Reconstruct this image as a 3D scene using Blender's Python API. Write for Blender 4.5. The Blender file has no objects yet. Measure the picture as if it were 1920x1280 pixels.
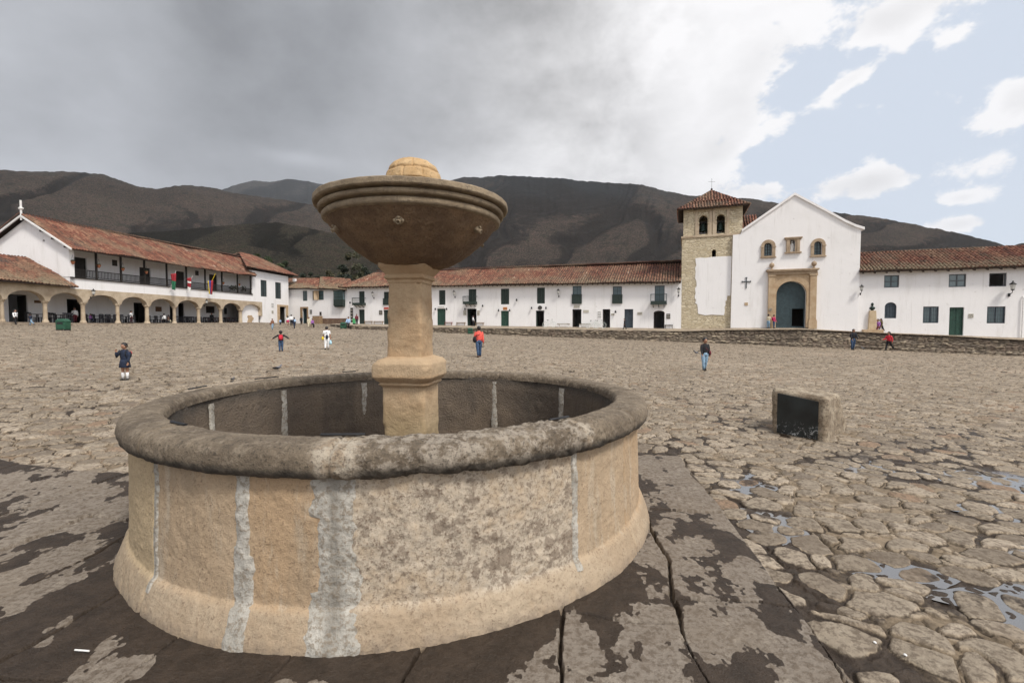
import bpy, bmesh, math, random
import numpy as np
from mathutils import Vector, Matrix
from mathutils.geometry import tessellate_polygon
C = bpy.context.scene.collection
SC = bpy.context.scene
R = math.radians
rnd = random.Random(7)

# ------------------------------------------------------------------ camera
F, HOR, HC = 880.0, 606.0, 2.0
PITCH = math.atan((640 - HOR) / F)
cam_d = bpy.data.cameras.new('camera'); cam = bpy.data.objects.new('camera', cam_d); C.objects.link(cam)
cam_d.sensor_width = 36; cam_d.lens = 36 * F / 1920; cam_d.clip_start = .05; cam_d.clip_end = 20000
cam.location = (0, 0, HC); cam.rotation_euler = (math.pi/2 - PITCH, 0, 0)
SC.camera = cam
SC.view_settings.view_transform = 'Standard'; SC.view_settings.look = 'None'
SC.view_settings.gamma = 1; SC.view_settings.exposure = 0.30
SC.cycles.max_bounces = 6

# ------------------------------------------------------------------ node helper
class E:
    def __init__(s, nt, k): s.nt, s.k = nt, k
    def _m(s, op, *a):
        n = s.nt.nodes.new('ShaderNodeMath'); n.operation = op
        for i, v in enumerate((s,) + a):
            if isinstance(v, E): s.nt.links.new(v.k, n.inputs[i])
            else: n.inputs[i].default_value = float(v)
        return E(s.nt, n.outputs[0])
    def __add__(s, o): return s._m('ADD', o)
    __radd__ = __add__
    def __sub__(s, o): return s._m('SUBTRACT', o)
    def __rsub__(s, o): return (s * -1) + o
    def __mul__(s, o): return s._m('MULTIPLY', o)
    __rmul__ = __mul__
    def __truediv__(s, o): return s._m('DIVIDE', o)
    def mx(s, o): return s._m('MAXIMUM', o)
    def mn(s, o): return s._m('MINIMUM', o)
    def pw(s, o): return s._m('POWER', o)
    def exp(s): return s._m('EXPONENT')
    def atan2(s, o): return s._m('ARCTAN2', o)
    def sqrt(s): return s._m('SQRT')
    def step(s, a, b, c=0., d=1.):
        n = s.nt.nodes.new('ShaderNodeMapRange'); n.interpolation_type = 'SMOOTHSTEP'
        s.nt.links.new(s.k, n.inputs[0])
        for i, v in zip((1, 2, 3, 4), (a, b, c, d)): n.inputs[i].default_value = v
        return E(s.nt, n.outputs[0])
def colmix(nt, f, a, b, mode='MIX'):
    n = nt.nodes.new('ShaderNodeMix'); n.data_type = 'RGBA'; n.blend_type = mode
    for i, v in ((0, f), (6, a), (7, b)):
        if isinstance(v, E): nt.links.new(v.k, n.inputs[i])
        elif i == 0: n.inputs[0].default_value = v
        else: n.inputs[i].default_value = (*v, 1)
    return E(nt, n.outputs[2])
def sep(nt, k):
    n = nt.nodes.new('ShaderNodeSeparateXYZ'); nt.links.new(k, n.inputs[0])
    return [E(nt, o) for o in n.outputs]
def comb(nt, x, y, z):
    n = nt.nodes.new('ShaderNodeCombineXYZ')
    for i, v in enumerate((x, y, z)):
        if isinstance(v, E): nt.links.new(v.k, n.inputs[i])
        else: n.inputs[i].default_value = v
    return E(nt, n.outputs[0])
def noise(nt, vec, scale, detail=4, rough=.55, dist=0., out=0):
    n = nt.nodes.new('ShaderNodeTexNoise'); nt.links.new(vec.k, n.inputs['Vector'])
    n.inputs['Scale'].default_value = scale; n.inputs['Detail'].default_value = detail
    n.inputs['Roughness'].default_value = rough; n.inputs['Distortion'].default_value = dist
    return E(nt, n.outputs[out])
def voro(nt, vec, scale, feature='F1', out=0):
    n = nt.nodes.new('ShaderNodeTexVoronoi'); n.feature = feature; nt.links.new(vec.k, n.inputs['Vector'])
    n.inputs['Scale'].default_value = scale
    return E(nt, n.outputs[out])

# ------------------------------------------------------------------ sky and sun
SUN = Vector((0.5, -0.62, 1.05)).normalized()
W = bpy.data.worlds.new('World'); SC.world = W; W.use_nodes = True
nt = W.node_tree; nt.nodes.clear()
out = nt.nodes.new('ShaderNodeOutputWorld'); bg = nt.nodes.new('ShaderNodeBackground')
nt.links.new(bg.outputs[0], out.inputs[0]); bg.inputs[1].default_value = 0.1
sky = nt.nodes.new('ShaderNodeTexSky'); sky.sky_type = 'NISHITA'; sky.sun_disc = False
sky.sun_elevation = math.asin(SUN.z); sky.sun_rotation = math.atan2(SUN.x, SUN.y)
tc = nt.nodes.new('ShaderNodeTexCoord'); D = E(nt, tc.outputs['Generated'])
dx, dy, dz = sep(nt, D.k)
AZ = dx.atan2(dy); EL = dz / (dx*dx + dy*dy).sqrt().mx(1e-3)
zz = dz.mx(0) + .22
CP = comb(nt, dx/zz, dy/zz, dz*2.5)
DV = comb(nt, dx, dy, dz*1.5)
def blob(px, py, rx, ry, w=1., sl=0.):
    a = math.atan((px-960)/F); t = (606-py)/F*math.cos(a)
    ra = rx/F*math.cos(a)**2; rt = ry/F*math.cos(a)
    da = AZ - a; de = EL - t
    if sl: de = de - da*sl
    return ((da/ra)*(da/ra) + (de/rt)*(de/rt))._m('MULTIPLY', -1.).exp()*w
n1 = noise(nt, DV, 3.2, 10, .60, .15); n2 = noise(nt, DV, 11, 10, .62, .1); n3 = noise(nt, DV, 2.1, 6, .55, .25)
# cloud cover: solid to the left, broken cumulus over blue on the right
big = AZ.step(math.atan((1270-960)/F), math.atan((1480-960)/F), 1, 0)
cov = big*.85 + blob(1450, 95, 95, 60, .65, .35) + blob(1400, 215, 70, 60, .50) + blob(1340, 300, 60, 50, .45) + blob(1350, 60, 140, 90, .4)
cov = cov + blob(1570, 168, 70, 22, .80, .45) + blob(1890, 200, 62, 48, .95) + blob(1600, 352, 105, 34, .95, .05) + blob(1650, 340, 50, 28, .3)
cov = cov + blob(1790, 374, 48, 14, .85) + blob(1790, 422, 85, 20, .9) + blob(1430, 362, 90, 24, .75) + blob(1720, 15, 190, 55, .9, .1) + blob(1760, 90, 60, 26, .4, .4)
cov = cov + blob(1640, 60, 60, 32, .45) + blob(1500, 5, 120, 26, .55) + blob(1680, 105, 20, 30, .35) + AZ.step(1.0, 1.7)*.7 + AZ.step(-1.7, -1.0, 1, 0)*.5
cov = cov + EL.step(.80, 1.3)*.75 - blob(1500, 290, 90, 50, .25) - blob(1400, 290, 30, 20, .2)
cov = cov + AZ.step(math.atan((1080-960)/F), math.atan((1330-960)/F), 1.2, 0)
dens = cov + (n1 - .5)*2.6 + (n2 - .5)*2.2
mask = dens.step(.36, .66)
# cloud brightness: dark storm mass left and centre, luminous towards the right and behind
br = AZ.step(math.atan((620-960)/F), math.atan((1330-960)/F), .315, .69)
br = br + blob(20, 60, 330, 200, .10) + blob(40, 330, 300, 70, .10) + blob(565, 302, 80, 14, .09) + blob(880, 340, 240, 40, .12) + blob(240, 250, 120, 60, .02)
br = br - blob(400, -10, 90, 110, .09, -.75) - blob(540, 190, 170, 200, .045, -.5) - blob(940, 240, 150, 90, .06) + blob(1180, 100, 190, 150, .12) - blob(960, 30, 120, 60, .05)
soft_ = AZ.step(-.35, .30)
br = br + (n3 - .5)*.30 + (n1 - .5)*(soft_*.85 + .26) + (n2 - .5)*(soft_*.36 + .07)
br = br + dens.step(1.3, .6)*.14*soft_ + blob(1330, 330, 160, 30, .08)
back = dy.step(.25, -.5)
br = br.mx(.12).mn(.84)
br = br + back*.36 + dz.step(.55, .95)*.20
cc = comb(nt, br*.96, br*.99, br*1.06)
warm = AZ.step(-.45, .15)
cc2 = comb(nt, br*1.0, br*.99, br*1.0)
ccol = colmix(nt, warm, cc, cc2)
s10 = nt.nodes.new('ShaderNodeVectorMath'); s10.operation = 'SCALE'; s10.inputs[3].default_value = 10
nt.links.new(ccol.k, s10.inputs[0])
blue = colmix(nt, .85, E(nt, sky.outputs[0]), (6.2, 6.75, 7.6))
nt.links.new(colmix(nt, mask, blue, E(nt, s10.outputs[0])).k, bg.inputs[0])
sl = bpy.data.lights.new('sun', 'SUN'); sl.energy = 2.5; sl.angle = R(10); sl.color = (1, .95, .87)
so = bpy.data.objects.new('sun', sl); C.objects.link(so)
so.rotation_euler = (-SUN).to_track_quat('-Z', 'Y').to_euler(); so.location = SUN*200

# ------------------------------------------------------------------ geometry of the view, terrain
cp_, sp_ = math.cos(PITCH), math.sin(PITCH)
def ray(px, py):
    x = (px-960)/F; v = (640-py)/F
    return Vector((x, cp_ + v*sp_, -sp_ + v*cp_))
def sst(a, b, x):
    t = np.clip((x-a)/(b-a), 0, 1); return t*t*(3-2*t)
PUD = [(3.62, 3.25, .55, .28, .022), (3.1, 3.7, .35, .25, .014), (4.7, 4.0, .5, .42, .022), (6.4, 6.1, .9, .6, .02), (2.62, 4.6, .3, .4, .012),
       (5.2, 4.9, .5, .3, .014), (7.0, 4.9, .5, .4, .02), (4.9, 6.6, .5, .4, .014), (2.9, 5.9, .4, .5, .012), (6.3, 3.7, .5, .3, .014)]
def gz(x, y):
    r = np.hypot(x, y); b = sst(4, 15, r)
    z = (-.031*x + .010*y)*b*np.minimum(1, 90/np.maximum(r, 1))
    return z
def onground(px, py):
    d = ray(px, py); t = 1.5
    while t < 150 and HC + d.z*t > float(gz(d.x*t, d.y*t)): t += .01 + t*.002
    return Vector((d.x*t, d.y*t, float(gz(d.x*t, d.y*t))))
def _h(ix, iy, iz, seed):
    h = (ix*374761393 + iy*668265263 + iz*1440662683 + seed*974634777) & 0xffffffff
    h = ((h ^ (h >> 13))*1274126177) & 0xffffffff
    h = ((h ^ (h >> 15))*668265263) & 0xffffffff
    return ((h ^ (h >> 16)) & 0xfffff)/1048575.
def vn(x, y, z=None, seed=0):
    if z is None: z = np.zeros_like(x)
    fx, fy, fz = np.floor(x), np.floor(y), np.floor(z)
    ix, iy, iz = fx.astype(np.int64), fy.astype(np.int64), fz.astype(np.int64)
    u, v, w = x-fx, y-fy, z-fz
    u = u*u*(3-2*u); v = v*v*(3-2*v); w = w*w*(3-2*w)
    o = 0
    for a in (0, 1):
        for b in (0, 1):
            for c in ((0, 1) if np.any(w) else (0,)):
                o = o + _h(ix+a, iy+b, iz+c, seed)*(u if a else 1-u)*(v if b else 1-v)*(w if c else (1-w))
    return o
def fbm(x, y, z=None, o=4, seed=0, g=.5):
    s, a, n = 0, 1, 0
    for k in range(o):
        s = s + a*vn(x*2**k, y*2**k, None if z is None else z*2**k, seed+k*17); n += a; a *= g
    return s/n

# ------------------------------------------------------------------ object helpers
def tag(o, label=None, cat=None, group=None, kind=None):
    for k, v in (('label', label), ('category', cat), ('group', group), ('kind', kind)):
        if v: o[k] = v
    return o
def thing(name, label, cat, loc=(0, 0, 0), group=None, rz=0):
    o = bpy.data.objects.new(name, None); C.objects.link(o); o.location = loc; o.rotation_euler = (0, 0, rz)
    o.empty_display_size = .2
    return tag(o, label, cat, group)
def mesh_obj(name, me, mat, parent=None, world=True):
    o = bpy.data.objects.new(name, me); C.objects.link(o)
    if mat: me.materials.append(mat)
    if parent:
        o.parent = parent
        if world: o.matrix_parent_inverse = mw(parent).inverted()
    return o
def mw(o):
    m = Matrix.Translation(o.location) @ o.rotation_euler.to_matrix().to_4x4()
    return m
class MB:
    """collects geometry for ONE mesh object"""
    def __init__(s): s.v, s.f, s.n = [], [], 0
    def add(s, vs, fs):
        s.v += [tuple(p) for p in vs]; s.f += [tuple(i + s.n for i in f) for f in fs]; s.n += len(vs); return s
    def hexa(s, p): return s.add(p, [(0,3,2,1),(4,5,6,7),(0,1,5,4),(1,2,6,5),(2,3,7,6),(3,0,4,7)])
    def box(s, x0, x1, y0, y1, z0, z1, M=None):
        p = [Vector(q) for q in ((x0,y0,z0),(x1,y0,z0),(x1,y1,z0),(x0,y1,z0),(x0,y0,z1),(x1,y0,z1),(x1,y1,z1),(x0,y1,z1))]
        if M is not None: p = [M @ q for q in p]
        return s.hexa(p)
    def tube(s, pts, rad, n=8, ex=1., ey=1., cap=True, M=None):
        pts = [Vector(p) for p in pts]; rad = rad if isinstance(rad, (list, tuple)) else [rad]*len(pts)
        vs, prev = [], None
        for i, p in enumerate(pts):
            t = (pts[min(i+1, len(pts)-1)] - pts[max(i-1, 0)]).normalized()
            if prev is None:
                up = Vector((0, 0, 1)) if abs(t.z) < .8 else Vector((0, 1, 0))
                a = t.cross(up).normalized()
            else: a = (prev - t*prev.dot(t)).normalized()
            prev = a; b = t.cross(a)
            for k in range(n):
                q = 2*math.pi*k/n; vs.append(p + a*math.cos(q)*rad[i]*ex + b*math.sin(q)*rad[i]*ey)
        fs = [(i*n+k, i*n+(k+1) % n, (i+1)*n+(k+1) % n, (i+1)*n+k) for i in range(len(pts)-1) for k in range(n)]
        if cap: fs += [tuple(range(n-1, -1, -1)), tuple(range((len(pts)-1)*n, len(pts)*n))]
        if M is not None: vs = [M @ v for v in vs]
        return s.add(vs, fs)
    def lathe(s, prof, n=16, cen=(0, 0, 0), ex=1., ey=1., M=None):
        vs = [Vector((cen[0]+r*ex*math.cos(2*math.pi*k/n), cen[1]+r*ey*math.sin(2*math.pi*k/n), cen[2]+z)) for r, z in prof for k in range(n)]
        fs = [(i*n+k, i*n+(k+1) % n, (i+1)*n+(k+1) % n, (i+1)*n+k) for i in range(len(prof)-1) for k in range(n)]
        fs += [tuple(range(n-1, -1, -1)), tuple(range((len(prof)-1)*n, len(prof)*n))]
        if M is not None: vs = [M @ v for v in vs]
        return s.add(vs, fs)
    def ell(s, c, rx, ry, rz, n=10, m=7, M=None):
        return s.lathe([(math.sin(math.pi*max(.02, min(.98, i/m))), -math.cos(math.pi*i/m)) for i in range(m+1)], n,
                       M=(M if M is not None else Matrix()) @ Matrix.Translation(c) @ Matrix.Diagonal((rx, ry, rz, 1)))
    def build(s, name, mat, parent=None, world=True, smooth=False, bevel=0):
        me = bpy.data.meshes.new(name); me.from_pydata(s.v, [], s.f)
        bm = bmesh.new(); bm.from_mesh(me); bmesh.ops.recalc_face_normals(bm, faces=bm.faces); bm.to_mesh(me); bm.free()
        if smooth: me.polygons.foreach_set('use_smooth', [True]*len(me.polygons))
        o = mesh_obj(name, me, mat, parent, world)
        if bevel:
            b = o.modifiers.new('bevel', 'BEVEL'); b.width = bevel; b.segments = 2; b.limit_method = 'ANGLE'
        return o
def grid_mesh(name, P, attrs=None, wrap=False, smooth=True, mat=None, parent=None, keep=None):
    """P: (n,m,3) array -> quad mesh; attrs: {name: (n,m,4)} point colours"""
    n, m = P.shape[:2]
    idx = np.arange(n*m).reshape(n, m)
    if wrap: nx = np.roll(idx, -1, 1); q = np.stack([idx[:-1], nx[:-1], nx[1:], idx[1:]], -1).reshape(-1, 4)
    else: q = np.stack([idx[:-1, :-1], idx[:-1, 1:], idx[1:, 1:], idx[1:, :-1]], -1).reshape(-1, 4)
    if keep is not None: q = q[keep.reshape(-1)]
    me = bpy.data.meshes.new(name)
    me.vertices.add(n*m); me.vertices.foreach_set('co', P.astype(np.float32).ravel())
    me.loops.add(len(q)*4); me.loops.foreach_set('vertex_index', q.ravel().astype(np.int32))
    me.polygons.add(len(q)); me.polygons.foreach_set('loop_start', np.arange(0, len(q)*4, 4, dtype=np.int32))
    me.polygons.foreach_set('loop_total', np.full(len(q), 4, dtype=np.int32))
    if smooth: me.polygons.foreach_set('use_smooth', np.ones(len(q), dtype=bool))
    me.update(calc_edges=True)
    for k, a in (attrs or {}).items():
        at = me.color_attributes.new(k, 'FLOAT_COLOR', 'POINT'); at.data.foreach_set('color', a.astype(np.float32).ravel())
    return mesh_obj(name, me, mat, parent)

# ------------------------------------------------------------------ materials
MAT = {}
def base_mat(name):
    m = bpy.data.materials.new(name); m.use_nodes = True; nt = m.node_tree; nt.nodes.clear()
    o = nt.nodes.new('ShaderNodeOutputMaterial'); b = nt.nodes.new('ShaderNodeBsdfPrincipled')
    nt.links.new(b.outputs[0], o.inputs[0]); MAT[name] = m
    g = nt.nodes.new('ShaderNodeNewGeometry'); P = E(nt, g.outputs['Position'])
    return m, nt, b, P
def setc(nt, b, col, rough=None, bump=None, bd=.02, bs=.5):
    if isinstance(col, E): nt.links.new(col.k, b.inputs['Base Color'])
    else: b.inputs['Base Color'].default_value = (*col, 1)
    if isinstance(rough, E): nt.links.new(rough.k, b.inputs['Roughness'])
    elif rough is not None: b.inputs['Roughness'].default_value = rough
    if bump is not None:
        n = nt.nodes.new('ShaderNodeBump'); n.inputs['Distance'].default_value = bd; n.inputs['Strength'].default_value = bs
        nt.links.new(bump.k, n.inputs['Height']); nt.links.new(n.outputs[0], b.inputs['Normal'])
def simple(name, c, rough=.7, var=.25, sc=6., bd=.01, metal=0.):
    m, nt, b, P = base_mat(name)
    n = noise(nt, P, sc, 5, .6)
    d = tuple(x*(1-var) for x in c); u = tuple(min(1, x*(1+var)) for x in c)
    setc(nt, b, colmix(nt, n.step(.3, .7), d, u), rough, n, bd, .4); b.inputs['Metallic'].default_value = metal
    return m
def attr(nt, name):
    a = nt.nodes.new('ShaderNodeAttribute'); a.attribute_name = name
    return a
# whitewash
def whitewash():
    m, nt, b, P = base_mat('whitewash'); x, y, z = sep(nt, P.k)
    V = comb(nt, x*1.0, y*1.0, z*.18)
    st = noise(nt, V, 1.3, 6, .6); n = noise(nt, P, .5, 4); f = noise(nt, P, 9, 5)
    c = colmix(nt, st.step(.5, .8), (.85, .835, .83), (.74, .72, .70))
    c = colmix(nt, n.step(.5, .75)*.5, c, (.78, .77, .76))
    st2 = noise(nt, comb(nt, x*2.2, y*2.2, z*.10), 2.0, 6, .7)
    c = colmix(nt, st2.step(.57, .70)*.36, c, (.56, .54, .51))
    sp = noise(nt, P, 2.6, 8, .7).step(.62, .70)
    c = colmix(nt, sp*.5, c, (.45, .42, .38))
    setc(nt, b, c, .9, f*.4 + noise(nt, P, 1.2, 3)*1.5, .03, .35); return m
whitewash()
def rubble(name, c1, c2, mort, sc=2.2, zst=1.7, bd=.05):
    m, nt, b, P = base_mat(name); x, y, z = sep(nt, P.k)
    V = comb(nt, x, y, z*zst); j = noise(nt, P, 3, 2, .5, 0, 1)
    n = nt.nodes.new('ShaderNodeVectorMath'); n.operation = 'MULTIPLY_ADD'; nt.links.new(j.k, n.inputs[0]); n.inputs[1].default_value = (.25, .25, .25); nt.links.new(V.k, n.inputs[2])
    V2 = E(nt, n.outputs[0])
    e = voro(nt, V2, sc, 'DISTANCE_TO_EDGE'); cc = voro(nt, V2, sc, 'F1', 1); cx = sep(nt, cc.k)[0]
    f = noise(nt, P, 12, 5, .65)
    col = colmix(nt, cx, c1, c2); col = colmix(nt, f.step(.3, .8)*.35, col, tuple(q*.5 for q in c1))
    col = colmix(nt, e.step(.02, .07), mort, col)
    setc(nt, b, col, .92, e.step(0, .12) + f*.35, bd, .8); return m
rubble('tower_stone', (.54, .45, .30), (.72, .63, .46), (.50, .42, .30), 2.3, 1.9, .08)
rubble('terrace_stone', (.13, .10, .08), (.34, .27, .20), (.05, .04, .035), 1.7, 2.6, .12)
rubble('plinth_stone', (.16, .09, .06), (.26, .17, .11), (.12, .09, .07), 2.5, 1.5, .05)
def dressed(name, c1, c2, sc=1.5, dk=.4):
    m, nt, b, P = base_mat(name); n = noise(nt, P, sc, 7, .65); f = noise(nt, P, 25, 6, .7)
    c = colmix(nt, n.step(.32, .68), c1, c2); c = colmix(nt, f.step(.48, .66)*dk, c, tuple(q*.35 for q in c1))
    setc(nt, b, c, .9, f + n*.6, .03, .6); return m
dressed('portal_stone', (.43, .30, .18), (.55, .42, .28)); dressed('arcade_stone', (.40, .31, .215), (.58, .48, .355), .9)
dressed('niche_stone', (.33, .24, .16), (.47, .36, .25)); dressed('plinth_pale', (.50, .38, .24), (.62, .50, .34))
m, nt, b, P = base_mat('roof_tile'); a = attr(nt, 'tile'); tr, tg, tb = sep(nt, a.outputs['Color'])
c = colmix(nt, tr.step(0, .5), (.075, .035, .025), (.19, .068, .042)); c = colmix(nt, tr.step(.5, .95), c, (.31, .155, .095))
c = colmix(nt, tr.step(.95, 1.)*.7, c, (.5, .42, .34))
n = noise(nt, P, .35, 5, .6); c = colmix(nt, (n.step(.42, .68)*.45 + tg).mn(.9), c, (.22, .18, .115))
n2_ = noise(nt, P, 5, 6, .7); c = colmix(nt, n2_.step(.5, .72)*.8, c, (.045, .033, .027))
setc(nt, b, c, .9, n2_, .03, .5)
def soft(m): return m
simple('dark_green_wood', (.018, .032, .026), .6, .3, 8); simple('blue_green_wood', (.026, .048, .056), .55, .25, 4)
simple('green_door', (.015, .055, .038), .6, .3, 6); simple('slate_blue_wood', (.035, .05, .065), .6, .3, 5)
simple('dark_wood', (.022, .018, .015), .7, .3, 8); simple('brown_wood', (.14, .075, .04), .7, .3, 5)
simple('bench_wood', (.28, .19, .11), .7, .3, 5); simple('red_wood', (.24, .06, .04), .6, .25, 5)
simple('iron', (.02, .02, .022), .5, .3, 10, metal=.3); simple('white_paint', (.75, .74, .72), .6, .08)
simple('cream_wood', (.5, .42, .3), .7, .15); simple('terracotta', (.32, .12, .06), .8, .2)
simple('bronze', (.02, .035, .03), .45, .3, 6, metal=.6); simple('lantern_glass', (.55, .55, .52), .2, .05)
simple('bin_green', (.015, .075, .04), .45, .25, 5); simple('green_poster', (.08, .45, .16), .6, .1)
simple('grey_window', (.075, .085, .095), .5, .2); simple('sign_pale', (.5, .47, .4), .7, .1, 20); simple('sign_orange', (.55, .22, .07), .7, .1)
simple('sign_red', (.55, .07, .04), .6, .1); simple('dark_plaque', (.04, .035, .03), .5, .3); simple('eave_dark', (.05, .035, .027), .9, .2)
simple('bark', (.06, .05, .04), .9, .3); simple('ceiling_wood', (.12, .08, .055), .9, .2); simple('chair_dark', (.022, .022, .028), .5, .2); simple('chair_red', (.10, .02, .018), .5, .2)
simple('bicycle_pale', (.62, .66, .63), .35, .1, metal=.1); simple('tyre', (.03, .03, .03), .8, .1)
simple('grey_stone', (.30, .26, .2), .9, .25); simple('floor_tiles', (.30, .24, .18), .85, .2, 3)
m, nt, b, P = base_mat('glass'); setc(nt, b, (.10, .15, .16), .08); b.inputs['Specular IOR Level'].default_value = .8
for nm, c in (('yellow', (.75, .55, .03)), ('flag_red', (.30, .02, .03)), ('flag_green', (.02, .14, .07)), ('flag_blue', (.03, .06, .3)), ('flag_white', (.75, .75, .73)),
              ('skin', (.36, .19, .12)), ('hair', (.012, .01, .01)), ('navy', (.012, .02, .045)), ('black_cloth', (.012, .012, .015)), ('red_cloth', (.55, .02, .04)),
              ('coral', (.72, .10, .075)), ('white_cloth', (.8, .8, .82)), ('jeans', (.035, .07, .14)), ('light_jeans', (.22, .34, .46)), ('brown_cloth', (.2, .09, .05)),
              ('pale_blue', (.35, .5, .7)), ('purple', (.3, .12, .36)), ('magenta', (.5, .03, .12)), ('cream_cloth', (.6, .54, .4)), ('shoe', (.02, .016, .014)),
              ('boot', (.10, .045, .025)), ('khaki', (.14, .12, .06)), ('maroon', (.14, .02, .03)), ('grey_cloth', (.2, .2, .22)), ('plastic_blue', (.4, .62, .72))):
    simple(nm, c, .85 if nm not in ('skin', 'hair') else .55, .32 if nm not in ('skin', 'hair') else .12, 14, .02)

# ------------------------------------------------------------------ frames on the two street fronts
class Frame:
    def __init__(s, p, q):
        s.o = Vector((p[0], p[1])); s.u = (Vector((q[0], q[1])) - s.o).normalized()
        s.w = Vector((-s.u.y, s.u.x))           # into the building
        if s.w.dot(s.o) < 0: s.w = -s.w
    def pt(s, a, dep, z): q = s.o + s.u*a + s.w*dep; return Vector((q.x, q.y, z))
    def hit(s, px, py, dep=0.):
        d = ray(px, py); o = s.o + s.w*dep
        t = o.dot(s.w)/(d.x*s.w.x + d.y*s.w.y)
        q = Vector((d.x*t, d.y*t)) - o
        return q.dot(s.u), HC + d.z*t
    def box(s, mb, a0, a1, d0, d1, z0, z1):
        return mb.hexa([s.pt(a0,d0,z0), s.pt(a1,d0,z0), s.pt(a1,d1,z0), s.pt(a0,d1,z0), s.pt(a0,d0,z1), s.pt(a1,d0,z1), s.pt(a1,d1,z1), s.pt(a0,d1,z1)])
    def rect(s, r, dep=0.):
        x0, y0, x1, y1 = r; m = (x0+x1)/2; my = (y0+y1)/2
        a0 = s.hit(x0, my, dep)[0]; a1 = s.hit(x1, my, dep)[0]; z1 = s.hit(m, y0, dep)[1]; z0 = s.hit(m, y1, dep)[1]
        return min(a0, a1), max(a0, a1), z0, z1
    def prism(s, mb, poly, d0, d1, holes=()):
        """polygon [(a,z)] with holes extruded from depth d0 to d1"""
        loops = [list(poly)] + [list(h) for h in holes]
        tri = tessellate_polygon([[Vector((a, z, 0)) for a, z in l] for l in loops])
        flat = [p for l in loops for p in l]; n = len(flat)
        vs = [s.pt(a, d0, z) for a, z in flat] + [s.pt(a, d1, z) for a, z in flat]
        fs = [tuple(t) for t in tri] + [tuple(i+n for i in reversed(t)) for t in tri]
        k = 0
        for l in loops:
            m = len(l)
            fs += [(k+i, k+(i+1) % m, n+k+(i+1) % m, n+k+i) for i in range(m)]; k += m
        return mb.add(vs, fs)
def rpoly(a0, a1, z0, z1): return [(a0, z0), (a1, z0), (a1, z1), (a0, z1)]
def apoly(a0, a1, z0, z1, n=12, rise=None):
    r = (a1-a0)/2; h = r if rise is None else rise; c = (a0+a1)/2
    return [(a0, z0), (a1, z0)] + [(c + r*math.cos(math.pi*i/n), z1 - h + h*math.sin(math.pi*i/n)) for i in range(n+1)]

def roof(name, eL, eR, rR, rL, parent, tw=.31, th=.46, seed=1, lich=.5, sag=.10, over=0, poly=None, part='roof'):
    """barrel tiles laid on the plane eave eL-eR / ridge rL-rR; poly: optional outline of points in that plane"""
    eL, eR, rR, rL = (Vector(p) for p in (eL, eR, rR, rL))
    A = (eR-eL).normalized(); nrm = A.cross(rL-eL if (rL-eL).length > .1 else rR-eL).normalized()
    if nrm.z < 0: nrm = -nrm
    B = nrm.cross(A).normalized()
    if B.z < 0: B = -B
    P = [((q-eL).dot(A), (q-eL).dot(B)) for q in (poly or [eL, eR, rR, rL])]
    P = [Vector((p[0], p[1])) for p in P]
    a0, a1 = min(p.x for p in P), max(p.x for p in P); nc = max(2, int(round((a1-a0)/tw))); w = (a1-a0)/nc
    rs = np.random.RandomState(seed); V, Q, TC = [], [], []; base = 0; K = 7
    prof = [(-.5, -.02), (-.36, .055), (-.18, .10), (0, .115), (.18, .10), (.36, .055), (.5, -.02)]
    for c in range(nc):
        a = a0 + (c+.5)*w; xs = []
        for i in range(len(P)):
            p, q = P[i], P[(i+1) % len(P)]
            if (p.x-a)*(q.x-a) < 0: xs.append(p.y + (q.y-p.y)*(a-p.x)/(q.x-p.x))
        if len(xs) < 2: continue
        b0, b1 = min(xs), max(xs)
        if b1-b0 < .15: continue
        ct = rs.rand(); nr = max(1, int(round((b1-b0)/th))); hh = (b1-b0)/nr; off = rs.uniform(-.1, .1)
        for r in range(nr):
            t = rs.rand()*.62 + ct*.38; js = rs.normal(0, .018, 2); jz = rs.normal(0, .010); wd = w*rs.uniform(.70, .84)
            lo = b0 + r*hh - (.06 if r == 0 else .05) + rs.normal(0, .015); hi = b0 + (r+1)*hh
            row = []
            for (bb, lift, jx) in ((lo, .035, js[0]), (hi, .0, js[1])):
                for (fx, fz) in prof: row.append((a + fx*wd + jx, bb, fz + lift + jz))
            V += row
            for k in range(K-1): Q.append((base+k, base+k+1, base+K+k+1, base+K+k)); TC.append((t, max(0., lich*(1-(r+off)/max(2.2, nr*.45)))*rs.rand()))
            Q.append(tuple(base+k for k in range(K))[::-1]); TC.append((t*.3, 0))
            base += 2*K
    V = np.array(V)
    so_ = sag*(fbm(V[:, 0]/3.1+seed*9, V[:, 1]/2.5, o=3, seed=seed)-.5)*2
    pts = np.array(eL)[None] + V[:, :1]*np.array(A) + V[:, 1:2]*np.array(B) + (V[:, 2:3]+so_[:, None]+.03)*np.array(nrm)
    # base slab below the tiles
    me = bpy.data.meshes.new(part)
    me.from_pydata([tuple(p) for p in pts], [], Q)
    at = me.attributes.new('tile', 'FLOAT_COLOR', 'CORNER')
    tcs = []
    for q, t in zip(Q, TC): tcs += [t[0], t[1], 0, 1]*len(q)
    at.data.foreach_set('color', tcs)
    o = mesh_obj(part, me, MAT['roof_tile'], parent)
    mb = MB(); W3 = [eL + A*p.x + B*p.y for p in P]; n = len(W3)
    vs = [q + nrm*(.0) for q in W3] + [q - nrm*.14 for q in W3]
    mb.add(vs, [tuple(range(n)), tuple(range(2*n-1, n-1, -1))] + [(i, (i+1) % n, n+(i+1) % n, n+i) for i in range(n)])
    mb.build('roof_deck', MAT['eave_dark'], o)
    return o
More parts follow.
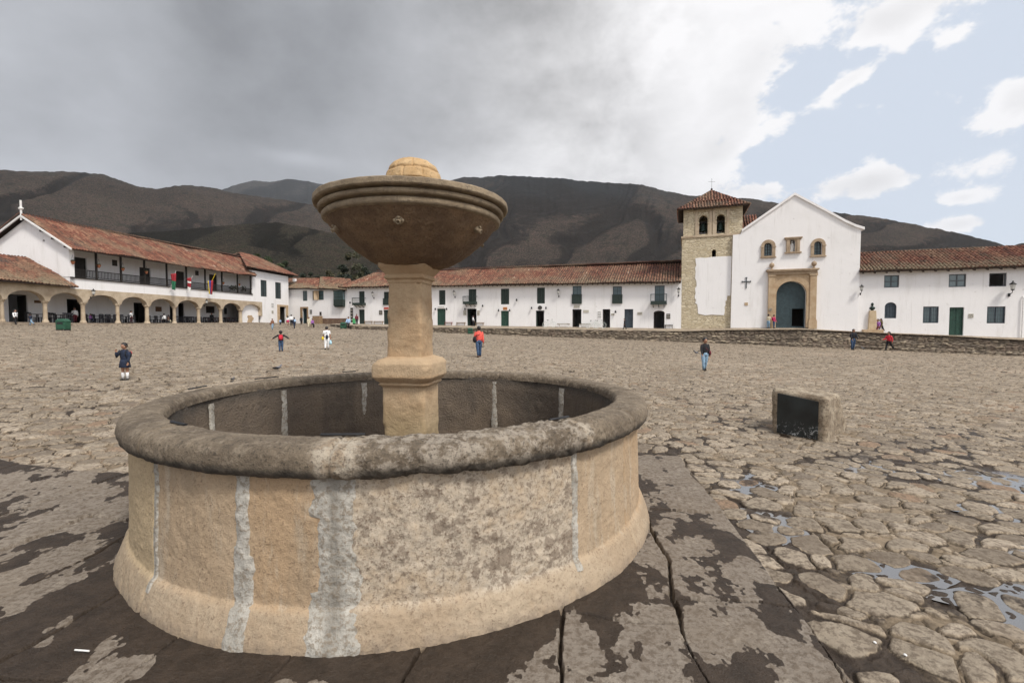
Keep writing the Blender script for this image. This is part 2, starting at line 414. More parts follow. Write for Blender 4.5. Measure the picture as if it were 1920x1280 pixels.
def ridge_cap(p, q, parent, seed=3, r=.14):
    p, q = Vector(p), Vector(q); n = max(2, int((q-p).length/.4)); rs = random.Random(seed); mb = MB()
    for i in range(n):
        a = p.lerp(q, i/n); b_ = p.lerp(q, (i+1.1)/n); j = rs.uniform(-.02, .02)
        mb.tube([a + Vector((0, 0, j+.05)), b_ + Vector((0, 0, j+.02))], [r, r*.85], 7)
    o = mb.build('ridge_tiles', MAT['roof_tile'], parent, smooth=True); return o

# ------------------------------------------------------------------ paving of the plaza
FC = Vector((-1.145, 5.31))            # centre of the fountain
def cells(x, y, size, seed, asp=(1.0, 1.75), rng=2):
    """anisotropic weighted Voronoi stones: returns d1, d2, id-random, local offset"""
    X, Y = x/size, y/size; fx, fy = np.floor(X).astype(np.int64), np.floor(Y).astype(np.int64)
    d1 = np.full(x.shape, 9.); d2 = np.full(x.shape, 9.); idr = np.zeros(x.shape); tl = np.zeros(x.shape)
    z = np.zeros(x.shape, dtype=np.int64)
    for i in range(-rng, rng+1):
        for j in range(-rng, rng+1):
            cx, cy = fx+i, fy+j
            r1, r2, r3, r4 = _h(cx, cy, z, seed), _h(cx, cy, z, seed+1), _h(cx, cy, z, seed+2), _h(cx, cy, z, seed+3)
            ux, uy = X-(cx+.5+(r1-.5)*.85), Y-(cy+.5+(r2-.5)*.85)
            an = (r3-.5)*2.4; ca, sa = np.cos(an), np.sin(an); a = asp[0] + (asp[1]-asp[0])*r4
            s = .72 + .62*_h(cx, cy, z, seed+4)
            p, q = (ux*ca+uy*sa)/a**.5, (-ux*sa+uy*ca)*a**.5
            d = (np.abs(p)**2.5 + np.abs(q)**2.5)**.4/s
            m = d < d1
            d2 = np.where(m, d1, np.minimum(d2, d)); idr = np.where(m, _h(cx, cy, z, seed+5), idr)
            tl = np.where(m, (r4-.5)*p + (r1-.5)*q, tl); d1 = np.where(m, d, d1)
    return d1, d2, idr, tl
SU = Vector((.145, 1)).normalized()      # direction of the long slab joints
def paving_surface(x, y):
    g = gz(x, y)
    wx = x + .10*(fbm(x*2.1, y*2.1, o=3, seed=5)-.5)*2 + .03*(vn(x*9, y*9, seed=15)-.5); wy = y + .10*(fbm(x*2.1+40, y*2.1, o=3, seed=6)-.5)*2 + .03*(vn(x*9+7, y*9, seed=16)-.5)
    d1, d2, idr, tl = cells(wx, wy, .31, 11)
    e = d2-d1; f0 = fbm(x*11, y*11, o=3, seed=131)-.5
    top = sst(.045, .15, e + f0*.10)*(1-sst(.48, .57, d1 + f0*.12)); dome = np.clip(1-(d1/.72)**2, 0, 1)
    rr = np.hypot(x, y); far = 1 - .25*sst(18, 55, rr)
    f1 = fbm(x*7, y*7, o=4, seed=31)-.5; f2 = fbm(x*28, y*28, o=3, seed=37)-.5
    hgt = top*(.020 + .012*dome + .016*(idr-.5) + tl*.024 + f1*.014) + (1-top)*(f1*.020 + f2*.009) + f2*.007*top
    m1, m2, mid_, mtl = cells(wx+3.3, wy+1.7, .125, 201, rng=1); me_ = sst(.03, .22, m2-m1)*(1-sst(.45, .6, m1))*(mid_ > .35)
    hgt = hgt + (1-top)*me_*(.010+.012*mid_)*sst(30, 12, np.hypot(x, y)); me_ = me_*(mid_ > .62); mini = me_*(1-top)
    qe = np.minimum(e-.06, (.535-d1)*.9); ck_ = np.exp(-(qe/(.030+.0016*rr))**2)*(.55+.45*vn(x*3, y*3, seed=99))
    hgt = (hgt - ck_*.010)*far
    # slabs
    a = (x - 1.5 - .145*y)*.99; b = .145*x + y
    wj = (fbm(x*1.3, y*1.3, o=5, seed=41)-.5)*.20
    a2, b2 = a + wj, b + wj
    cw = .80; ci = np.floor((a2)/cw); la = a2 - ci*cw
    ln = 1.0 + .9*_h(ci.astype(np.int64), ci.astype(np.int64)*0, ci.astype(np.int64)*0, 77)
    bb = b2/ln + _h(ci.astype(np.int64), ci.astype(np.int64)*0+3, ci.astype(np.int64)*0, 78); ri = np.floor(bb); lb = (bb-ri)*ln
    de = np.minimum(np.minimum(la, cw-la), np.minimum(lb, ln-lb))
    sid = _h(ci.astype(np.int64), ri.astype(np.int64), ci.astype(np.int64)*0, 79)
    jw = .005 + .016*np.clip(fbm(x*.9+9, y*.9, o=3, seed=44)-.38, 0, 1)*2
    st = sst(jw*.35, jw*1.5, de + f2*.012)
    sh = st*(.045 + .014*(sid-.5) + f1*.006 + f2*.004) + (1-st)*(-.012 + f2*.01)
    edge = fbm(x*.8+3, y*.8, o=3, seed=48)-.5
    sm = sst(-.015, .015, -(a + .04*edge))*sst(-.12, .12, a + 9.5 + .5*edge)*sst(-.06, .06, 7.15 - 1.9*sst(-4, -6, a) - b + .6*edge)
    hgt = hgt*(1-sm) + sh*sm
    tone = np.where(mini > .5, mid_*.6, idr)*(1-sm) + (.35+.35*sid)*sm
    joint = (1-np.maximum(top, mini*.75))*(1-sm) + (1-st)*sm
    # damp
    dF = np.hypot(x-FC.x, y-FC.y) - 2.66
    w = fbm(x*.9+20, y*.9, o=5, seed=51, g=.55); wb = fbm(x*2.6, y*1.7+5, o=5, seed=52, g=.6)
    front = sst(5.2, 2.8, y)*sst(1.55, .2, x)
    wl = (wb*.75 + w*.35)*1. - .572 + .10*sst(.30, 0, dF)*front + .028*front + .035*sst(-1, -4, x)
    damp_s = sst(-.016, .018, wl + f2*.07 + f1*.10 + .12*np.exp(-(dF/.16)**2)*front)*sm
    damp_s = np.maximum(damp_s, (1-st)*.6*sm)
    pd = 0
    for px_, py_, rx, ry, dp in PUD: pd = pd + np.exp(-((x-px_)/rx)**2-((y-py_)/ry)**2)
    cob = np.clip(pd*1.3 + .16*sst(15, 6, rr)*sst(-1, 2, x)*sst(.42, .6, w)*2 + .9*np.exp(-((a-.15)/.35)**2)*sst(7, 3, y) + sst(.50, .68, w)*.55, 0, 1)
    damp_c = np.clip((1-top)*(.25+.75*cob) + top*cob*.55*sst(.45, .7, wb), 0, 1)*sst(30, 12, rr)
    damp = damp_s*sm + damp_c*(1-sm)
    dep = 0
    for px_, py_, rx, ry, dp in PUD: dep = dep + dp*np.exp(-((x-px_)/(rx*.9))**2-((y-py_)/(ry*.9))**2)
    hgt = hgt - dep*(1-sm)
    crack = ck_*(1-sm) + np.clip(4*st*(1-st), 0, 1)*sm*.4
    return g + hgt, tone, joint, damp, sm, crack
rr_ = [.05, .25, .45, .6, .75, .9, 1.0, 1.1, 1.18, 1.25, 1.31, 1.36, 1.4]
while rr_[-1] < 112:
    r = rr_[-1]; rr_.append(r + min(max(.0115, .00052*r*r), .16 if r < 30 else (.28 if r < 60 else .5)))
rr_ = np.array(rr_); aa_ = np.radians(np.r_[np.linspace(-180, -60.5, 210), np.linspace(-60, 60, 1340), np.linspace(60.5, 180, 210)])
RR, AA = np.meshgrid(rr_, aa_, indexing='ij')
gx_, gy_ = RR*np.sin(AA), RR*np.cos(AA)
gh, tone, joint, damp, smk, crk = paving_surface(gx_, gy_)
big_ = fbm(gx_*.16, gy_*.16, o=4, seed=61)
A1 = np.stack([tone, joint, damp, smk], -1); A2 = np.stack([crk]*3+[crk*0+1], -1)
m, nt, b, P = base_mat('paving')
a = attr(nt, 'stone'); tn, jt, dm = sep(nt, a.outputs['Color']); slab = E(nt, a.outputs['Alpha'])
nb = noise(nt, P, 1.1, 6, .6); nf = noise(nt, P, 22, 6, .7); nm_ = noise(nt, P, .13, 5, .6); sp = voro(nt, P, 45)
c = colmix(nt, tn.step(0, .5), (.19, .155, .12), (.30, .25, .19)); c = colmix(nt, tn.step(.5, 1), c, (.42, .35, .27))
c = colmix(nt, tn.step(.02, .10, 1, 0)*.7, c, (.34, .22, .14))
c = colmix(nt, jt.step(.02, .25)*jt.step(.9, .5)*.5, c, (.44, .35, .25))
c = colmix(nt, slab, c, (.235, .20, .165))
n9 = noise(nt, P, 6.5, 8, .72)
c = colmix(nt, n9.step(.48, .66)*.55, c, (.16, .125, .095)); c = colmix(nt, n9.step(.46, .34)*.3, c, (.46, .40, .32))
c = colmix(nt, nf.step(.45, .60)*.7, c, (.11, .084, .062)); c = colmix(nt, nb.step(.45, .75)*.4, c, (.19, .15, .11))
c = colmix(nt, nm_.step(.5, .72)*.35, c, (.46, .38, .29))
jc = colmix(nt, n9.step(.35, .65), (.13, .098, .066), (.29, .225, .155)); jc = colmix(nt, nm_.step(.52, .64)*.6, jc, (.20, .105, .055))
c = colmix(nt, (jt + (nf-.5)*.3).step(.3, .75)*.9, c, jc)
ck = sep(nt, attr(nt, 'crack').outputs['Color'])[0]; c = colmix(nt, (ck + (nf-.5)*.6).step(.30, .80)*.92, c, (.045, .034, .025))
dmn = (dm + (nf-.5)*.45 + (n9-.5)*.3).step(.34, .62)
c = colmix(nt, dmn*.94, c, colmix(nt, n9.step(.35, .65), (.024, .016, .011), (.050, .035, .025)))
setc(nt, b, c, dmn.step(0, 1, .92, .5), nf + n9*1.5 + noise(nt, P, 90, 3)*.4, .018, .85)
b.inputs['Specular IOR Level'].default_value = .22
paving = grid_mesh('paving', np.stack([gx_, gy_, gh], -1), {'stone': A1, 'crack': A2}, mat=MAT['paving'])
tag(paving, kind='structure')
del gh, tone, joint, damp, smk, A1, RR, AA, gx_, gy_
# the land under and around everything, as one sheet
rg = np.array([0, 1, 3, 6, 10, 16, 25, 40, 60, 80, 105, 140, 200, 400, 900, 2000, 4500, 9000.]); ag = np.linspace(0, 2*np.pi, 97)[:-1]
RG, AG = np.meshgrid(rg, ag, indexing='ij'); X_, Y_ = RG*np.sin(AG), RG*np.cos(AG)
dirt, nt, b, P = base_mat('dry_ground'); n = noise(nt, P, .9, 7, .6)
setc(nt, b, colmix(nt, n.step(.35, .7), (.16, .12, .09), (.30, .24, .18)), .95, n, .05, .6)
o = grid_mesh('ground', np.stack([X_, Y_, gz(X_, Y_)-.10-.12*sst(8, 60, RG)], -1), wrap=True, mat=dirt); tag(o, kind='structure')
# puddles: thin level films of rain water lying between the stones
m, nt, b, P = base_mat('water'); setc(nt, b, (.12, .11, .10), .06, noise(nt, P, 6, 2), .002, .15); b.inputs['IOR'].default_value = 1.9; b.inputs['Specular IOR Level'].default_value = 1.
for k, (px_, py_, rx, ry, dp) in enumerate(PUD + [(1.58, 5.7, .10, .30, 0.), (1.66, 5.15, .05, .2, 0.)]):
    n = 28; rr2 = np.linspace(0, 1, 10); th = np.linspace(0, 2*np.pi, n+1)[:-1]
    RG, TH = np.meshgrid(rr2, th, indexing='ij')
    rad = RG*(1.0 + .7*(vn(np.cos(TH)*2.2+k*7, np.sin(TH)*2.2, seed=90)-.5))
    lv_ = .009 if k < 10 else .049
    X_, Y_ = px_ + rad*rx*np.cos(TH), py_ + rad*ry*np.sin(TH)
    o = grid_mesh('puddle', np.stack([X_, Y_, gz(X_, Y_) + lv_ - dp*.32], -1), wrap=True, mat=MAT['water']); tag(o, kind='structure')

# ------------------------------------------------------------------ the fountain
fz = 0.0
fountain = thing('stone_fountain', 'large round sandstone fountain, raised bowl on a pillar, on the cobbles', 'fountain', (FC.x, FC.y, fz))
def cylang(px, rad, far=False, py=760):
    d = ray(px, py); d2_ = Vector((d.x, d.y)).normalized(); bq = -d2_.dot(FC); cq = FC.dot(FC)-rad*rad
    disc = max(0, bq*bq-cq); t = -bq + (math.sqrt(disc) if far else -math.sqrt(disc))
    q = d2_*t - FC; return math.atan2(q.y, q.x)
PROF = {}
def lathe_grid(prof, nth, nz, disp, key=None):
    pr = np.array(prof, float); d = np.r_[0, np.cumsum(np.hypot(*np.diff(pr, axis=0).T))]
    u = np.linspace(0, d[-1], nz); r = np.interp(u, d, pr[:, 0]); z = np.interp(u, d, pr[:, 1])
    # smooth the corners slightly
    for _ in range(0 if key == 'lip' else 2): r[1:-1] = (r[:-2]+2*r[1:-1]+r[2:])/4; z[1:-1] = (z[:-2]+2*z[1:-1]+z[2:])/4
    th = np.linspace(0, 2*np.pi, nth+1)[:-1]
    Rg = np.repeat(r[:, None], nth, 1); Zg = np.repeat(z[:, None], nth, 1); T = np.repeat(th[None], nz, 0)
    PROF[key] = (z.copy(), r.copy())
    tr, tz = np.gradient(r), np.gradient(z); ln = np.hypot(tr, tz)+1e-9
    nr, nz_ = (tz/ln)[:, None], (-tr/ln)[:, None]
    dd = disp(Rg*np.cos(T), Rg*np.sin(T), Zg, T)
    Rg = Rg + dd*nr; Zg = Zg + dd*nz_
    return Rg, Zg, T
def tilt(y): return -.010*y
def to_xyz(Rg, Zg, T): x = Rg*np.cos(T); y = Rg*np.sin(T); return np.stack([FC.x+x, FC.y+y, fz+Zg+tilt(y)*np.clip(Zg, 0, 1.3)], -1)
jo = [cylang(px, 2.5, py=1000) for px in (290, 456, 625, 1078, 1172)]         # joints on the outside of the basin
ji = [cylang(px, 2.24, True, 760) for px in (396, 533, 684, 927, 1052)]       # joints on the inside
def wrapd(a, b): return (a-b+np.pi) % (2*np.pi) - np.pi
joall = jo + [jo[-1]+.55, jo[-1]+1.1, jo[-1]+1.7, jo[-1]+2.3, jo[-1]+2.9]
def groove(T, js, r, w, dp): 
    o = 0
    for j in js: o = o - dp*np.exp(-(wrapd(T, j)*r/w)**2)
    return o
def disp_wall(x, y, z, T):
    q = fbm(x*1.2, y*1.2, z*1.2, 3, 3)-.5; f = fbm(x*9, y*9, z*9, 4, 4)-.5; g = fbm(x*28, y*28, z*28, 2, 9)-.5
    rough = 1 + .9*((wrapd(T, jo[2]) > 0) & (wrapd(T, jo[3]) < 0))*1.
    return q*.04 + f*.012*rough + g*.009*rough + groove(T, [joall[0], joall[4]], 2.5, .012, .02) + groove(T, joall[5:], 2.5, .02, .012)
wall_prof = [(2.615, -.06), (2.615, .02), (2.603, .07), (2.573, .15), (2.547, .215), (2.53, .24), (2.506, .262), (2.50, .5), (2.495, .8), (2.49, 1.07)]
Rg, Zg, T = lathe_grid(wall_prof, 1500, 130, disp_wall, 'wall')
def panel_attr(T, Z):
    s = np.sort(np.array([j % (2*np.pi) for j in joall])); k = np.searchsorted(s, T % (2*np.pi)) % len(s)
    tb = np.array([((i*37) % 11)/11 for i in range(len(s))]); v = tb[k]
    g = ((wrapd(T, jo[2]) > -.0) & (wrapd(T, jo[3]) < 0))*1.      # the pale weathered panel
    p0 = ((wrapd(T, jo[0]) < 0) & (wrapd(T, jo[0]) > -.6))*.5
    return v, np.maximum(g, p0*0), (wrapd(T, jo[0]) < 0)*1.
v1, v2, v3 = panel_attr(T, Zg)
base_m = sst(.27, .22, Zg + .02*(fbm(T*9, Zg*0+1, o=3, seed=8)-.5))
m, nt, b, P = base_mat('basin_stone'); a = attr(nt, 'pan'); pv, pg, pl = sep(nt, a.outputs['Color']); bs = E(nt, a.outputs['Alpha'])
x, y, z = sep(nt, P.k)
n1 = noise(nt, P, 1.6, 6, .6); n2 = noise(nt, P, 9, 7, .7); n3 = noise(nt, P, 38, 5, .75); V = comb(nt, x, y, z*.25); n4 = noise(nt, V, 2.5, 6, .65)
c = colmix(nt, pv, (.45, .31, .185), (.43, .32, .21))
c = colmix(nt, n1.step(.40, .7)*.7, c, (.50, .38, .26)); c = colmix(nt, n4.step(.48, .66)*.7, c, (.32, .245, .165)); nq = noise(nt, comb(nt, x*2, y*2, z*.35), 3.1, 8, .7); c = colmix(nt, nq.step(.52, .64)*.6, c, (.50, .42, .32))
pal = colmix(nt, (n2*.6 + n1*.5).step(.40, .62), (.45, .35, .245), (.52, .45, .36)); pal = colmix(nt, (n2*.7 + n1*.35).step(.535, .60)*.8, pal, (.21, .165, .125)); pal = colmix(nt, n3.step(.52, .6)*.5, pal, (.14, .105, .08))
c = colmix(nt, pg*.92, c, pal); c = colmix(nt, pl*.8, c, (.50, .385, .235))
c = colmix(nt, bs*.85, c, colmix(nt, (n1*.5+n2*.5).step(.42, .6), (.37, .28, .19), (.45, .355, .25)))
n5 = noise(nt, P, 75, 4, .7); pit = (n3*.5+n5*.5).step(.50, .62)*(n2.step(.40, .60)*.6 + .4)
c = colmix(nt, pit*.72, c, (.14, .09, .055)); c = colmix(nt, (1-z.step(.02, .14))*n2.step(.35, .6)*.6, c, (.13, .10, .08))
setc(nt, b, c, .93, n3*.9 + n5*.5 + n2*.5, .012, .8)
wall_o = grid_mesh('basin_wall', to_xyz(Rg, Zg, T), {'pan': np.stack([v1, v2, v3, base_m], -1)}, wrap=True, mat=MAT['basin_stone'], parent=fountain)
# rim
def disp_rim(x, y, z, T):
    q = fbm(x*1.5, y*1.5, z*3, 3, 13)-.5; f = fbm(x*8, y*8, z*8, 4, 14)-.5; g = fbm(x*26, y*26, z*26, 3, 19)-.5
    rough = 1 + 1.6*((wrapd(T, jo[2]) > 0) & (wrapd(T, jo[3]) < .15))
    return q*.030 + f*.014*rough + g*.013*rough + groove(T, [jo[0], jo[2], jo[3], jo[4]]+joall[5:], 2.5, .012, .018)
rim_prof = [(2.44, 1.045), (2.51, 1.04), (2.555, 1.055), (2.575, 1.085), (2.58, 1.14), (2.57, 1.19), (2.535, 1.225), (2.48, 1.24), (2.40, 1.245), (2.32, 1.245), (2.275, 1.235), (2.25, 1.20), (2.245, 1.14)]
Rg, Zg, T = lathe_grid(rim_prof, 1500, 64, disp_rim)
m, nt, b, P = base_mat('rim_stone'); n1 = noise(nt, P, 2.2, 7, .65); n2 = noise(nt, P, 11, 7, .7); n3 = noise(nt, P, 42, 5, .75); a = attr(nt, 'pan'); pv, pg, pl = sep(nt, a.outputs['Color'])
z = sep(nt, P.k)[2]
c = colmix(nt, n1.step(.35, .68), (.14, .107, .075), (.235, .185, .13)); c = colmix(nt, n2.step(.49, .62)*.5, c, (.33, .27, .20)); c = colmix(nt, n2.step(.45, .35)*.5, c, (.10, .08, .06))
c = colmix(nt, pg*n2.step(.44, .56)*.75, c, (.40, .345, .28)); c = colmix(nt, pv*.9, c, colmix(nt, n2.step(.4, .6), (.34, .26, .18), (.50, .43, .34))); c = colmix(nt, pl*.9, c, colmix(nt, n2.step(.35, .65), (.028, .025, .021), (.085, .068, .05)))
c = colmix(nt, n3.step(.5, .66)*.75, c, (.05, .04, .03))
setc(nt, b, c, .95, n3*.8 + n2*1.2, .028, .85)
gr = ((wrapd(T, jo[2]) > 0) & (wrapd(T, jo[3]) < .05))*1.
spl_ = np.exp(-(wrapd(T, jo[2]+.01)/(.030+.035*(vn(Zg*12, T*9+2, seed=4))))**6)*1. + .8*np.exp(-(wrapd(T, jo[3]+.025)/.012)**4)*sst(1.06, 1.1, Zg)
under_shade = sst(1.13, 1.08, Zg + .02*(fbm(T*14, Zg*4, o=3, seed=66)-.5)) * (Rg > 2.4)  # shade under the overhang, painted into the rim colour
grid_mesh('basin_rim', to_xyz(Rg, Zg, T), {'pan': np.stack([np.clip(spl_, 0, 1), gr, under_shade*(1-.6*np.clip(spl_, 0, 1)), gr*0+1], -1)}, wrap=True, mat=MAT['rim_stone'], parent=fountain)
# inside
def disp_in(x, y, z, T): return -(fbm(x*1.3, y*1.3, z*1.3, 3, 23)-.5)*.04 - (fbm(x*9, y*9, z*9, 4, 24)-.5)*.022
in_prof = [(2.255, 1.16), (2.24, 1.0), (2.235, .5), (2.24, .12), (1.6, .10), (.1, .10)]
Rg, Zg, T = lathe_grid(in_prof, 900, 130, disp_in, 'in')
m, nt, b, P = base_mat('basin_inside'); x, y, z = sep(nt, P.k); n1 = noise(nt, P, 1.4, 6, .6); n2 = noise(nt, P, 9, 7, .7); n3 = noise(nt, P, 36, 4, .7); n4 = noise(nt, comb(nt, x, y, z*.2), 3, 5, .6)
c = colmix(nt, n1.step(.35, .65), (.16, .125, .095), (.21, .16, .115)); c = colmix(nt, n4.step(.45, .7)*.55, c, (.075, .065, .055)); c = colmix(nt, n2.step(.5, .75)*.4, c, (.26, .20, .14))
c = colmix(nt, x.step(-.4, .6)*.35, c, (.075, .062, .05)); c = colmix(nt, n3.step(.5, .75)*.5, c, (.045, .035, .03))  # shade on the right inner wall, put into the lining colour
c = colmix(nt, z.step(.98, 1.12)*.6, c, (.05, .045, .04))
setc(nt, b, c, .9, n3 + n2, .03, .9)
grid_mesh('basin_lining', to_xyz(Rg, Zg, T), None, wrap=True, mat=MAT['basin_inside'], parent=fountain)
# mortar joints: strips standing slightly proud of the wall
m, nt, b, P = base_mat('mortar'); n1 = noise(nt, P, 5, 7, .65); n2 = noise(nt, P, 30, 5, .7); a = attr(nt, 'mm'); mr = sep(nt, a.outputs['Color'])[0]
c = colmix(nt, n1.step(.35, .65), (.37, .345, .30), (.52, .49, .435)); c = colmix(nt, mr*.9, c, (.27, .25, .215)); c = colmix(nt, n2.step(.46, .62)*.75, c, (.22, .175, .125))
setc(nt, b, c, .95, n2 + n1, .018, .8)
def mortar(th, w, z0, z1, rad, seed, inner=False, core=0., label=None, wf=None):
    nz, nw = 110, 40; zz_ = np.linspace(z0, z1, nz)[:, None]; u = np.linspace(-1, 1, nw)[None]
    wl = w*(.62 + .22*fbm(zz_*2.1+seed, zz_*0, o=2, seed=seed) + .35*fbm(zz_*19, zz_*0, o=3, seed=seed+1)); wr = w*(.62 + .22*fbm(zz_*2.1+seed+5, zz_*0, o=2, seed=seed+2) + .35*fbm(zz_*19, zz_*0+3, o=3, seed=seed+3))
    if wf is not None: wl = wl*wf(zz_)[0]; wr = wr*wf(zz_)[1]
    off = np.where(u < 0, u*wl, u*wr); T = th + off/rad + .005*(fbm(zz_*1.5, zz_*0, o=2, seed=seed+7)-.5)
    Z = np.repeat(zz_, nw, 1)
    pz, pr_ = PROF['in' if inner else 'wall']
    r0 = np.interp(Z, pz[:70][::-1], pr_[:70][::-1]) if inner else np.interp(Z, pz, pr_)
    x, y = r0*np.cos(T), r0*np.sin(T)
    d = -disp_in(x, y, Z, T) if inner else disp_wall(x, y, Z, T)*.9
    bul = np.sqrt(np.clip(1-np.abs(u)**3, 0, 1))
    s = -1 if inner else 1
    f = fbm(x*12, y*12, Z*12, 3, seed+30)-.5
    R2 = r0 + (d if not inner else -d) + s*(bul*.020 - .009 + f*.014)
    mask = np.exp(-((u-.05+.25*(vn(zz_*4, zz_*0, seed=seed+9)-.5))/.30)**2)*core
    if core: R2 = R2 - mask*.004
    A = np.stack([mask+0*Z, Z*0, Z*0, Z*0+1], -1)
    o = grid_mesh('mortar_joint', to_xyz(R2, Z, T), {'mm': A}, mat=MAT['mortar'], parent=fountain)
    return o
mortar(jo[0]+.012, .035, .18, 1.02, 2.5, 3, core=.8)
mortar(jo[1], .062, .03, 1.05, 2.5, 5, wf=lambda z: (1+.25*(z < .6)+.3*(z > .9)*0, 1+.5*(z < .55)))
mortar(jo[2], .165, .03, 1.05, 2.5, 8, core=1., wf=lambda z: (1-.35*(z > .35)*(z < .8), 1+.2*(z < .5)))
mortar(jo[3], .035, .2, 1.04, 2.5, 12)
for k, j in enumerate(ji): mortar(j, .05 if k < 3 else .055, .15, 1.10, 2.24, 20+k, inner=True)
mortar(joall[6], .06, .05, 1.04, 2.5, 31); mortar(joall[8], .08, .05, 1.04, 2.5, 33, core=.5)
# iron cramps let into the top of the rim
for px, py, far, ln in ((645, 821, 0, .28), (655, 706, 1, .20), (500, 710, 1, .35), (1045, 800, 0, .20), (340, 800, 0, .22), (370, 728, 1, .3)):
    th = cylang(px, 2.42 if far else 2.31, bool(far), py); mb = MB(); rad = 2.42 if far else 2.33
    pts = [(FC.x+rad*math.cos(th+t), FC.y+rad*math.sin(th+t), 1.262+.012*far + tilt(rad*math.sin(th+t))*1.2) for t in np.linspace(-ln/2/rad, ln/2/rad, 7)]
    mb.tube(pts, .011, 6, 1.4, .7); mb.build('iron_cramp', MAT['iron'], fountain)
# square pillar: plinth, shaft, capital
def sq_part(name, levels, mat, seed, rot, subd=24, nz=60, amp=1., cham=.0):
    """levels: (half side, z); eroded square section"""
    pr = np.array(levels, float); d = np.r_[0, np.cumsum(np.hypot(*np.diff(pr, axis=0).T))]; u = np.linspace(0, d[-1], nz); hs = np.interp(u, d, pr[:, 0]); z = np.interp(u, d, pr[:, 1])
    t = np.linspace(-1, 1, subd+1)[:-1]
    sx = np.r_[t, t*0+1, -t, t*0-1]; sy = np.r_[t*0-1, t, t*0+1, -t]
    pn = 14.; k = 1/(np.abs(sx)**pn + np.abs(sy)**pn)**(1/pn); sx, sy = sx*k, sy*k
    X = hs[:, None]*sx[None]; Y = hs[:, None]*sy[None]; Z = np.repeat(z[:, None], len(sx), 1)
    ln = np.hypot(sx, sy); q = (fbm(X*2.5+seed, Y*2.5, Z*2.5, 3, seed)-.5)*.035*amp + (fbm(X*14, Y*14, Z*14, 4, seed+1)-.5)*.022*amp
    cor = np.exp(-((np.abs(sx)-np.abs(sy))/.18)**2)[None]; q = q - cor*np.clip(fbm(X*5, Y*5, Z*5+9, 3, seed+2)-.5, 0, 1)*.13*amp
    X = X + q*sx/ln; Y = Y + q*sy/ln; c, s = math.cos(rot), math.sin(rot)
    return grid_mesh(name, np.stack([FC.x+X*c-Y*s, FC.y+X*s+Y*c, fz+Z], -1), wrap=True, mat=mat, parent=fountain)
m, nt, b, P = base_mat('pillar_stone'); x, y, z = sep(nt, P.k); n1 = noise(nt, P, 3, 6, .6); n2 = noise(nt, P, 16, 7, .7); n3 = noise(nt, P, 60, 4, .7)
c = colmix(nt, n1.step(.35, .68), (.44, .295, .17), (.51, .37, .23)); c = colmix(nt, n2.step(.5, .75)*.5, c, (.27, .17, .09)); c = colmix(nt, n3.step(.55, .8)*.4, c, (.17, .10, .06))
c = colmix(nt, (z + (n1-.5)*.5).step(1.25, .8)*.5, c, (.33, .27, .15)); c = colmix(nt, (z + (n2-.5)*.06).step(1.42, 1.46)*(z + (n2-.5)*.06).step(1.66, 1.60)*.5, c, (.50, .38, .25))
setc(nt, b, c, .9, n2 + n3*.6, .02, .7)
ROT = -.17
sq_part('pedestal', [(.245, .05), (.245, 1.30), (.26, 1.315), (.285, 1.335), (.27, 1.35), (.285, 1.365), (.31, 1.385), (.325, 1.405), (.335, 1.415), (.335, 1.50), (.335, 1.51), (.33, 1.56), (.30, 1.60), (.21, 1.635), (.0, 1.64)], MAT['pillar_stone'], 5, ROT, nz=150)
sq_part('shaft', [(.205, 1.60), (.200, 1.8), (.192, 2.2), (.192, 2.46)], MAT['pillar_stone'], 9, ROT, nz=90)
sq_part('capital', [(.0, 2.44), (.195, 2.44), (.20, 2.475), (.225, 2.49), (.228, 2.52), (.213, 2.53), (.235, 2.56), (.265, 2.60), (.275, 2.615), (.275, 2.655), (.0, 2.66)], MAT['pillar_stone'], 12, ROT, nz=110, amp=.4)
# bowl
def disp_bowl(x, y, z, T): return (fbm(x*3, y*3, z*3, 3, 43)-.5)*.015 + (fbm(x*16, y*16, z*16, 3, 44)-.5)*.014
body = [(.01, 2.615), (.2, 2.62), (.34, 2.645), (.47, 2.70), (.60, 2.785), (.72, 2.885), (.82, 2.98), (.905, 3.085), (.945, 3.14)]
Rg, Zg, T = lathe_grid(body, 420, 130, disp_bowl)
m, nt, b, P = base_mat('bowl_stone'); n1 = noise(nt, P, 2.4, 6, .6); n2 = noise(nt, P, 13, 7, .7); n3 = noise(nt, P, 48, 5, .75); z = sep(nt, P.k)[2]
c = colmix(nt, n1.step(.35, .68), (.17, .105, .06), (.30, .19, .105)); c = colmix(nt, n2.step(.5, .72)*.5, c, (.36, .26, .16)); c = colmix(nt, n3.step(.48, .7)*.7, c, (.06, .038, .025))
setc(nt, b, c, .92, n3 + n2, .03, .95)
bowl = grid_mesh('bowl', to_xyz(Rg, Zg, T), None, wrap=True, mat=MAT['bowl_stone'], parent=fountain)
lip = [(.90, 3.10), (.955, 3.118), (.965, 3.135), (.965, 3.165), (.955, 3.175), (.925, 3.18), (.925, 3.19), (.99, 3.196), (1.005, 3.21), (1.005, 3.236), (.995, 3.246), (.965, 3.25), (.965, 3.258), (1.035, 3.262), (1.052, 3.275), (1.052, 3.325), (1.04, 3.335), (.93, 3.34), (.90, 3.32), (.84, 3.22), (.5, 3.05), (.05, 3.0)]
Rg, Zg, T = lathe_grid(lip, 420, 260, lambda x, y, z, T: (fbm(x*4, y*4, z*4, 3, 53)-.5)*.012 + (fbm(x*18, y*18, z*18, 3, 54)-.5)*.007, 'lip')
m, nt, b, P = base_mat('lip_stone'); n1 = noise(nt, P, 4, 6, .6); n2 = noise(nt, P, 18, 7, .7); n3 = noise(nt, P, 60, 4, .7); z = sep(nt, P.k)[2]
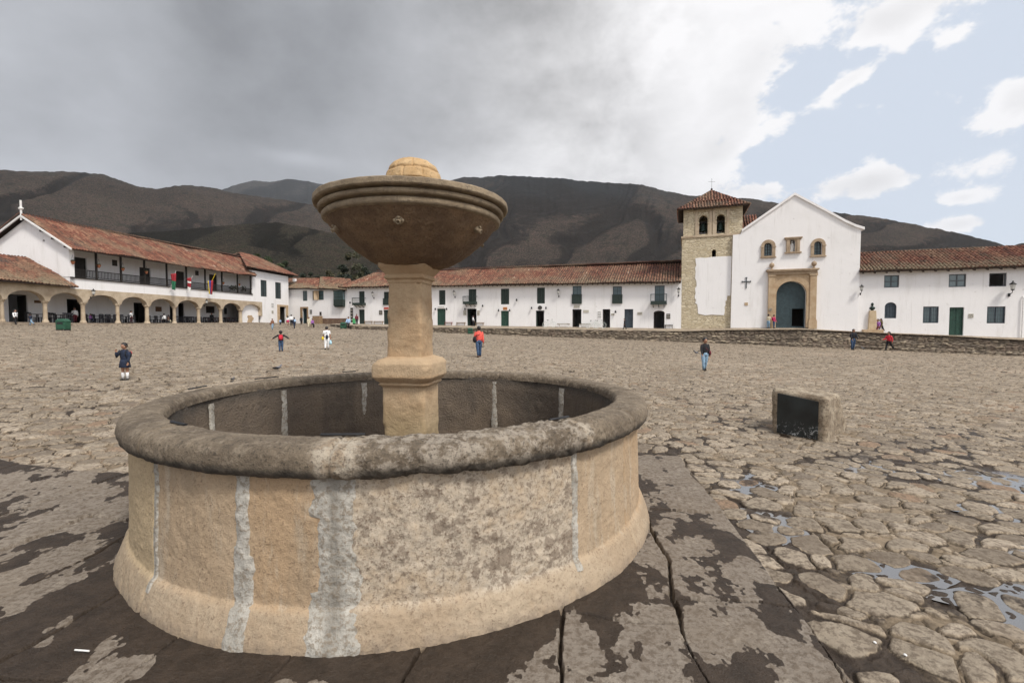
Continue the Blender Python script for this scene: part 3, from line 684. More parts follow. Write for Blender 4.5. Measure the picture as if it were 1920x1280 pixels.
c = colmix(nt, n1.step(.35, .65), (.25, .19, .125), (.37, .29, .195)); c = colmix(nt, (n2 + z*0).step(.48, .7)*.6, c, (.12, .10, .08)); c = colmix(nt, n3.step(.5, .75)*.4, c, (.09, .07, .05))
setc(nt, b, c, .93, n3 + n2, .018, .8)
grid_mesh('bowl_lip', to_xyz(Rg, Zg, T), None, wrap=True, mat=MAT['lip_stone'], parent=bowl)
def disp_dome(x, y, z, T):
    g = 0
    for zz_ in (3.555, 3.69): g = g - .02*np.exp(-((z-zz_ + .01*(vn(T*3, z*0, seed=3)-.5))/.010)**2)
    for k in range(9): g = g - .014*np.exp(-(wrapd(T, k*.698+.35*np.floor((z-3.42)/.135))*.3/.009)**2)*(z < 3.80)
    return g + (fbm(x*12, y*12, z*12, 3, 63)-.5)*.02
Rg, Zg, T = lathe_grid([(.26, 3.05), (.27, 3.36), (.295, 3.42), (.315, 3.50), (.318, 3.57), (.30, 3.66), (.255, 3.745), (.19, 3.80), (.10, 3.825), (.01, 3.83)], 260, 130, disp_dome)
m, nt, b, P = base_mat('dome_stone'); n1 = noise(nt, P, 5, 6, .6); n2 = noise(nt, P, 26, 6, .75)
c = colmix(nt, n1.step(.35, .65), (.48, .31, .15), (.57, .40, .22)); c = colmix(nt, n2.step(.50, .72)*.65, c, (.16, .10, .06)); setc(nt, b, c, .9, n2 + n1*.4, .02, .8)
grid_mesh('finial', to_xyz(Rg, Zg, T), None, wrap=True, mat=MAT['dome_stone'], parent=bowl)
ca = math.atan2(-FC.y, -FC.x)
for k in range(6):
    th = ca - R(10) + k*R(60); zc = 2.99; r0 = .835
    M = Matrix.Translation((FC.x + r0*math.cos(th), FC.y + r0*math.sin(th), zc)) @ Matrix.Rotation(th, 4, 'Z') @ Matrix.Rotation(R(28), 4, 'Y') @ Matrix.Scale(.72, 4)
    mb = MB(); mb.lathe([(.052, -.03), (.056, 0), (.048, .022), (.03, .03), (.028, .055), (.034, .072), (.022, .078), (.018, .05)], 14, M=M @ Matrix.Rotation(R(90), 4, 'Y'))
    for s in (-1, 1): mb.ell((.02, s*.052, .005), .024, .022, .028, 8, 5, M)
    mb.ell((.025, 0, .05), .022, .03, .018, 8, 5, M)
    mb.build('spout', MAT['lip_stone'], bowl, smooth=True)

bowl.location = (.045, 0, -.02)

# ------------------------------------------------------------------ stone block with a dark plaque
bl = [onground(1446, 812), onground(1549, 832), onground(1590, 806)]
p0, p1, p2 = bl; p3 = p0 + (p2-p1)
blk = thing('plaque_stone', 'squat block of weathered stone set with a dark square plaque, alone on the cobbles', 'monument', ((p0+p2)/2))
u = (p1-p0); v = (p3-p0); n = 34; t = np.linspace(-1, 1, n+1)
def rock(sx, sy, zt):   # squashed box grid
    P_ = []
    return P_
mb = MB(); N = 22
def face_grid(fn, name=None):
    vs = [fn(i/N, j/N) for i in range(N+1) for j in range(N+1)]
    fs = [(i*(N+1)+j, i*(N+1)+j+1, (i+1)*(N+1)+j+1, (i+1)*(N+1)+j) for i in range(N) for j in range(N)]; mb.add(vs, fs)
HT = .86
def bp(a, bb, c):   # a across front, bb back, c up ; tapering towards the top at the back
    q = p0 + u*a + v*bb*(1-.45*c) + Vector((0, 0, HT*c*(1-.10*a*(1-bb)-.08*bb) - .05*(1-c)))
    e = min(min(a, 1-a), min(bb, 1-bb)) if c > .5 else 9
    ctr = p0 + u*.5 + v*.4 + Vector((0, 0, .4)); dn = (q-ctr).normalized()
    f = float(fbm(np.array([q.x*2.5]), np.array([q.y*2.5]), np.array([q.z*2.5]), 4, 71)[0]-.5)*.14 + float(vn(np.array([q.x*14]), np.array([q.y*14]), np.array([q.z*14]), 72)[0]-.5)*.03
    if bb < .01 and .1 < a < .9: f *= .25
    k = sum(1 for w_ in (a, bb, c) if w_ < .02 or w_ > .98)
    return q + dn*(f - (.05 if k > 1 else 0))
face_grid(lambda a, c: bp(a, 0, c)); face_grid(lambda a, c: bp(a, 1, c)); face_grid(lambda b_, c: bp(0, b_, c)); face_grid(lambda b_, c: bp(1, b_, c)); face_grid(lambda a, b_: bp(a, b_, 1))
dressed('block_stone', (.20, .15, .10), (.42, .35, .26), 3.2, .85)
o = mb.build('block', MAT['block_stone'], blk, smooth=True)
bm = bmesh.new(); bm.from_mesh(o.data); bmesh.ops.remove_doubles(bm, verts=bm.verts, dist=.012); bmesh.ops.recalc_face_normals(bm, faces=bm.faces); bm.to_mesh(o.data); bm.free()
fn = Vector((u.y, -u.x, 0)).normalized(); fn = fn if fn.dot(-p0) > 0 else -fn
m, nt, b, P = base_mat('plaque_marble'); n1 = noise(nt, P, 14, 6, .7, 1.2); n2 = noise(nt, P, 4, 3); z = sep(nt, P.k)[2]
c = colmix(nt, n2.step(.3, .7), (.008, .011, .012), (.022, .028, .028)); c = colmix(nt, n1.step(.565, .62)*z.step(.30, .08)*.85, c, (.5, .51, .51)); setc(nt, b, c, n2.step(.3, .7, .35, .6), n1, .003, .4)
mb = MB(); ql = [p0+u*.115, p0+u*.86]
for z0, z1 in ((.035, .76),):
    A_, B_ = ql; up = Vector((0, 0, 1))
    mb.hexa([A_+up*z0+fn*.02, B_+up*(z0-.0)+fn*.02, B_+up*z0-fn*.05, A_+up*z0-fn*.05, A_+up*(z1)+fn*.02, B_+up*(z1-.06)+fn*.02, B_+up*(z1-.06)-fn*.05, A_+up*z1-fn*.05])
pq = mb.build('plaque', MAT['plaque_marble'], blk, bevel=.004)

# ------------------------------------------------------------------ mountains
def px_az(px): return math.atan((px-960)/F)
def heights(name, prof, r0, rr, amp, seed, nx, nr, mat, t0=.02, gul=1., az=None):
    pa = np.array([px_az(p[0]) for p in prof]); pt = np.array([(HOR-p[1])/F*math.cos(px_az(p[0])) for p in prof])
    A = np.linspace(az[0] if az else pa[0]-.35, az[1] if az else pa[-1]+.35, nx); q = np.linspace(0, 1.25, nr)
    QQ, AA = np.meshgrid(q, A, indexing='ij')
    Tt = np.interp(A, pa, pt)[None] + .0016*(fbm(A*160, A*0, o=4, seed=seed)-.5)[None]*2
    Rr = r0*(rr/r0)**QQ
    # gullies running down the slope, wandering sideways
    wa = AA*10 + 1.0*(fbm(AA*5, QQ*2.2, o=3, seed=seed+3)-.5)*2 - QQ*1.9
    g1 = 1-np.abs(2*vn(wa, QQ*.7, seed=seed+4)-1); g2 = 1-np.abs(2*fbm(wa*2.9+5, QQ*1.6, o=4, seed=seed+5)-1); g3 = fbm(AA*60, QQ*9, o=4, seed=seed+6)
    env = np.clip(QQ*1.6, 0, 1)*np.clip((1-QQ)*3.2, 0, 1)
    prf = np.where(QQ < 1, QQ**.72, 1-(QQ-1)*1.6)
    c1 = sst(.72, 1.0, g1); c2 = sst(.70, 1.0, g2)
    te = t0 + (Tt-t0)*prf + env*((1-g1)*.020*gul - c1*.030*gul - c2*.010*gul + .012*gul + (g3-.5)*.010)*amp
    te = np.where(QQ < 1, np.minimum(te, t0 + (Tt-t0)*(.12+.88*np.minimum(1, QQ*1.02+.02)) ), te)
    Z = HC + te*Rr; Z = np.where(QQ <= 0, -3., Z)
    gv = np.clip(c1*1.1*np.clip(QQ*4, 0, 1) + c2*.45, 0, 1)
    o = grid_mesh(name, np.stack([Rr*np.sin(AA), Rr*np.cos(AA), Z], -1), {'gully': np.stack([gv, gv, gv, gv*0+1], -1)}, mat=mat); return tag(o, kind='structure')
def hillmat(name, lo, mid, hi, sc, gsc):
    m, nt, b, P = base_mat(name); x, y, z = sep(nt, P.k); n1 = noise(nt, P, sc, 7, .6, .4); n2 = noise(nt, P, sc*7, 7, .68); n3 = noise(nt, P, sc*40, 5, .7)
    c = colmix(nt, n1.step(.38, .62), lo, mid); c = colmix(nt, (n2*.7+n1*.3).step(.48, .6)*.85, c, hi); c = colmix(nt, n3.step(.49, .55)*.85, c, tuple(q*.30 for q in lo)); n8 = noise(nt, P, sc*75, 3, .7); c = colmix(nt, n8.step(.55, .60)*.7, c, tuple(q*2.3 for q in mid)); c = colmix(nt, (n2*.5+n3*.5).step(.44, .36)*.5, c, tuple(q*1.45 for q in mid))
    a = attr(nt, 'gully'); gu = sep(nt, a.outputs['Color'])[0]; c = colmix(nt, (gu + (n2-.5)*1.8).step(.28, .85)*.8, c, tuple(q*.33 for q in lo))
    c = colmix(nt, (z + (n1-.5)*500).step(gsc*.55, gsc)*.7, c, (.023, .027, .030))
    setc(nt, b, c, 1., n2 + n3*.5, 12, .8); b.inputs['Specular IOR Level'].default_value = .1; return m
H1 = hillmat('hillside', (.029, .0235, .0185), (.066, .047, .036), (.031, .031, .021), .0042, 760)
H2 = hillmat('far_hillside', (.028, .028, .026), (.05, .044, .040), (.028, .032, .026), .002, 9000)
PR = [(-700, 350), (-300, 330), (0, 322), (60, 325), (150, 326), (205, 330), (262, 352), (300, 357), (350, 350), (400, 354), (440, 364), (500, 372), (560, 381), (620, 392), (700, 390), (770, 365), (830, 346), (870, 335), (905, 336), (940, 332), (1000, 335), (1060, 338), (1085, 342), (1130, 345), (1200, 349),
      (1240, 360), (1290, 369), (1400, 375), (1450, 383), (1560, 400), (1640, 410), (1720, 425), (1800, 441), (1860, 455), (1885, 463), (1905, 458), (1960, 456), (2200, 480), (2700, 520)]
heights('mountain', PR, 1150, 2300, 1., 5, 900, 170, H1, .035, az=(-1.12, 1.12))
heights('far_mountain', [(300, 400), (400, 366), (440, 352), (480, 342), (515, 344), (545, 338), (575, 341), (610, 348), (640, 350), (700, 360), (780, 366), (860, 380)], 2600, 6000, .5, 9, 260, 50, H2, .08, gul=.6, az=(-.75, -.05))
heights('foothill', [(-200, 452), (0, 452), (200, 440), (300, 436), (420, 425), (520, 418), (600, 432), (680, 452), (760, 476), (840, 500), (900, 520), (1000, 560)], 380, 820, .8, 21, 420, 90, hillmat('near_hillside', (.025, .023, .016), (.050, .037, .026), (.024, .030, .015), .009, 9000), .03, az=(-1.1, .2))

# ------------------------------------------------------------------ building helpers
FR = Frame((-24.1, 70.8), (19.3, 54.9))      # the long street front facing us
FL = Frame((-47.9, 30.0), (-42.0, 89.0))     # the arcaded front on the left
def fpx(fr, x, y, dep=0.): a, z = fr.hit(x, y, dep); return a, z
def leaf_window(fr, parent, r, mat, style='leaf', dep=.10, name='window', arched=False):
    a0, a1, z0, z1 = fr.rect(r); f = .09; mb = MB(); am = (a0+a1)/2
    po = apoly if arched else rpoly
    fr.prism(mb, po(a0-.01, a1+.01, z0-.01, z1+.01), dep, dep+.09, [po(a0+f, a1-f, z0+f, z1-f)])
    if style == 'glazed':
        fr.box(mb, am-.04, am+.04, dep+.005, dep+.08, z0+f, z1-f)
        for k in range(1, 4): fr.box(mb, a0+f, a1-f, dep+.02, dep+.06, z0+(z1-z0)*k/4-.02, z0+(z1-z0)*k/4+.02)
        for s in (.25, .75): fr.box(mb, a0+(a1-a0)*s-.015, a0+(a1-a0)*s+.015, dep+.02, dep+.06, z0+f, z1-f)
    elif style == 'cross':
        fr.box(mb, am-.05, am+.05, dep+.005, dep+.08, z0+f, z1-f); zm = (z0+z1)/2; fr.box(mb, a0+f, a1-f, dep+.01, dep+.07, zm-.04, zm+.04)
    elif style == 'bars':
        n = max(4, int((a1-a0)/.16))
        for k in range(1, n): fr.box(mb, a0+(a1-a0)*k/n-.012, a0+(a1-a0)*k/n+.012, dep-.05, dep-.02, z0+f*.3, z1-f*.3)
        for k in (1, 2, 3): fr.box(mb, a0+.01, a1-.01, dep-.045, dep-.025, z0+(z1-z0)*k/4-.015, z0+(z1-z0)*k/4+.015)
        fr.box(mb, am-.04, am+.04, dep+.005, dep+.08, z0+f, z1-f)
    w = mb.build(name, mat, parent)
    mb = MB()
    if style == 'leaf':
        for s0, s1 in ((a0+f, am-.012), (am+.012, a1-f)):
            fr.box(mb, s0, s1, dep+.03, dep+.07, z0+f, z1-f)
            h = (z1-z0-2*f)/3
            for k in range(3): fr.box(mb, s0+.07, s1-.07, dep+.015, dep+.04, z0+f+k*h+.07, z0+f+(k+1)*h-.07)
        mb.build('shutter', mat, w)
    elif style != 'open':
        fr.prism(mb, po(a0+f-.01, a1-f+.01, z0+f-.01, z1-f+.01), dep+.045, dep+.055); mb.build('pane', MAT['glass'], w)
    return w
def door(fr, parent, r, mat, open_=False, dep=.15, arched=False, name='door', rise=None):
    a0, a1, z0, z1 = fr.rect(r); f = .08; mb = MB(); am = (a0+a1)/2
    po = (lambda *p: apoly(*p, rise=rise)) if arched else rpoly
    fr.prism(mb, po(a0-.01, a1+.01, z0-.0, z1+.01), dep, dep+.1, [po(a0+f, a1-f, z0+.012, z1-f)])
    d = mb.build(name, mat, parent); mb = MB()
    if open_:     # leaves folded back into the dark room
        for a, s in ((a0+f, 1), (a1-f, -1)): fr.box(mb, min(a, a+s*.05), max(a, a+s*.05), dep+.1, dep+.1+(a1-a0)*.45, z0+.02, z1-f)
    else:
        for s0, s1 in ((a0+f, am-.01), (am+.01, a1-f)):
            if arched: fr.prism(mb, [(s, z) for s, z in po(a0+f, a1-f, z0+.02, z1-f) if s0-.02 <= s <= s1+.02] + ([(s0, z1-f)] if s0 > am else [(s1, z1-f)]) if False else rpoly(s0, s1, z0+.02, z1-f-(rise or 0)), dep+.04, dep+.08)
            else: fr.box(mb, s0, s1, dep+.04, dep+.08, z0+.02, z1-f)
            h = (z1-z0-f-.02)/4
            for k in range(4 if not arched else 3): fr.box(mb, s0+.06, s1-.06, dep+.025, dep+.045, z0+k*h+.07, z0+(k+1)*h-.03)
    mb.build('door_leaf', mat, d)
    return d
def hole(fr, r, arched=False, rise=None, grow=0.):
    a0, a1, z0, z1 = fr.rect(r); return apoly(a0, a1, z0, z1, rise=rise) if arched else rpoly(a0, a1, z0, z1)
def parapet(fr, parent, r, mat, dep=-.14):
    a0, a1, z0, z1 = fr.rect(r); mb = MB(); fr.box(mb, a0, a1, dep, .02, z0, z0+.08); fr.box(mb, a0, a1, dep, dep+.05, z0+.08, z1)
    for a in (a0, a1-.05): fr.box(mb, a, a+.05, dep+.05, .02, z0+.08, z1)
    n = max(3, int((a1-a0)/.3))
    for k in range(n): fr.box(mb, a0+(a1-a0)*(k+.12)/n, a0+(a1-a0)*(k+.88)/n, dep-.015, dep, z0+.14, z1-.08)
    fr.box(mb, a0-.03, a1+.03, dep-.03, dep+.07, z1, z1+.05)
    return mb.build('balcony', mat, parent)
def rail_balcony(fr, parent, r, mat, out=.75):
    a0, a1, z0, z1 = fr.rect(r); mb = MB(); zb = z0+(z1-z0)*.38
    fr.box(mb, a0, a1, -out, .0, z0+.1, z0+.22); fr.box(mb, a0+.02, a1-.02, -out+.01, -out+.04, z0+.22, zb); 
    for a in (a0+.02, a1-.05): fr.box(mb, a, a+.03, -out+.04, 0, z0+.22, zb)
    fr.box(mb, a0, a1, -out, -out+.06, z1-.06, z1)
    for a in (a0, a1-.06): fr.box(mb, a, a+.06, -out+.06, 0, z1-.06, z1); fr.box(mb, a, a+.06, -out+.003, -out+.057, zb, z1-.06)
    n = int((a1-a0)/.14)
    for k in range(1, n): fr.box(mb, a0+(a1-a0)*k/n-.01, a0+(a1-a0)*k/n+.01, -out+.02, -out+.04, zb, z1-.06)
    for k in range(3): aa = a0+(a1-a0)*(k+.5)/3; mb.tube([fr.pt(aa, -out+.1, z0+.1), fr.pt(aa, -.02, z0-.25)], .04, 6)
    return mb.build('balcony', mat, parent)
def body_box(fr, parent, a0, a1, zb, zt, depth, mat, name='side_wall', t=.5):
    mb = MB(); fr.box(mb, a0, a0+t, .5, depth, zb, zt); fr.box(mb, a1-t, a1, .5, depth, zb, zt); fr.box(mb, a0+t, a1-t, depth-t, depth, zb, zt)
    fr.box(mb, a0+t, a1-t, .5, depth-t, zb, zb+.12)
    return mb.build(name, mat, parent)

# ================================================================== long white building, centre
zt_pts = [(650, 606.5), (820, 609.5), (1040, 612.3), (1275, 616), (1369, 614.5), (1490, 614.5), (1612, 621.5), (1779, 628), (1925, 633.5), (2300, 645)]
ZT = [fpx(FR, x, y) for x, y in zt_pts]; ZTa = [p[0] for p in ZT]; ZTz = [p[1] for p in ZT]
def terr_z(a): return float(np.interp(a, ZTa, ZTz))
white = thing('white_building', 'long white two-storey building with ten doorways, left of the bell tower', 'building', FR.pt(20, 0, 1.8))
aL = fpx(FR, 651, 580)[0]; aR = fpx(FR, 1277.5, 580)[0]
zE0 = fpx(FR, 700, 533, -.1)[1]; zE1 = fpx(FR, 1270, 524, -.1)[1]; zb = 0.7
Z_e = (zE0+zE1)/2
UP = [(673, 546, 683.6, 570.5), (719.6, 547, 730.2, 571), (823, 544, 835, 571.5), (878.5, 542, 893, 571), (939, 541, 954.6, 570.5), (1006.7, 539, 1021.6, 569), (1073.5, 536, 1090.4, 569), (1149, 536.8, 1166, 568.7), (1227.7, 535.3, 1246, 570)]
up_style = ['leaf', 'leaf', 'leaf', 'leaf', 'leaf', 'leaf', 'glazed', 'glazed', 'glazed']
LOW = [(673, 580, 683.6, 607), (719, 581, 730, 607.6), (819.4, 578.5, 835.2, 609.4), (875.6, 578.5, 893.4, 610.2), (939, 582.5, 954, 611), (1004.5, 582, 1020, 612), (1073, 579.6, 1090, 613), (1129.8, 579.5, 1144, 614), (1170.6, 579.5, 1187, 615)]
ARC = (1225.5, 582.4, 1246, 615.6)
def snap(fr, r, ground=terr_z):   # door rectangle whose foot stands on the terrace
    return r
def drect(fr, r, zf, lift=.0):
    a0, a1, z0, z1 = fr.rect(r); return (a0, a1, zf((a0+a1)/2)+lift, z1)
holes = [hole(FR, r) for r in UP]
for r in LOW: a0, a1, z0, z1 = drect(FR, r, terr_z); holes.append(rpoly(a0, a1, z0, z1))
a0, a1, z0, z1 = drect(FR, ARC, terr_z); holes.append(apoly(a0, a1, z0, z1, rise=.25))
mb = MB(); FR.prism(mb, [(aL, zb), (aR, zb), (aR, zE1), (aL, zE0)], 0, .5, holes); mb.build('front_wall', MAT['whitewash'], white)
body_box(FR, white, aL, aR, zb, Z_e-.15, 9.5, MAT['whitewash'])
gm, wm = MAT['dark_green_wood'], MAT['blue_green_wood']
for r, st in zip(UP, up_style): leaf_window(FR, white, r, wm if st == 'glazed' else gm, st)
class _D: pass
def door_at(fr, parent, rr4, mat, open_, arched=False, rise=None, dep=.15, floor=None):
    """door from world extents (a0,a1,z0,z1)"""
    f2 = _D(); f2.__dict__ = fr.__dict__; f3 = Frame.__new__(Frame); f3.o, f3.u, f3.w = fr.o, fr.u, fr.w; f3.rect = lambda r, dep=0.: rr4
    return door(f3, parent, None, mat, open_, dep, arched, rise=rise)
dm_ = [gm, gm, MAT['green_door'], gm, MAT['green_door'], gm, MAT['dark_wood'], MAT['dark_wood'], MAT['slate_blue_wood']]
op_ = [False, False, False, True, False, True, True, True, False]
for r, m_, o_ in zip(LOW, dm_, op_): door_at(FR, white, drect(FR, r, terr_z), m_, o_)
door_at(FR, white, drect(FR, ARC, terr_z), MAT['dark_wood'], True, True, .25)
for r in ((719, 560, 731, 571.5), (1072.5, 552.5, 1091, 569.5), (1148, 553, 1167, 569)): parapet(FR, white, r, gm)
rail_balcony(FR, white, (666, 558.5, 686, 573.5), gm); rail_balcony(FR, white, (872, 555.5, 895, 571.5), gm); rail_balcony(FR, white, (1220.3, 551.6, 1250.7, 572.4), gm)
ov = .75; dr = 5.0
zr0 = HC + (606-505.5)/F*FR.pt(fpx(FR, 830, 505)[0], dr, 0).y; zr1 = HC + (606-489.5)/F*FR.pt(aR, dr, 0).y
eaL = aL-.95
sl_ = (zr1-zE1)/dr
E0, E1 = FR.pt(eaL, -ov, zE0-ov*sl_+.1), FR.pt(aR-.05, -ov, zE1-ov*sl_+.1)
arL = fpx(FR, 704, 509, dr)[0]
R0, R1 = FR.pt(arL, dr, zr0), FR.pt(aR-.05, dr, zr1)
roof('roof', E0, E1, R1, R0, white, seed=3, lich=.75, sag=.13, part='roof')
E2 = FR.pt(eaL, 2*dr+ov, zE0-.4)
roof('roof', E2, E0, R0, R0, white, seed=4, lich=1.0, sag=.06, part='roof')
roof('roof', FR.pt(aR, 2*dr+ov, zE1-.4), E2, R0, R1, white, seed=5, part='roof')
ridge_cap(R0, R1, white, 5); ridge_cap(E0, R0, white, 6)
mb = MB(); n = int((aR-aL)/.62)
for k in range(n):
    a = aL+.2+(aR-aL-.4)*k/(n-1); ze = np.interp(a, [aL, aR], [zE0, zE1]); mb.hexa([FR.pt(a-.06, -ov+.05, ze-ov*sl_-.12), FR.pt(a+.06, -ov+.05, ze-ov*sl_-.12), FR.pt(a+.06, 0, ze-.14), FR.pt(a-.06, 0, ze-.14), FR.pt(a-.06, -ov+.05, ze-ov*sl_-.02), FR.pt(a+.06, -ov+.05, ze-ov*sl_-.02), FR.pt(a+.06, 0, ze-.02), FR.pt(a-.06, 0, ze-.02)])
mb.build('rafters', MAT['eave_dark'], white)

# ================================================================== church
church = thing('church', 'white gabled church with arched teal door in stone portal', 'church', FR.pt(55, 0, 1))
CF = Frame.__new__(Frame); CF.o, CF.u, CF.w = FR.o - FR.w*.35, FR.u, FR.w
cpt = lambda x, y: fpx(CF, x, y)
outl = [cpt(1369.5, 616), cpt(1608, 624), cpt(1614.5, 432.5), cpt(1620.5, 429), cpt(1604, 424), cpt(1585, 415.5), cpt(1560, 401.5), cpt(1490, 364.5), cpt(1391, 433), cpt(1388.5, 439), cpt(1374.5, 440.5)]
outl[0] = (outl[0][0], -1.); outl[1] = (outl[1][0], -1.)
cdoor = (1454.5, 527.5, 1510.7, 614.3); cw1 = (1432.5, 455.5, 1447.5, 480); cw2 = (1526, 452.5, 1540.7, 478); nich = (1481, 448.5, 1490.5, 472)
mb = MB(); CF.prism(mb, outl, 0, .8, [hole(CF, cdoor, True), hole(CF, cw1, True), hole(CF, cw2, True), hole(CF, nich, True)]); mb.build('facade', MAT['whitewash'], church)
# coping along the gable
mb = MB(); cp = [cpt(1391, 433), cpt(1490, 364.5), cpt(1560, 401.5), cpt(1585, 415.5), cpt(1604, 424), cpt(1620.5, 429)]
for p, q in zip(cp, cp[1:]):
    mb.hexa([CF.pt(p[0], -.16, p[1]-.1), CF.pt(q[0], -.16, q[1]-.1), CF.pt(q[0], .95, q[1]-.1), CF.pt(p[0], .95, p[1]-.1), CF.pt(p[0], -.16, p[1]+.16), CF.pt(q[0], -.16, q[1]+.16), CF.pt(q[0], .95, q[1]+.16), CF.pt(p[0], .95, p[1]+.16)])
mb.build('coping', MAT['whitewash'], church)
ca0, ca1 = outl[0][0]+.6, cpt(1609, 500)[0]-.15
zca = cpt(1490, 364.5)
mb = MB(); CF.box(mb, ca0, ca0+.6, .8, 30, -1, cpt(1614, 440)[1]-.6); CF.box(mb, ca1-.6, ca1, .8, 30, -1, cpt(1614, 440)[1]-.6); CF.box(mb, ca0+.6, ca1-.6, 29.4, 30, -1, cpt(1614, 440)[1]); mb.build('nave_wall', MAT['tower_stone'], church)
ze_ = cpt(1614, 440)[1]-.6; zk = zca[1]-1.0
roof('r', CF.pt(ca0-.3, .9, ze_), CF.pt(ca0-.3, 30, ze_), CF.pt(zca[0], 30, zk), CF.pt(zca[0], .9, zk), church, seed=11); roof('r', CF.pt(ca1+.3, 30, ze_), CF.pt(ca1+.3, .9, ze_), CF.pt(zca[0], .9, zk), CF.pt(zca[0], 30, zk), church, seed=12)
# small cross roof visible between tower and gable
ax0 = fpx(CF, 1380, 420, 3)[0]; ax1 = fpx(CF, 1424, 420, 3)[0]
roof('r', CF.pt(ax0, 2.6, fpx(CF, 1400, 432, 2.6)[1]), CF.pt(ax1, 2.6, fpx(CF, 1400, 432, 2.6)[1]), CF.pt(ax1, 5.5, fpx(CF, 1400, 405, 5.5)[1]), CF.pt(ax0, 5.5, fpx(CF, 1400, 405, 5.5)[1]), church, seed=13, lich=.1)
for r, lab in ((cw1, (1427, 449.5, 1453.7, 481.5)), (cw2, (1520, 447, 1547.5, 479.5))):
    a0, a1, z0, z1 = CF.rect(lab); b0, b1, y0, y1 = CF.rect(r)
    mb = MB(); CF.prism(mb, apoly(a0, a1, z0, z1), -.14, .02, [apoly(b0, b1, y0, y1)]); CF.box(mb, a0-.08, a1+.08, -.2, .02, z0-.12, z0); CF.box(mb, a0-.06, a0+.28, -.18, -.14, y0+.9, y0+1.02); CF.box(mb, a1-.28, a1+.06, -.18, -.14, y0+.9, y0+1.02)
    s = mb.build('window_surround', MAT['niche_stone'], church, bevel=.015)
    w = leaf_window(CF, church, r, MAT['iron'], 'bars', .25, arched=True)
# niche
a0, a1, z0, z1 = CF.rect((1474, 447.5, 1499.5, 472.5)); b0, b1, y0, y1 = CF.rect(nich)
mb = MB(); CF.prism(mb, rpoly(a0, a1, z0, z1), -.16, .02, [apoly(b0, b1, y0, y1)]); CF.box(mb, a0-.2, a1+.2, -.30, .02, z1, z1+.14); CF.box(mb, a0-.1, a1+.1, -.24, .02, z1-.14, z1); CF.box(mb, a0-.15, a1+.15, -.26, .02, z0-.14, z0)
for a in (a0, a1-.3): CF.box(mb, a+.02, a+.28, -.22, -.16, z0, z1-.14)
nb_ = mb.build('niche', MAT['niche_stone'], church, bevel=.015)
mb = MB(); CF.box(mb, b0-.05, b1+.05, .8, .9, y0-.05, y1+.05); mb.build('niche_back', MAT['niche_stone'], nb_)
st = CF.pt((b0+b1)/2, .25, y0); mb = MB(); mb.lathe([(.17, 0), (.16, .25), (.19, .6), (.17, .85), (.08, .95)], 12, st); mb.ell(st+Vector((0, 0, 1.08)), .09, .1, .12); mb.tube([st+Vector((-.15, -.02, .8)), st+Vector((-.12, -.16, .6)), st+Vector((0, -.2, .72))], .045, 6); mb.tube([st+Vector((.15, -.02, .8)), st+Vector((.12, -.16, .6)), st+Vector((0, -.2, .72))], .045, 6)
tag(mb.build('statue', MAT['white_paint'], smooth=True), 'small white robed statue standing in the stone niche above the church door', 'statue')
# portal
P0 = CF.rect((1439.5, 512, 1529.5, 614.6)); b0, b1, y0, y1 = CF.rect(cdoor); z0 = y0
mb = MB(); CF.prism(mb, rpoly(P0[0], P0[1], z0, P0[3]), -.18, .02, [apoly(b0, b1, z0-.001, y1, 24)])
portal = mb.build('portal', MAT['portal_stone'], church, bevel=.012)
mb = MB(); r_ = (b1-b0)/2; CF.prism(mb, [(b0-.55, z0)] + [(b0-.55, y1-r_)] + [((b0+b1)/2 + (r_+.55)*math.cos(math.pi*(1-i/24)), y1-r_+(r_+.55)*math.sin(math.pi*i/24)) for i in range(1, 24)] + [(b1+.55, y1-r_), (b1+.55, z0), (b1, z0)] + [((b0+b1)/2 + r_*math.cos(math.pi*i/24), y1-r_+r_*math.sin(math.pi*i/24)) for i in range(25)] + [(b0, z0)], -.27, -.18)
for i in range(1, 13):
    t = math.pi*i/13; c_ = (b0+b1)/2; 
mb.build('archivolt', MAT['portal_stone'], portal, bevel=.03)
mb = MB()
for a, w_ in ((P0[0], .62), (P0[1]-.62, .62)):
    CF.box(mb, a, a+w_, -.34, -.18, z0+.9, P0[3]-.35); CF.box(mb, a-.08, a+w_+.08, -.42, -.18, z0-.1, z0+.75); CF.box(mb, a-.04, a+w_+.04, -.38, -.18, z0+.75, z0+.9); CF.box(mb, a-.07, a+w_+.07, -.40, -.18, P0[3]-.35, P0[3]-.15); mb.build('pilaster', MAT['portal_stone'], portal, bevel=.02); mb = MB()
mb = MB(); k0, k1, _, kz = CF.rect((1436, 504, 1534, 508)); CF.box(mb, P0[0]-.05, P0[1]+.05, -.36, .02, P0[3]-.15, P0[3]+.08); CF.box(mb, k0+.15, k1-.15, -.48, .02, P0[3]+.08, P0[3]+.22); CF.box(mb, k0, k1, -.60, .02, P0[3]+.22, P0[3]+.40); mb.build('cornice', MAT['niche_stone'], portal, bevel=.02)
zc_ = P0[3]+.40
for x in (1446.3, 1525): a = cpt(x, 500)[0]; mb = MB(); mb.lathe([(.15, 0), (.13, .08), (.06, .16), (.09, .22), (.21, .34), (.26, .50), (.2, .66), (.08, .72), (.04, .78)], 14, CF.pt(a, -.28, zc_)); mb.build('urn', MAT['niche_stone'], portal, smooth=True)
mb = MB(); ap = apoly(b0, b1, z0, y1, 24); cm = cpt(1482.3, 560)[0]; wk = CF.rect((1485.5, 578.5, 1507.5, 612.8))
CF.prism(mb, ap, .28, .36, [rpoly(wk[0], wk[1], z0+.15, wk[3])])
n = 9
for k in range(1, n): a = b0+(b1-b0)*k/n; 
CF.box(mb, cm-.03, cm+.03, .265, .28, z0+.02, y1-.1)
dd = mb.build('door', MAT['blue_green_wood'], church)
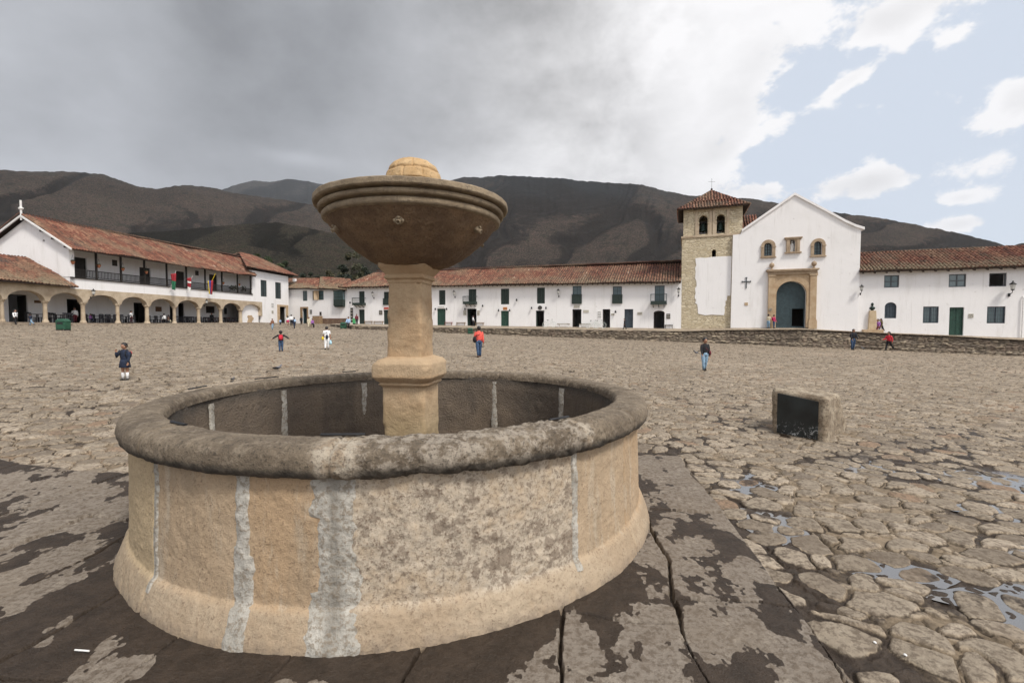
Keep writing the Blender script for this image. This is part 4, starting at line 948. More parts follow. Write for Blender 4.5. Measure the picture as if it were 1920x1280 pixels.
mb = MB(); CF.box(mb, wk[0]-.06, wk[0], .25, .28, z0+.15, wk[3]); CF.box(mb, wk[0]-.06, wk[1]+.06, .25, .28, wk[3], wk[3]+.06); mb.build('wicket_frame', MAT['blue_green_wood'], dd)
mb = MB(); CF.box(mb, b0-.5, b1+.5, 3, 3.1, z0-.2, y1+.3); CF.box(mb, b0-.6, b1+.6, .8, 3, z0-.12, z0+.02); mb.build('inner_screen', MAT['dark_wood'], church)
mb = MB(); a, z = cpt(1399.3, 528); CF.box(mb, a-.05, a+.05, -.08, -.01, z-.75, z+.42); CF.box(mb, a-.42, a-.05, -.08, -.01, z-.05, z+.05); CF.box(mb, a+.05, a+.42, -.08, -.01, z-.05, z+.05)
for q in (-.42, .42): CF.box(mb, a+q-.03, a+q+.03, -.09, -.0, z-.10, z+.10)
CF.box(mb, a-.1, a+.1, -.09, .0, z+.42, z+.48); mb.build('wall_cross', MAT['grey_window'], church)

# ================================================================== bell tower
tower = thing('bell_tower', 'square cream rubble-stone bell tower with two open bell arches and a hipped tile roof', 'bell tower', FR.pt(48, 3, 1))
tp = lambda x, y, d=0.: fpx(FR, x, y, d)
ta0 = tp(1277.2, 560)[0]; ta1 = tp(1390, 500)[0]; tb0 = tp(1281.5, 420)[0]; tb1 = tp(1392.6, 410)[0]; zs = tp(1325, 444.5)[1]; ztop = tp(1337, 388)[1]
dT = tb1-tb0
sw = tp(1338.7, 475); shole = hole(FR, (1335, 467.5, 1342.6, 481.5), True)
mb = MB(); FR.prism(mb, rpoly(ta0, ta1, .0, zs), 0, .8, [shole])
FR.box(mb, ta0, ta0+.8, .8, dT, 0, zs); FR.box(mb, ta1-.8, ta1, .8, dT, 0, zs); FR.box(mb, ta0+.8, ta1-.8, dT-.8, dT, 0, zs); mb.build('tower_shaft', MAT['tower_stone'], tower)
mb = MB(); FR.box(mb, ta0-.10, ta1+.10, -.10, dT+.1, zs, zs+.22); mb.build('string_course', MAT['arcade_stone'], tower, bevel=.03)
bh = [hole(FR, (1310.8, 403.4, 1327, 441.5), True), hole(FR, (1343.7, 401.2, 1359.6, 440), True)]
for i in range(len(bh)): bh[i] = [(a, max(z, zs+.35)) for a, z in bh[i]]
mb = MB(); FR.prism(mb, rpoly(tb0, tb1, zs+.22, ztop), .05, .7, bh)
amid = (tb0+tb1)/2; dd_ = (tb1-tb0)/2
FR.prism(mb, rpoly(tb0, tb1, zs+.22, ztop), dT-.7, dT-.05, bh)
SFm = Frame.__new__(Frame); SFm.o = FR.o + FR.u*tb0; SFm.u = FR.w; SFm.w = FR.u
SFm.prism(mb, rpoly(.7, dT-.7, zs+.22, ztop), 0, .7, [apoly(dT/2-.65, dT/2+.65, zs+.5, zs+3.0)])
SFm.prism(mb, rpoly(.7, dT-.7, zs+.22, ztop), tb1-tb0-.7, tb1-tb0, [apoly(dT/2-.65, dT/2+.65, zs+.5, zs+3.0)])
mb.build('belfry', MAT['tower_stone'], tower)
mb = MB()
for h in bh:
    a_ = [p[0] for p in h]; z_ = [p[1] for p in h]
    for a in (min(a_)-.42, max(a_)+.14): FR.box(mb, a, a+.28, -.05, .05, zs+.22, ztop-.35)
    FR.box(mb, min(a_)-.62, max(a_)+.62, -.06, .05, ztop-.35, ztop-.18)
    for a in (min(a_)-.14, max(a_)): FR.box(mb, a, a+.14, -.03, .05, zs+.22, max(z_)-1.0); FR.box(mb, a-.03, a+.17, -.08, .05, max(z_)-1.0, max(z_)-.85)
mb.build('belfry_trim', MAT['arcade_stone'], tower, bevel=.015)
for h in bh:
    a_ = [p[0] for p in h]; z_ = [p[1] for p in h]; ac = (min(a_)+max(a_))/2; zc = max(z_)-.75
    mb = MB(); mb.lathe([(.50, -.95), (.52, -.9), (.42, -.75), (.34, -.4), (.30, -.15), (.2, -.03), (.05, 0)], 18, FR.pt(ac, .9, zc)); mb.ell(FR.pt(ac, .9, zc-.98), .09, .09, .12)
    bb = mb.build('bell', MAT['bronze'], tower, smooth=True); mb = MB(); FR.box(mb, ac-.75, ac+.75, .82, .98, zc, zc+.18); mb.build('bell_beam', MAT['dark_wood'], bb)
fl = [p[0] for p in bh[0]]; mb = MB(); FR.box(mb, tb0+.7, tb1-.7, .7, dT-.7, zs+.22, zs+.34); mb.build('belfry_floor', MAT['floor_tiles'], tower)
# irregular whitewashed patch on the stone
pp = [(222, 637), (262, 632), (300, 634), (345, 628), (380, 625), (440, 622), (503, 620), (499, 780), (494, 926), (468, 929), (466, 962), (454, 968), (456, 1000), (448, 1012), (450, 1045), (444, 1077), (345, 1073), (300, 1078), (243, 1066), (240, 1020), (236, 992), (222, 985), (226, 960), (216, 940), (224, 905), (219, 872), (232, 850), (230, 815), (220, 790), (224, 740), (219, 712), (230, 690), (224, 664)]
mb = MB(); FR.prism(mb, [tp(1250+x/4.13, 330+y/4.13) for x, y in pp], -.045, .0); mb.build('plaster_patch', MAT['whitewash'], tower)
# roof: four hips flaring outwards at the eaves
apx = FR.pt((tb0+tb1)/2, dT/2, tp(1338, 358, dT/2)[1]); ev = .62; e_z = ztop-.12; kz = e_z+.95; ki = .75
def tc_(k, da, z): s = [(-1, -1), (1, -1), (1, 1), (-1, 1)][k % 4]; return FR.pt((tb0+tb1)/2 + s[0]*(dT/2+da), dT/2 + s[1]*(dT/2+da), z)
for k in range(4):
    roof('r', tc_(k, ev, e_z), tc_(k+1, ev, e_z), tc_(k+1, -ki, kz), tc_(k, -ki, kz), tower, seed=30+k, lich=.15, sag=.03, th=.45)
    roof('r', tc_(k, -ki+.05, kz+.02), tc_(k+1, -ki+.05, kz+.02), apx, apx, tower, seed=34+k, lich=.05, sag=.03, th=.45)
    ridge_cap(tc_(k, ev, e_z), tc_(k, -ki, kz), tower, 40+k); ridge_cap(tc_(k, -ki, kz), apx, tower, 44+k)
mb = MB(); mb.tube([apx, apx+Vector((0, 0, 1.5))], .016, 6); mb.tube([apx+Vector((-.4, 0, 1.1)), apx+Vector((.4, 0, 1.1))], .014, 6); mb.ell(apx+Vector((0, 0, .2)), .12, .12, .15); mb.build('roof_cross', MAT['iron'], tower)
mb = MB(); FR.box(mb, ta0+.0, ta0+.06, -.16, -.1, .2, zs-.1); 

# ================================================================== right wing
wing = thing('convent_wing', 'white two-storey wing with a mossy tile roof and square blue-grey windows, right of the church', 'building', FR.pt(75, 0, 0))
wa0 = cpt(1609, 560)[0]-.1; wa1 = tp(2330, 560)[0]; wz0 = tp(1614, 504)[1]; wz1 = tp(1920, 499)[1]; wzE = (wz0+wz1)/2+.05
WW = [((1657.8, 516, 1686, 539), 'cross'), ((1779, 513.7, 1811.6, 538), 'cross'), ((1854.7, 511.8, 1887.5, 537), 'open'), ((1730.6, 574.5, 1760, 605.4), 'bars'), ((1850.6, 574.5, 1885, 606), 'bars'), ((1990, 512, 2025, 538), 'cross')]
wdr = drect(FR, (1779.7, 576, 1807, 628), terr_z)
mb = MB(); FR.prism(mb, rpoly(wa0, wa1, -3, wzE), 0, .5, [hole(FR, r) for r, s in WW] + [hole(FR, (1658.8, 566.6, 1681, 596.6), True, .45), rpoly(*wdr)]); mb.build('front_wall', MAT['whitewash'], wing)
body_box(FR, wing, wa0, wa1, -3, wzE-.1, 9, MAT['whitewash'])
for r, s in WW: leaf_window(FR, wing, r, MAT['grey_window'] if s != 'bars' else MAT['slate_blue_wood'], s)
a0, a1, z0, z1 = FR.rect((1658.8, 566.6, 1681, 596.6)); mb = MB(); FR.prism(mb, apoly(a0-.01, a1+.01, z0, z1, rise=.45), .1, .18, [apoly(a0+.08, a1-.08, z0+.08, z1-.08, rise=.40)])
for k in (1, 2, 3): FR.box(mb, a0+(a1-a0)*k/4-.02, a0+(a1-a0)*k/4+.02, .11, .17, z0+.08, z1-.25)
w = mb.build('window', MAT['slate_blue_wood'], wing); mb = MB(); FR.prism(mb, apoly(a0+.07, a1-.07, z0+.07, z1-.07, rise=.4), .14, .15); mb.build('pane', MAT['slate_blue_wood'], w)
door_at(FR, wing, wdr, MAT['green_door'], False)
wd = 4.2; wr0 = HC + (606-475.5)/F*FR.pt(wa0, wd, 0).y; wr1 = HC + (606-467)/F*FR.pt(tp(1920, 470)[0], wd, 0).y; wr = (wr0+wr1)/2; ws = (wr-wzE)/wd
roof('r', FR.pt(wa0+.1, -.7, wzE-.7*ws+.12), FR.pt(wa1, -.7, wzE-.7*ws+.12), FR.pt(wa1, wd, wr), FR.pt(wa0+.1, wd, wr), wing, seed=51, lich=1.5, sag=.07)
roof('r', FR.pt(wa1, 9.4, wzE-.3), FR.pt(wa0+.1, 9.4, wzE-.3), FR.pt(wa0+.1, wd, wr), FR.pt(wa1, wd, wr), wing, seed=52)
ridge_cap(FR.pt(wa0+.1, wd, wr), FR.pt(wa1, wd, wr), wing, 55)
mb = MB(); n = int((wa1-wa0)/.95)
for k in range(n):
    a = wa0+.4+(wa1-wa0-.6)*k/(n-1); mb.hexa([FR.pt(a-.07, -.68, wzE-.7*ws-.14), FR.pt(a+.07, -.68, wzE-.7*ws-.14), FR.pt(a+.07, 0, wzE-.2), FR.pt(a-.07, 0, wzE-.2), FR.pt(a-.07, -.68, wzE-.7*ws-.02), FR.pt(a+.07, -.68, wzE-.7*ws-.02), FR.pt(a+.07, 0, wzE-.04), FR.pt(a-.07, 0, wzE-.04)])
mb.build('rafters', MAT['eave_dark'], wing)
mb = MB(); a = tp(1915.6, 600)[0]; mb.tube([FR.pt(a, -.12, -1.5), FR.pt(a, -.12, tp(1915.6, 557)[1]), FR.pt(a, .05, tp(1915.6, 555)[1])], .05, 8); mb.build('drain_pipe', MAT['white_paint'], wing)

# ================================================================== raised terrace with its rubble wall
TW = [(620, 607.5, 611.5), (660, 610, 617), (720, 612.2, 619), (830, 613.8, 624), (1040, 617, 632), (1275, 621, 641), (1369, 618.5, 644.5), (1500, 617.5, 650.5), (1600, 621.5, 653.5), (1700, 626.5, 656.5), (1780, 629.5, 659), (1860, 634.5, 661.5), (1925, 637.5, 663), (2300, 655, 680)]
terrace = []
o1 = []; o2 = []; tdep = -4.2
for x, yt, yb in TW:
    dpt = tdep if x > 700 else tdep*(.4+.6*(x-620)/80)
    if x < 2000:
        g = onground(x, yb); dpt = min(-1.2, max(-9., (Vector((g.x, g.y))-FR.o).dot(FR.w)+.35))
    a, z = fpx(FR, x, yt, dpt); p = FR.pt(a, dpt, z)
    o1.append((a, dpt, z))
A_ = np.array([p[0] for p in o1]); Dp = np.array([p[1] for p in o1]); Zp = np.array([p[2] for p in o1])
ns = 1100; av = np.linspace(A_[0], A_[-1], ns); dv = np.interp(av, A_, Dp); zv = np.interp(av, A_, Zp)
nr_ = 46; V = np.linspace(0, 1, nr_)[:, None]; Aa = np.repeat(av[None], nr_, 0)
bx = FR.o.x + FR.u.x*av + FR.w.x*dv; by = FR.o.y + FR.u.y*av + FR.w.y*dv; gb = gz(bx, by)-.25
Zz = gb[None] + (zv-gb)[None]*V
d1, d2, idr, tl = cells(Aa*.75+.2*fbm(Aa*2, Zz*2, o=2, seed=7), Zz*2.3, .36, 91, rng=1); e = sst(.02, .25, d2-d1)
rows = 3; stp = np.interp(av, [av[0], tp(1180, 630)[0], tp(1300, 630)[0], av[-1]], [0, 0, .35, .35])   # the steps in front of tower and church
out_ = e*.10*(.4+.9*idr) + (fbm(Aa*5, Zz*5, o=3, seed=8)-.5)*.08 + stp[None]*(1.0 - np.floor(V*3.3))*.5
Dg = dv[None] - out_
XX = FR.o.x + FR.u.x*Aa + FR.w.x*Dg; YY = FR.o.y + FR.u.y*Aa + FR.w.y*Dg
m, nt, b, P = base_mat('wall_rubble'); a_n = attr(nt, 'stone'); tn, jt, dm = sep(nt, a_n.outputs['Color']); n1 = noise(nt, P, 1.3, 5); n2 = noise(nt, P, 14, 5, .7)
c = colmix(nt, tn.step(0, .6), (.13, .105, .08), (.24, .195, .145)); c = colmix(nt, tn.step(.65, 1), c, (.40, .33, .24)); c = colmix(nt, n1.step(.45, .7)*.4, c, (.2, .13, .10)); c = colmix(nt, jt*.7, c, (.04, .032, .025)); c = colmix(nt, n2.step(.5, .75)*.6, c, (.08, .06, .05))
setc(nt, b, c, .95, n2, .04, .6)
terr = thing('retaining_wall', 'low dark rubble-stone retaining wall with steps along the far side of the plaza', 'wall', FR.pt(40, -4.2, 0))
grid_mesh('wall_face', np.stack([XX, YY, Zz], -1), {'stone': np.stack([idr, 1-e, e*0, e*0+1], -1)}, smooth=False, mat=MAT['wall_rubble'], parent=terr)
# walking surface on top, level with the door sills
V = np.linspace(0, 1, 14)[:, None]; zi = np.interp(av, ZTa, ZTz); di = np.where(av > wa0-.5, .02, np.where(av > tp(1369, 600)[0], -.33, .02))
Dg = dv[None]*(1-V) + di[None]*V - (1-V)**6*.03; Zt = zv[None]*(1-V**.8) + (zi+.002)[None]*V**.8 + .03*(fbm(Aa[:14]*1.2, V*3+Aa[:14]*0, o=3, seed=3)-.5)*(V < .97)*(V > .02)
XX = FR.o.x + FR.u.x*Aa[:14] + FR.w.x*Dg; YY = FR.o.y + FR.u.y*Aa[:14] + FR.w.y*Dg
m, nt, b, P = base_mat('terrace_paving'); e_ = voro(nt, P, 2.4, 'DISTANCE_TO_EDGE'); n1 = noise(nt, P, .8, 5); n2 = noise(nt, P, 12, 5)
c = colmix(nt, n1.step(.35, .65), (.27, .215, .155), (.38, .31, .23)); c = colmix(nt, e_.step(.0, .06, .5, 0), c, (.10, .08, .06)); c = colmix(nt, n2.step(.5, .75)*.4, c, (.14, .11, .09)); setc(nt, b, c, .92, e_.step(0, .1)+n2*.3, .03, .6)
tw_ = grid_mesh('terrace', np.stack([XX, YY, Zt], -1), mat=MAT['terrace_paving']); tag(tw_, kind='structure')
def on_terrace(px, py):
    """point on the terrace seen at the pixel: between wall edge and house fronts"""
    best = None
    for k in range(60):
        dep = (-4.1 + k*.07); a, z = fpx(FR, px, py, dep)
        zt_ = np.interp(a, av, zv); zi_ = np.interp(a, ZTa, ZTz); v = 1 - dep/min(-.5, float(np.interp(a, av, dv))); zz_ = zt_*(1-max(v, 0)**.8) + zi_*max(v, 0)**.8
        s = abs(z-zz_)
        if best is None or s < best[0]: best = (s, dep, a, zz_)
    return FR.pt(best[2], best[1], best[3])

# ================================================================== arcaded building on the left
fl_ = lambda x, y, d=0.: fpx(FL, x, y, d)
base_px = [(13, 603.3), (90, 604.6), (225, 606.0), (330, 606.8), (455, 607.4), (541, 607.8)]
FA = [fl_(x, y) for x, y in base_px]; FAa = [p[0] for p in FA]; FAz = [p[1] for p in FA]
def arc_z(a): return float(np.interp(a, FAa, FAz))
aC = fl_(131.5, 530)[0]; aB = fl_(473.5, 560)[0]; aE = fl_(541, 560)[0]
hall = thing('arcade_building', 'white two-storey building with a long dark balcony above nine stone arches, red tile roof', 'building', FL.pt(aC, 0, 2))
piers = [(4.7, 13), (84.8, 93.7), (155.6, 164), (220.8, 227.8), (275.6, 282.7), (327.5, 333), (372.5, 378), (414, 419), (450.8, 456)]
PA = [(fl_(x0, 580)[0], fl_(x1, 580)[0]) for x0, x1 in piers]; aEnd = fl_(489, 590)[0]
w0 = PA[1][0]-PA[0][1]; PA = [(PA[0][0]-w0-.8, PA[0][0]-w0)] + PA
zsp = np.mean([fl_(224, 568)[1], fl_(417, 583.5)[1], fl_(159, 563)[1]])
zband0 = fl_(131, 534.5)[1]; zband1 = fl_(490, 569.7)[1]; zb_ = (zband0+zband1)/2
arch = [(PA[i][1], PA[i+1][0]) for i in range(len(PA)-1)] + [(PA[-1][1], aEnd)]
crown_px = [None, (50, 540), (126, 546.3), (193, 550.8), (252, 556), (308, 560), (353, 564.2), (397, 567.2), (436, 569.8), (474, 573)]
zcr = np.mean([fl_(*c)[1] for c in crown_px if c])
bot = [(PA[0][0], zsp)]; zc0 = zb_-.05
for a0, a1 in arch:
    h = zcr - zsp; bot += [((a0+a1)/2 - (a1-a0)/2*math.cos(math.pi*i/16), zsp + h*math.sin(math.pi*i/16)) for i in range(17)]
aS = fl_(491.5, 585)[0]
mb = MB(); FL.prism(mb, bot + [(aEnd, fl_(490, 592)[1]), (aS, fl_(490, 592)[1]), (aS, zb_), (PA[0][0], zb_)], -.04, .6)
mb.build('arcade', MAT['arcade_stone'], hall)
for a0, a1 in PA:
    ac = (a0+a1)/2; zf = arc_z(ac); w_ = (a1-a0); r_ = min(.36, w_*.42)
    p = FL.pt(ac, .28, zf-.25); H = zsp - zf + .25
    mb = MB(); mb.lathe([(r_*1.5, 0), (r_*1.5, .35), (r_*1.35, .42), (r_*1.1, .5), (r_, .56), (r_*.92, H-.42), (r_*1.08, H-.38), (r_*.95, H-.33), (r_*1.15, H-.2), (r_*1.5, H-.12), (r_*1.5, H+.002)], 14, p)
    mb.build('column', MAT['arcade_stone'], hall, smooth=False)
# white band, balcony floor and the two-storey walls
zbal = (fl_(133, 519.3)[1] + fl_(471, 553.3)[1])/2
zev = fl_(131, 465.5, -.8)[1]; zev2 = fl_(478, 517.8, -.8)[1]; zeL = zev+.1; zeR = zev2+.1
mb = MB(); FL.prism(mb, rpoly(aC+.003, aB, zb_-.01, zbal), .0, .45); mb.build('balcony_wall', MAT['whitewash'], hall)
mb = MB(); FL.box(mb, aC, aB, -.12, 2.3, zbal, zbal+.12); mb.build('balcony_floor', MAT['dark_wood'], hall)
DB = [((134.5, 482.5, 162, 522), 0), ((261.4, 501.8, 282, 533), 0), ((329, 508.8, 346, 539), 0), ((392, 515, 407, 546), 0), ((449, 520, 459, 552), 0)]
hs = []; drs = []
for (x0, y0, x1, y1), _ in DB:
    a0, a1 = max(aC+.6, fl_(x0, y0, 2.3)[0]), fl_(x1, y0, 2.3)[0]; z1 = fl_((x0+x1)/2, y0, 2.3)[1]; hs.append(rpoly(a0, a1, zbal+.13, z1)); drs.append((a0, a1, zbal+.13, z1))
mb = MB(); FL.prism(mb, rpoly(aC+.5, max(aB+.3, drs[-1][1]+.5), zbal+.12, min(zeL, zeR)+1.2), 2.3, 2.7, hs); mb.build('gallery_wall', MAT['whitewash'], hall)
F23 = Frame.__new__(Frame); F23.o = FL.o+FL.w*2.3; F23.u = FL.u; F23.w = FL.w
for r in drs: door_at(F23, hall, r, MAT['dark_wood'], False)
for x, y in ((216, 493), (370, 512)):
    p = FL.pt(fl_(x, y, 2.2)[0], 2.27, fl_(x, y, 2.2)[1]); mb = MB(); mb.box(-.3, .3, -.03, .03, -.35, .35, Matrix.Translation(p) @ Matrix.Rotation(R(84), 4, 'Z')); tag(mb.build('wall_plaque', MAT['dark_plaque'], None), 'dark framed picture on the gallery wall behind the balcony %s' % ('near the gable end' if x < 300 else 'between the flags'), 'picture')
bposts = [137, 182.7, 228.6, 272.4, 314, 350.6, 385.7, 417, 446, 470.5]
zrl = (fl_(162, 504.4)[1] + fl_(469.7, 541.6)[1])/2
for x in bposts:
    a = fl_(x, 520)[0]; ze_ = float(np.interp(a, [aC, aB], [zeL, zeR])); mb = MB(); FL.box(mb, a-.08, a+.08, .02, .18, zbal+.12, ze_+.3); FL.box(mb, a-.35, a+.35, .03, .17, ze_+.05, ze_+.2); mb.build('balcony_post', MAT['dark_wood'], hall)
mb = MB(); FL.box(mb, aC+.02, aB, .05, .15, zrl-.08, zrl); FL.box(mb, aC+.02, aB, .06, .14, zbal+.2, zbal+.28)
n = int((aB-aC)/.17)
for k in range(n): a = aC+.1+(aB-aC-.15)*k/n; FL.box(mb, a, a+.045, .08, .12, zbal+.28, zrl-.08)
mb.build('railing', MAT['dark_wood'], hall)
mb = MB(); FL.box(mb, aC, aB, .0, .2, min(zeL, zeR)+.2, min(zeL, zeR)+.45); mb.build('eave_beam', MAT['dark_wood'], hall)
# gable end and side walls; a frame looking along the building
GF = Frame.__new__(Frame); GF.o = FL.o + FL.u*aC; GF.u = -FL.w; GF.w = FL.u
def gf(x, y): a, z = GF.hit(x, y); return a, z
g_apx = gf(50, 406.5); g_back = -2*abs(g_apx[0]) - .0; zg_e = gf(131.5, 467)[1]
mb = MB(); GF.prism(mb, [(0, zc0), (0, zg_e+.2), (g_apx[0], g_apx[1]-.15), (g_back, zg_e+.2), (g_back, 1.5), (-4.2, 1.5), (-4.2, zc0)], 0, .5, [rpoly(gf(82, 450)[0]-.12, gf(82, 450)[0]+.12, gf(82, 451)[1]-.1, gf(82, 451)[1]+.12)]); mb.build('gable_wall', MAT['whitewash'], hall)
rd = abs(g_apx[0])
mb = MB(); FL.box(mb, aC+.5, aE, 2*rd-.5, 2*rd, 1.5, zeR); mb.build('back_wall', MAT['whitewash'], hall)
zrL = fl_(49, 405.5, rd)[1]; aRr = fl_(450, 480.8, rd)[0]; zrR = fl_(450, 480.8, rd)[1]
roof('r', FL.pt(aC-.55, -.9, zev), FL.pt(fl_(480, 518, -.9)[0], -.9, zev2), FL.pt(aRr+1.5, rd, zrR), FL.pt(aC-.55, rd, zrL), hall, seed=61, lich=.1, sag=.22)
roof('r', FL.pt(aRr+1.5, 2*rd+.8, zev2), FL.pt(aC-.55, 2*rd+.8, zev), FL.pt(aC-.55, rd, zrL), FL.pt(aRr+1.5, rd, zrR), hall, seed=62)
ridge_cap(FL.pt(aC-.55, rd, zrL), FL.pt(aRr, rd, zrR), hall, 63)
mb = MB()
for s0, s1 in (((-.9), rd), (rd, 2*rd+.8)):
    za, zb2 = (zev, zrL) if s0 < 0 else (zrL, zev)
    mb.hexa([FL.pt(aC-.62, s0, za-.16), FL.pt(aC-.62, s1, zb2-.16), FL.pt(aC-.5, s1, zb2-.16), FL.pt(aC-.5, s0, za-.16), FL.pt(aC-.62, s0, za+.03), FL.pt(aC-.62, s1, zb2+.03), FL.pt(aC-.5, s1, zb2+.03), FL.pt(aC-.5, s0, za+.03)])
mb.build('bargeboard', MAT['white_paint'], hall)
for k, f_ in enumerate((.12, .42, .7)):
    mb = MB(); dp = -.6+(rd)*f_*.98; zz_ = zev+(zrL-zev)*(dp+.9)/(rd+.9)-.32; FL.box(mb, aC-.5, aC, dp-.08, dp+.08, zz_-.1, zz_+.08); mb.build('purlin', MAT['eave_dark'], hall)
px_ = gf(45, 385); mb = MB(); b0 = FL.pt(aC-.5, rd, gf(44, 415)[1]); mb.tube([b0, Vector((b0.x, b0.y, gf(44, 378)[1]))], .09, 8); zq = gf(44, 393)[1]; mb.ell(Vector((b0.x, b0.y, zq)), .2, .2, .16); mb.tube([Vector((b0.x, b0.y, zq))-FL.w.to_3d()*.3, Vector((b0.x, b0.y, zq))+FL.w.to_3d()*.3], .05, 6); mb.build('gable_cross', MAT['white_paint'], hall)
# back wall under the arcade, its floor and ceiling
LD = [(15, 552, 51, 603.5, 0), (125, 561, 155.5, 604, 0), (250.5, 567.5, 274, 606, 0), (318, 568, 330, 607, 0), (334, 568, 345, 607, 0), (386, 574, 403, 587, 1), (420, 577, 427, 589, 1)]
hs = []; drs = []
for x0, y0, x1, y1, wn in LD:
    a0, a1 = fl_(x0, y0, 3.8)[0], fl_(x1, y0, 3.8)[0]; z1 = fl_((x0+x1)/2, y0, 3.8)[1]; z0 = fl_((x0+x1)/2, y1, 3.8)[1] if wn else arc_z(a0)+.02
    hs.append(rpoly(a0, a1, z0, z1)); drs.append((a0, a1, z0, z1, wn))
mb = MB(); aX = PA[0][0]; FL.prism(mb, rpoly(aX-2, aE-1, 1., zc0), 3.8, 4.2, hs); mb.build('arcade_back_wall', MAT['whitewash'], hall)
F38 = Frame.__new__(Frame); F38.o = FL.o+FL.w*3.8; F38.u = FL.u; F38.w = FL.w
for r in drs: door_at(F38, hall, r[:4], MAT['dark_wood'], not r[4])
mb = MB(); FL.box(mb, aX-2, aE-1, .6, 3.8, zc0, zc0+.12); mb.build('arcade_ceiling', MAT['ceiling_wood'], hall)
mb = MB(); FL.box(mb, aC+.5, aE, 4.2, 2*rd-.5, zbal-.1, zbal); FL.box(mb, aX-6, aE, 9., 9.3, 1, zbal); mb.build('inner_floor', MAT['dark_wood'], hall)
vs = []; aa = np.linspace(aX-2, aE+.5, 50); mb = MB()
for i in range(len(aa)-1):
    a, b_ = aa[i], aa[i+1]; za, zb2 = arc_z(a), arc_z(b_)
    mb.hexa([FL.pt(a, -.35, za-1), FL.pt(b_, -.35, zb2-1), FL.pt(b_, 9, zb2-1), FL.pt(a, 9, za-1), FL.pt(a, -.35, za), FL.pt(b_, -.35, zb2), FL.pt(b_, 9, zb2), FL.pt(a, 9, za)])
mb.build('arcade_floor', MAT['floor_tiles'], hall)
# blind last arch: white wall with an exposed patch of stone
mb = MB(); FL.prism(mb, rpoly(PA[-1][1]-.1, aEnd+.05, 1.2, zcr+.05), .45, .55); 
wl_ = mb.build('arch_infill', MAT['whitewash'], hall)
pt_ = [(465, 591), (472, 591), (473, 594), (475.5, 596), (475, 599), (472.5, 601), (472, 604), (468, 605), (464, 604), (465, 600), (466, 597), (464, 594)]
mb = MB(); FL.prism(mb, [fl_(x, y, .4) for x, y in pt_], .36, .46); mb.build('exposed_stone', MAT['portal_stone'], hall)
# end block
ez0 = fl_(476, 507)[1]; ez1 = fl_(541, 518.6)[1]; ezz = (ez0+ez1)/2
bw = [(488.7, 525.3, 500.5, 556), (516, 529.5, 527.3, 560)]; ed = FL.rect((524, 575, 535.3, 604)); ed = (ed[0], ed[1], arc_z(ed[0]), ed[3])
mb = MB(); FL.prism(mb, [(aB, zb_), (aS+.003, zb_), (aS+.003, 1.2), (aE, 1.2), (aE, ezz), (aB, ezz)], -.02, .5, [hole(FL, r) for r in bw] + [rpoly(*ed)]); mb.build('end_wall', MAT['whitewash'], hall)
mb = MB(); FL.box(mb, aE-.5, aE, .5, 2*rd, 1.2, ezz); mb.build('side_wall', MAT['whitewash'], hall); mb = MB(); FL.box(mb, aB, aB+.4, .5, 2.3, zbal, ezz); mb.build('side_wall', MAT['whitewash'], hall)
for r in bw: leaf_window(FL, hall, r, MAT['dark_wood'], 'bars')
door_at(FL, hall, ed, MAT['dark_wood'], True)
fr_ = FL.rect((520, 573.5, 540.3, 604)); mb = MB(); FL.box(mb, ed[0]-.7, ed[0], -.12, .0, 1.2, ed[3]+.001); FL.box(mb, ed[1], ed[1]+.8, -.12, .0, 1.2, ed[3]+.001); FL.box(mb, ed[0]-.7, ed[1]+.8, -.12, .0, ed[3]+.001, ed[3]+.35); mb.build('door_surround', MAT['portal_stone'], hall, bevel=.02)
d6 = 6.; zq = fl_(479, 480.5, d6)[1]; aq = fl_(479, 480.5, d6)[0]; e0 = FL.pt(fl_(463, 504, -.8)[0], -.8, ezz-.2); aq2 = fl_(559, 517.5, -.8)[0]; e1 = FL.pt(aq2, -.8, fl_(559, 517, -.8)[1]); zl_ = FL.pt(fl_(449, 482, d6)[0], d6, zq)
roof('r', FL.pt(fl_(463, 504, -.8)[0], -.8, fl_(559, 517, -.8)[1]), e1, FL.pt(aq, d6, zq), zl_, hall, seed=65, lich=.1, sag=.12)
roof('r', e1, FL.pt(aq2, 12.8, e1.z), FL.pt(aq, d6, zq), FL.pt(aq, d6, zq), hall, seed=66)
roof('r', FL.pt(aq2, 12.8, e1.z), FL.pt(aB, 12.8, e1.z), zl_, FL.pt(aq, d6, zq), hall, seed=67)
ridge_cap(FL.pt(aq, d6, zq), e1, hall, 68)
# low roof nearer to us
lz0 = fl_(129, 535.5, -.7)[1]; lr = abs(gf(52, 484)[0]); lz1 = gf(52, 484)[1]
low = thing('arcade_wing', 'low end of the arcade under a mossy single-storey tile roof at the left edge', 'building', FL.pt(aC-4, 0, 2))
zlw = lz0 + .05; 
mb = MB(); FL.box(mb, PA[0][0], aC, .0, .5, zb_, zlw+.02); mb.build('wall', MAT['arcade_stone'], low)
roof('roof', FL.pt(aX-6, -.7, lz0), FL.pt(aC+.25, -.7, lz0), FL.pt(aC-.01, lr, lz1), FL.pt(aX-6, lr, lz1), low, seed=71, lich=.9, sag=.2)
roof('roof', FL.pt(aC-.01, 2*lr+.7, lz0), FL.pt(aX-6, 2*lr+.7, lz0), FL.pt(aX-6, lr, lz1), FL.pt(aC-.01, lr, lz1), low, seed=72)
mb = MB(); FL.box(mb, aX-6, aC-.1, 2*lr-.4, 2*lr, 1, lz0+.3); FL.box(mb, aX-2.2, aX-1.9, .2, 2*lr-.4, 1, lz0+.3); mb.build('back_wall', MAT['whitewash'], low)
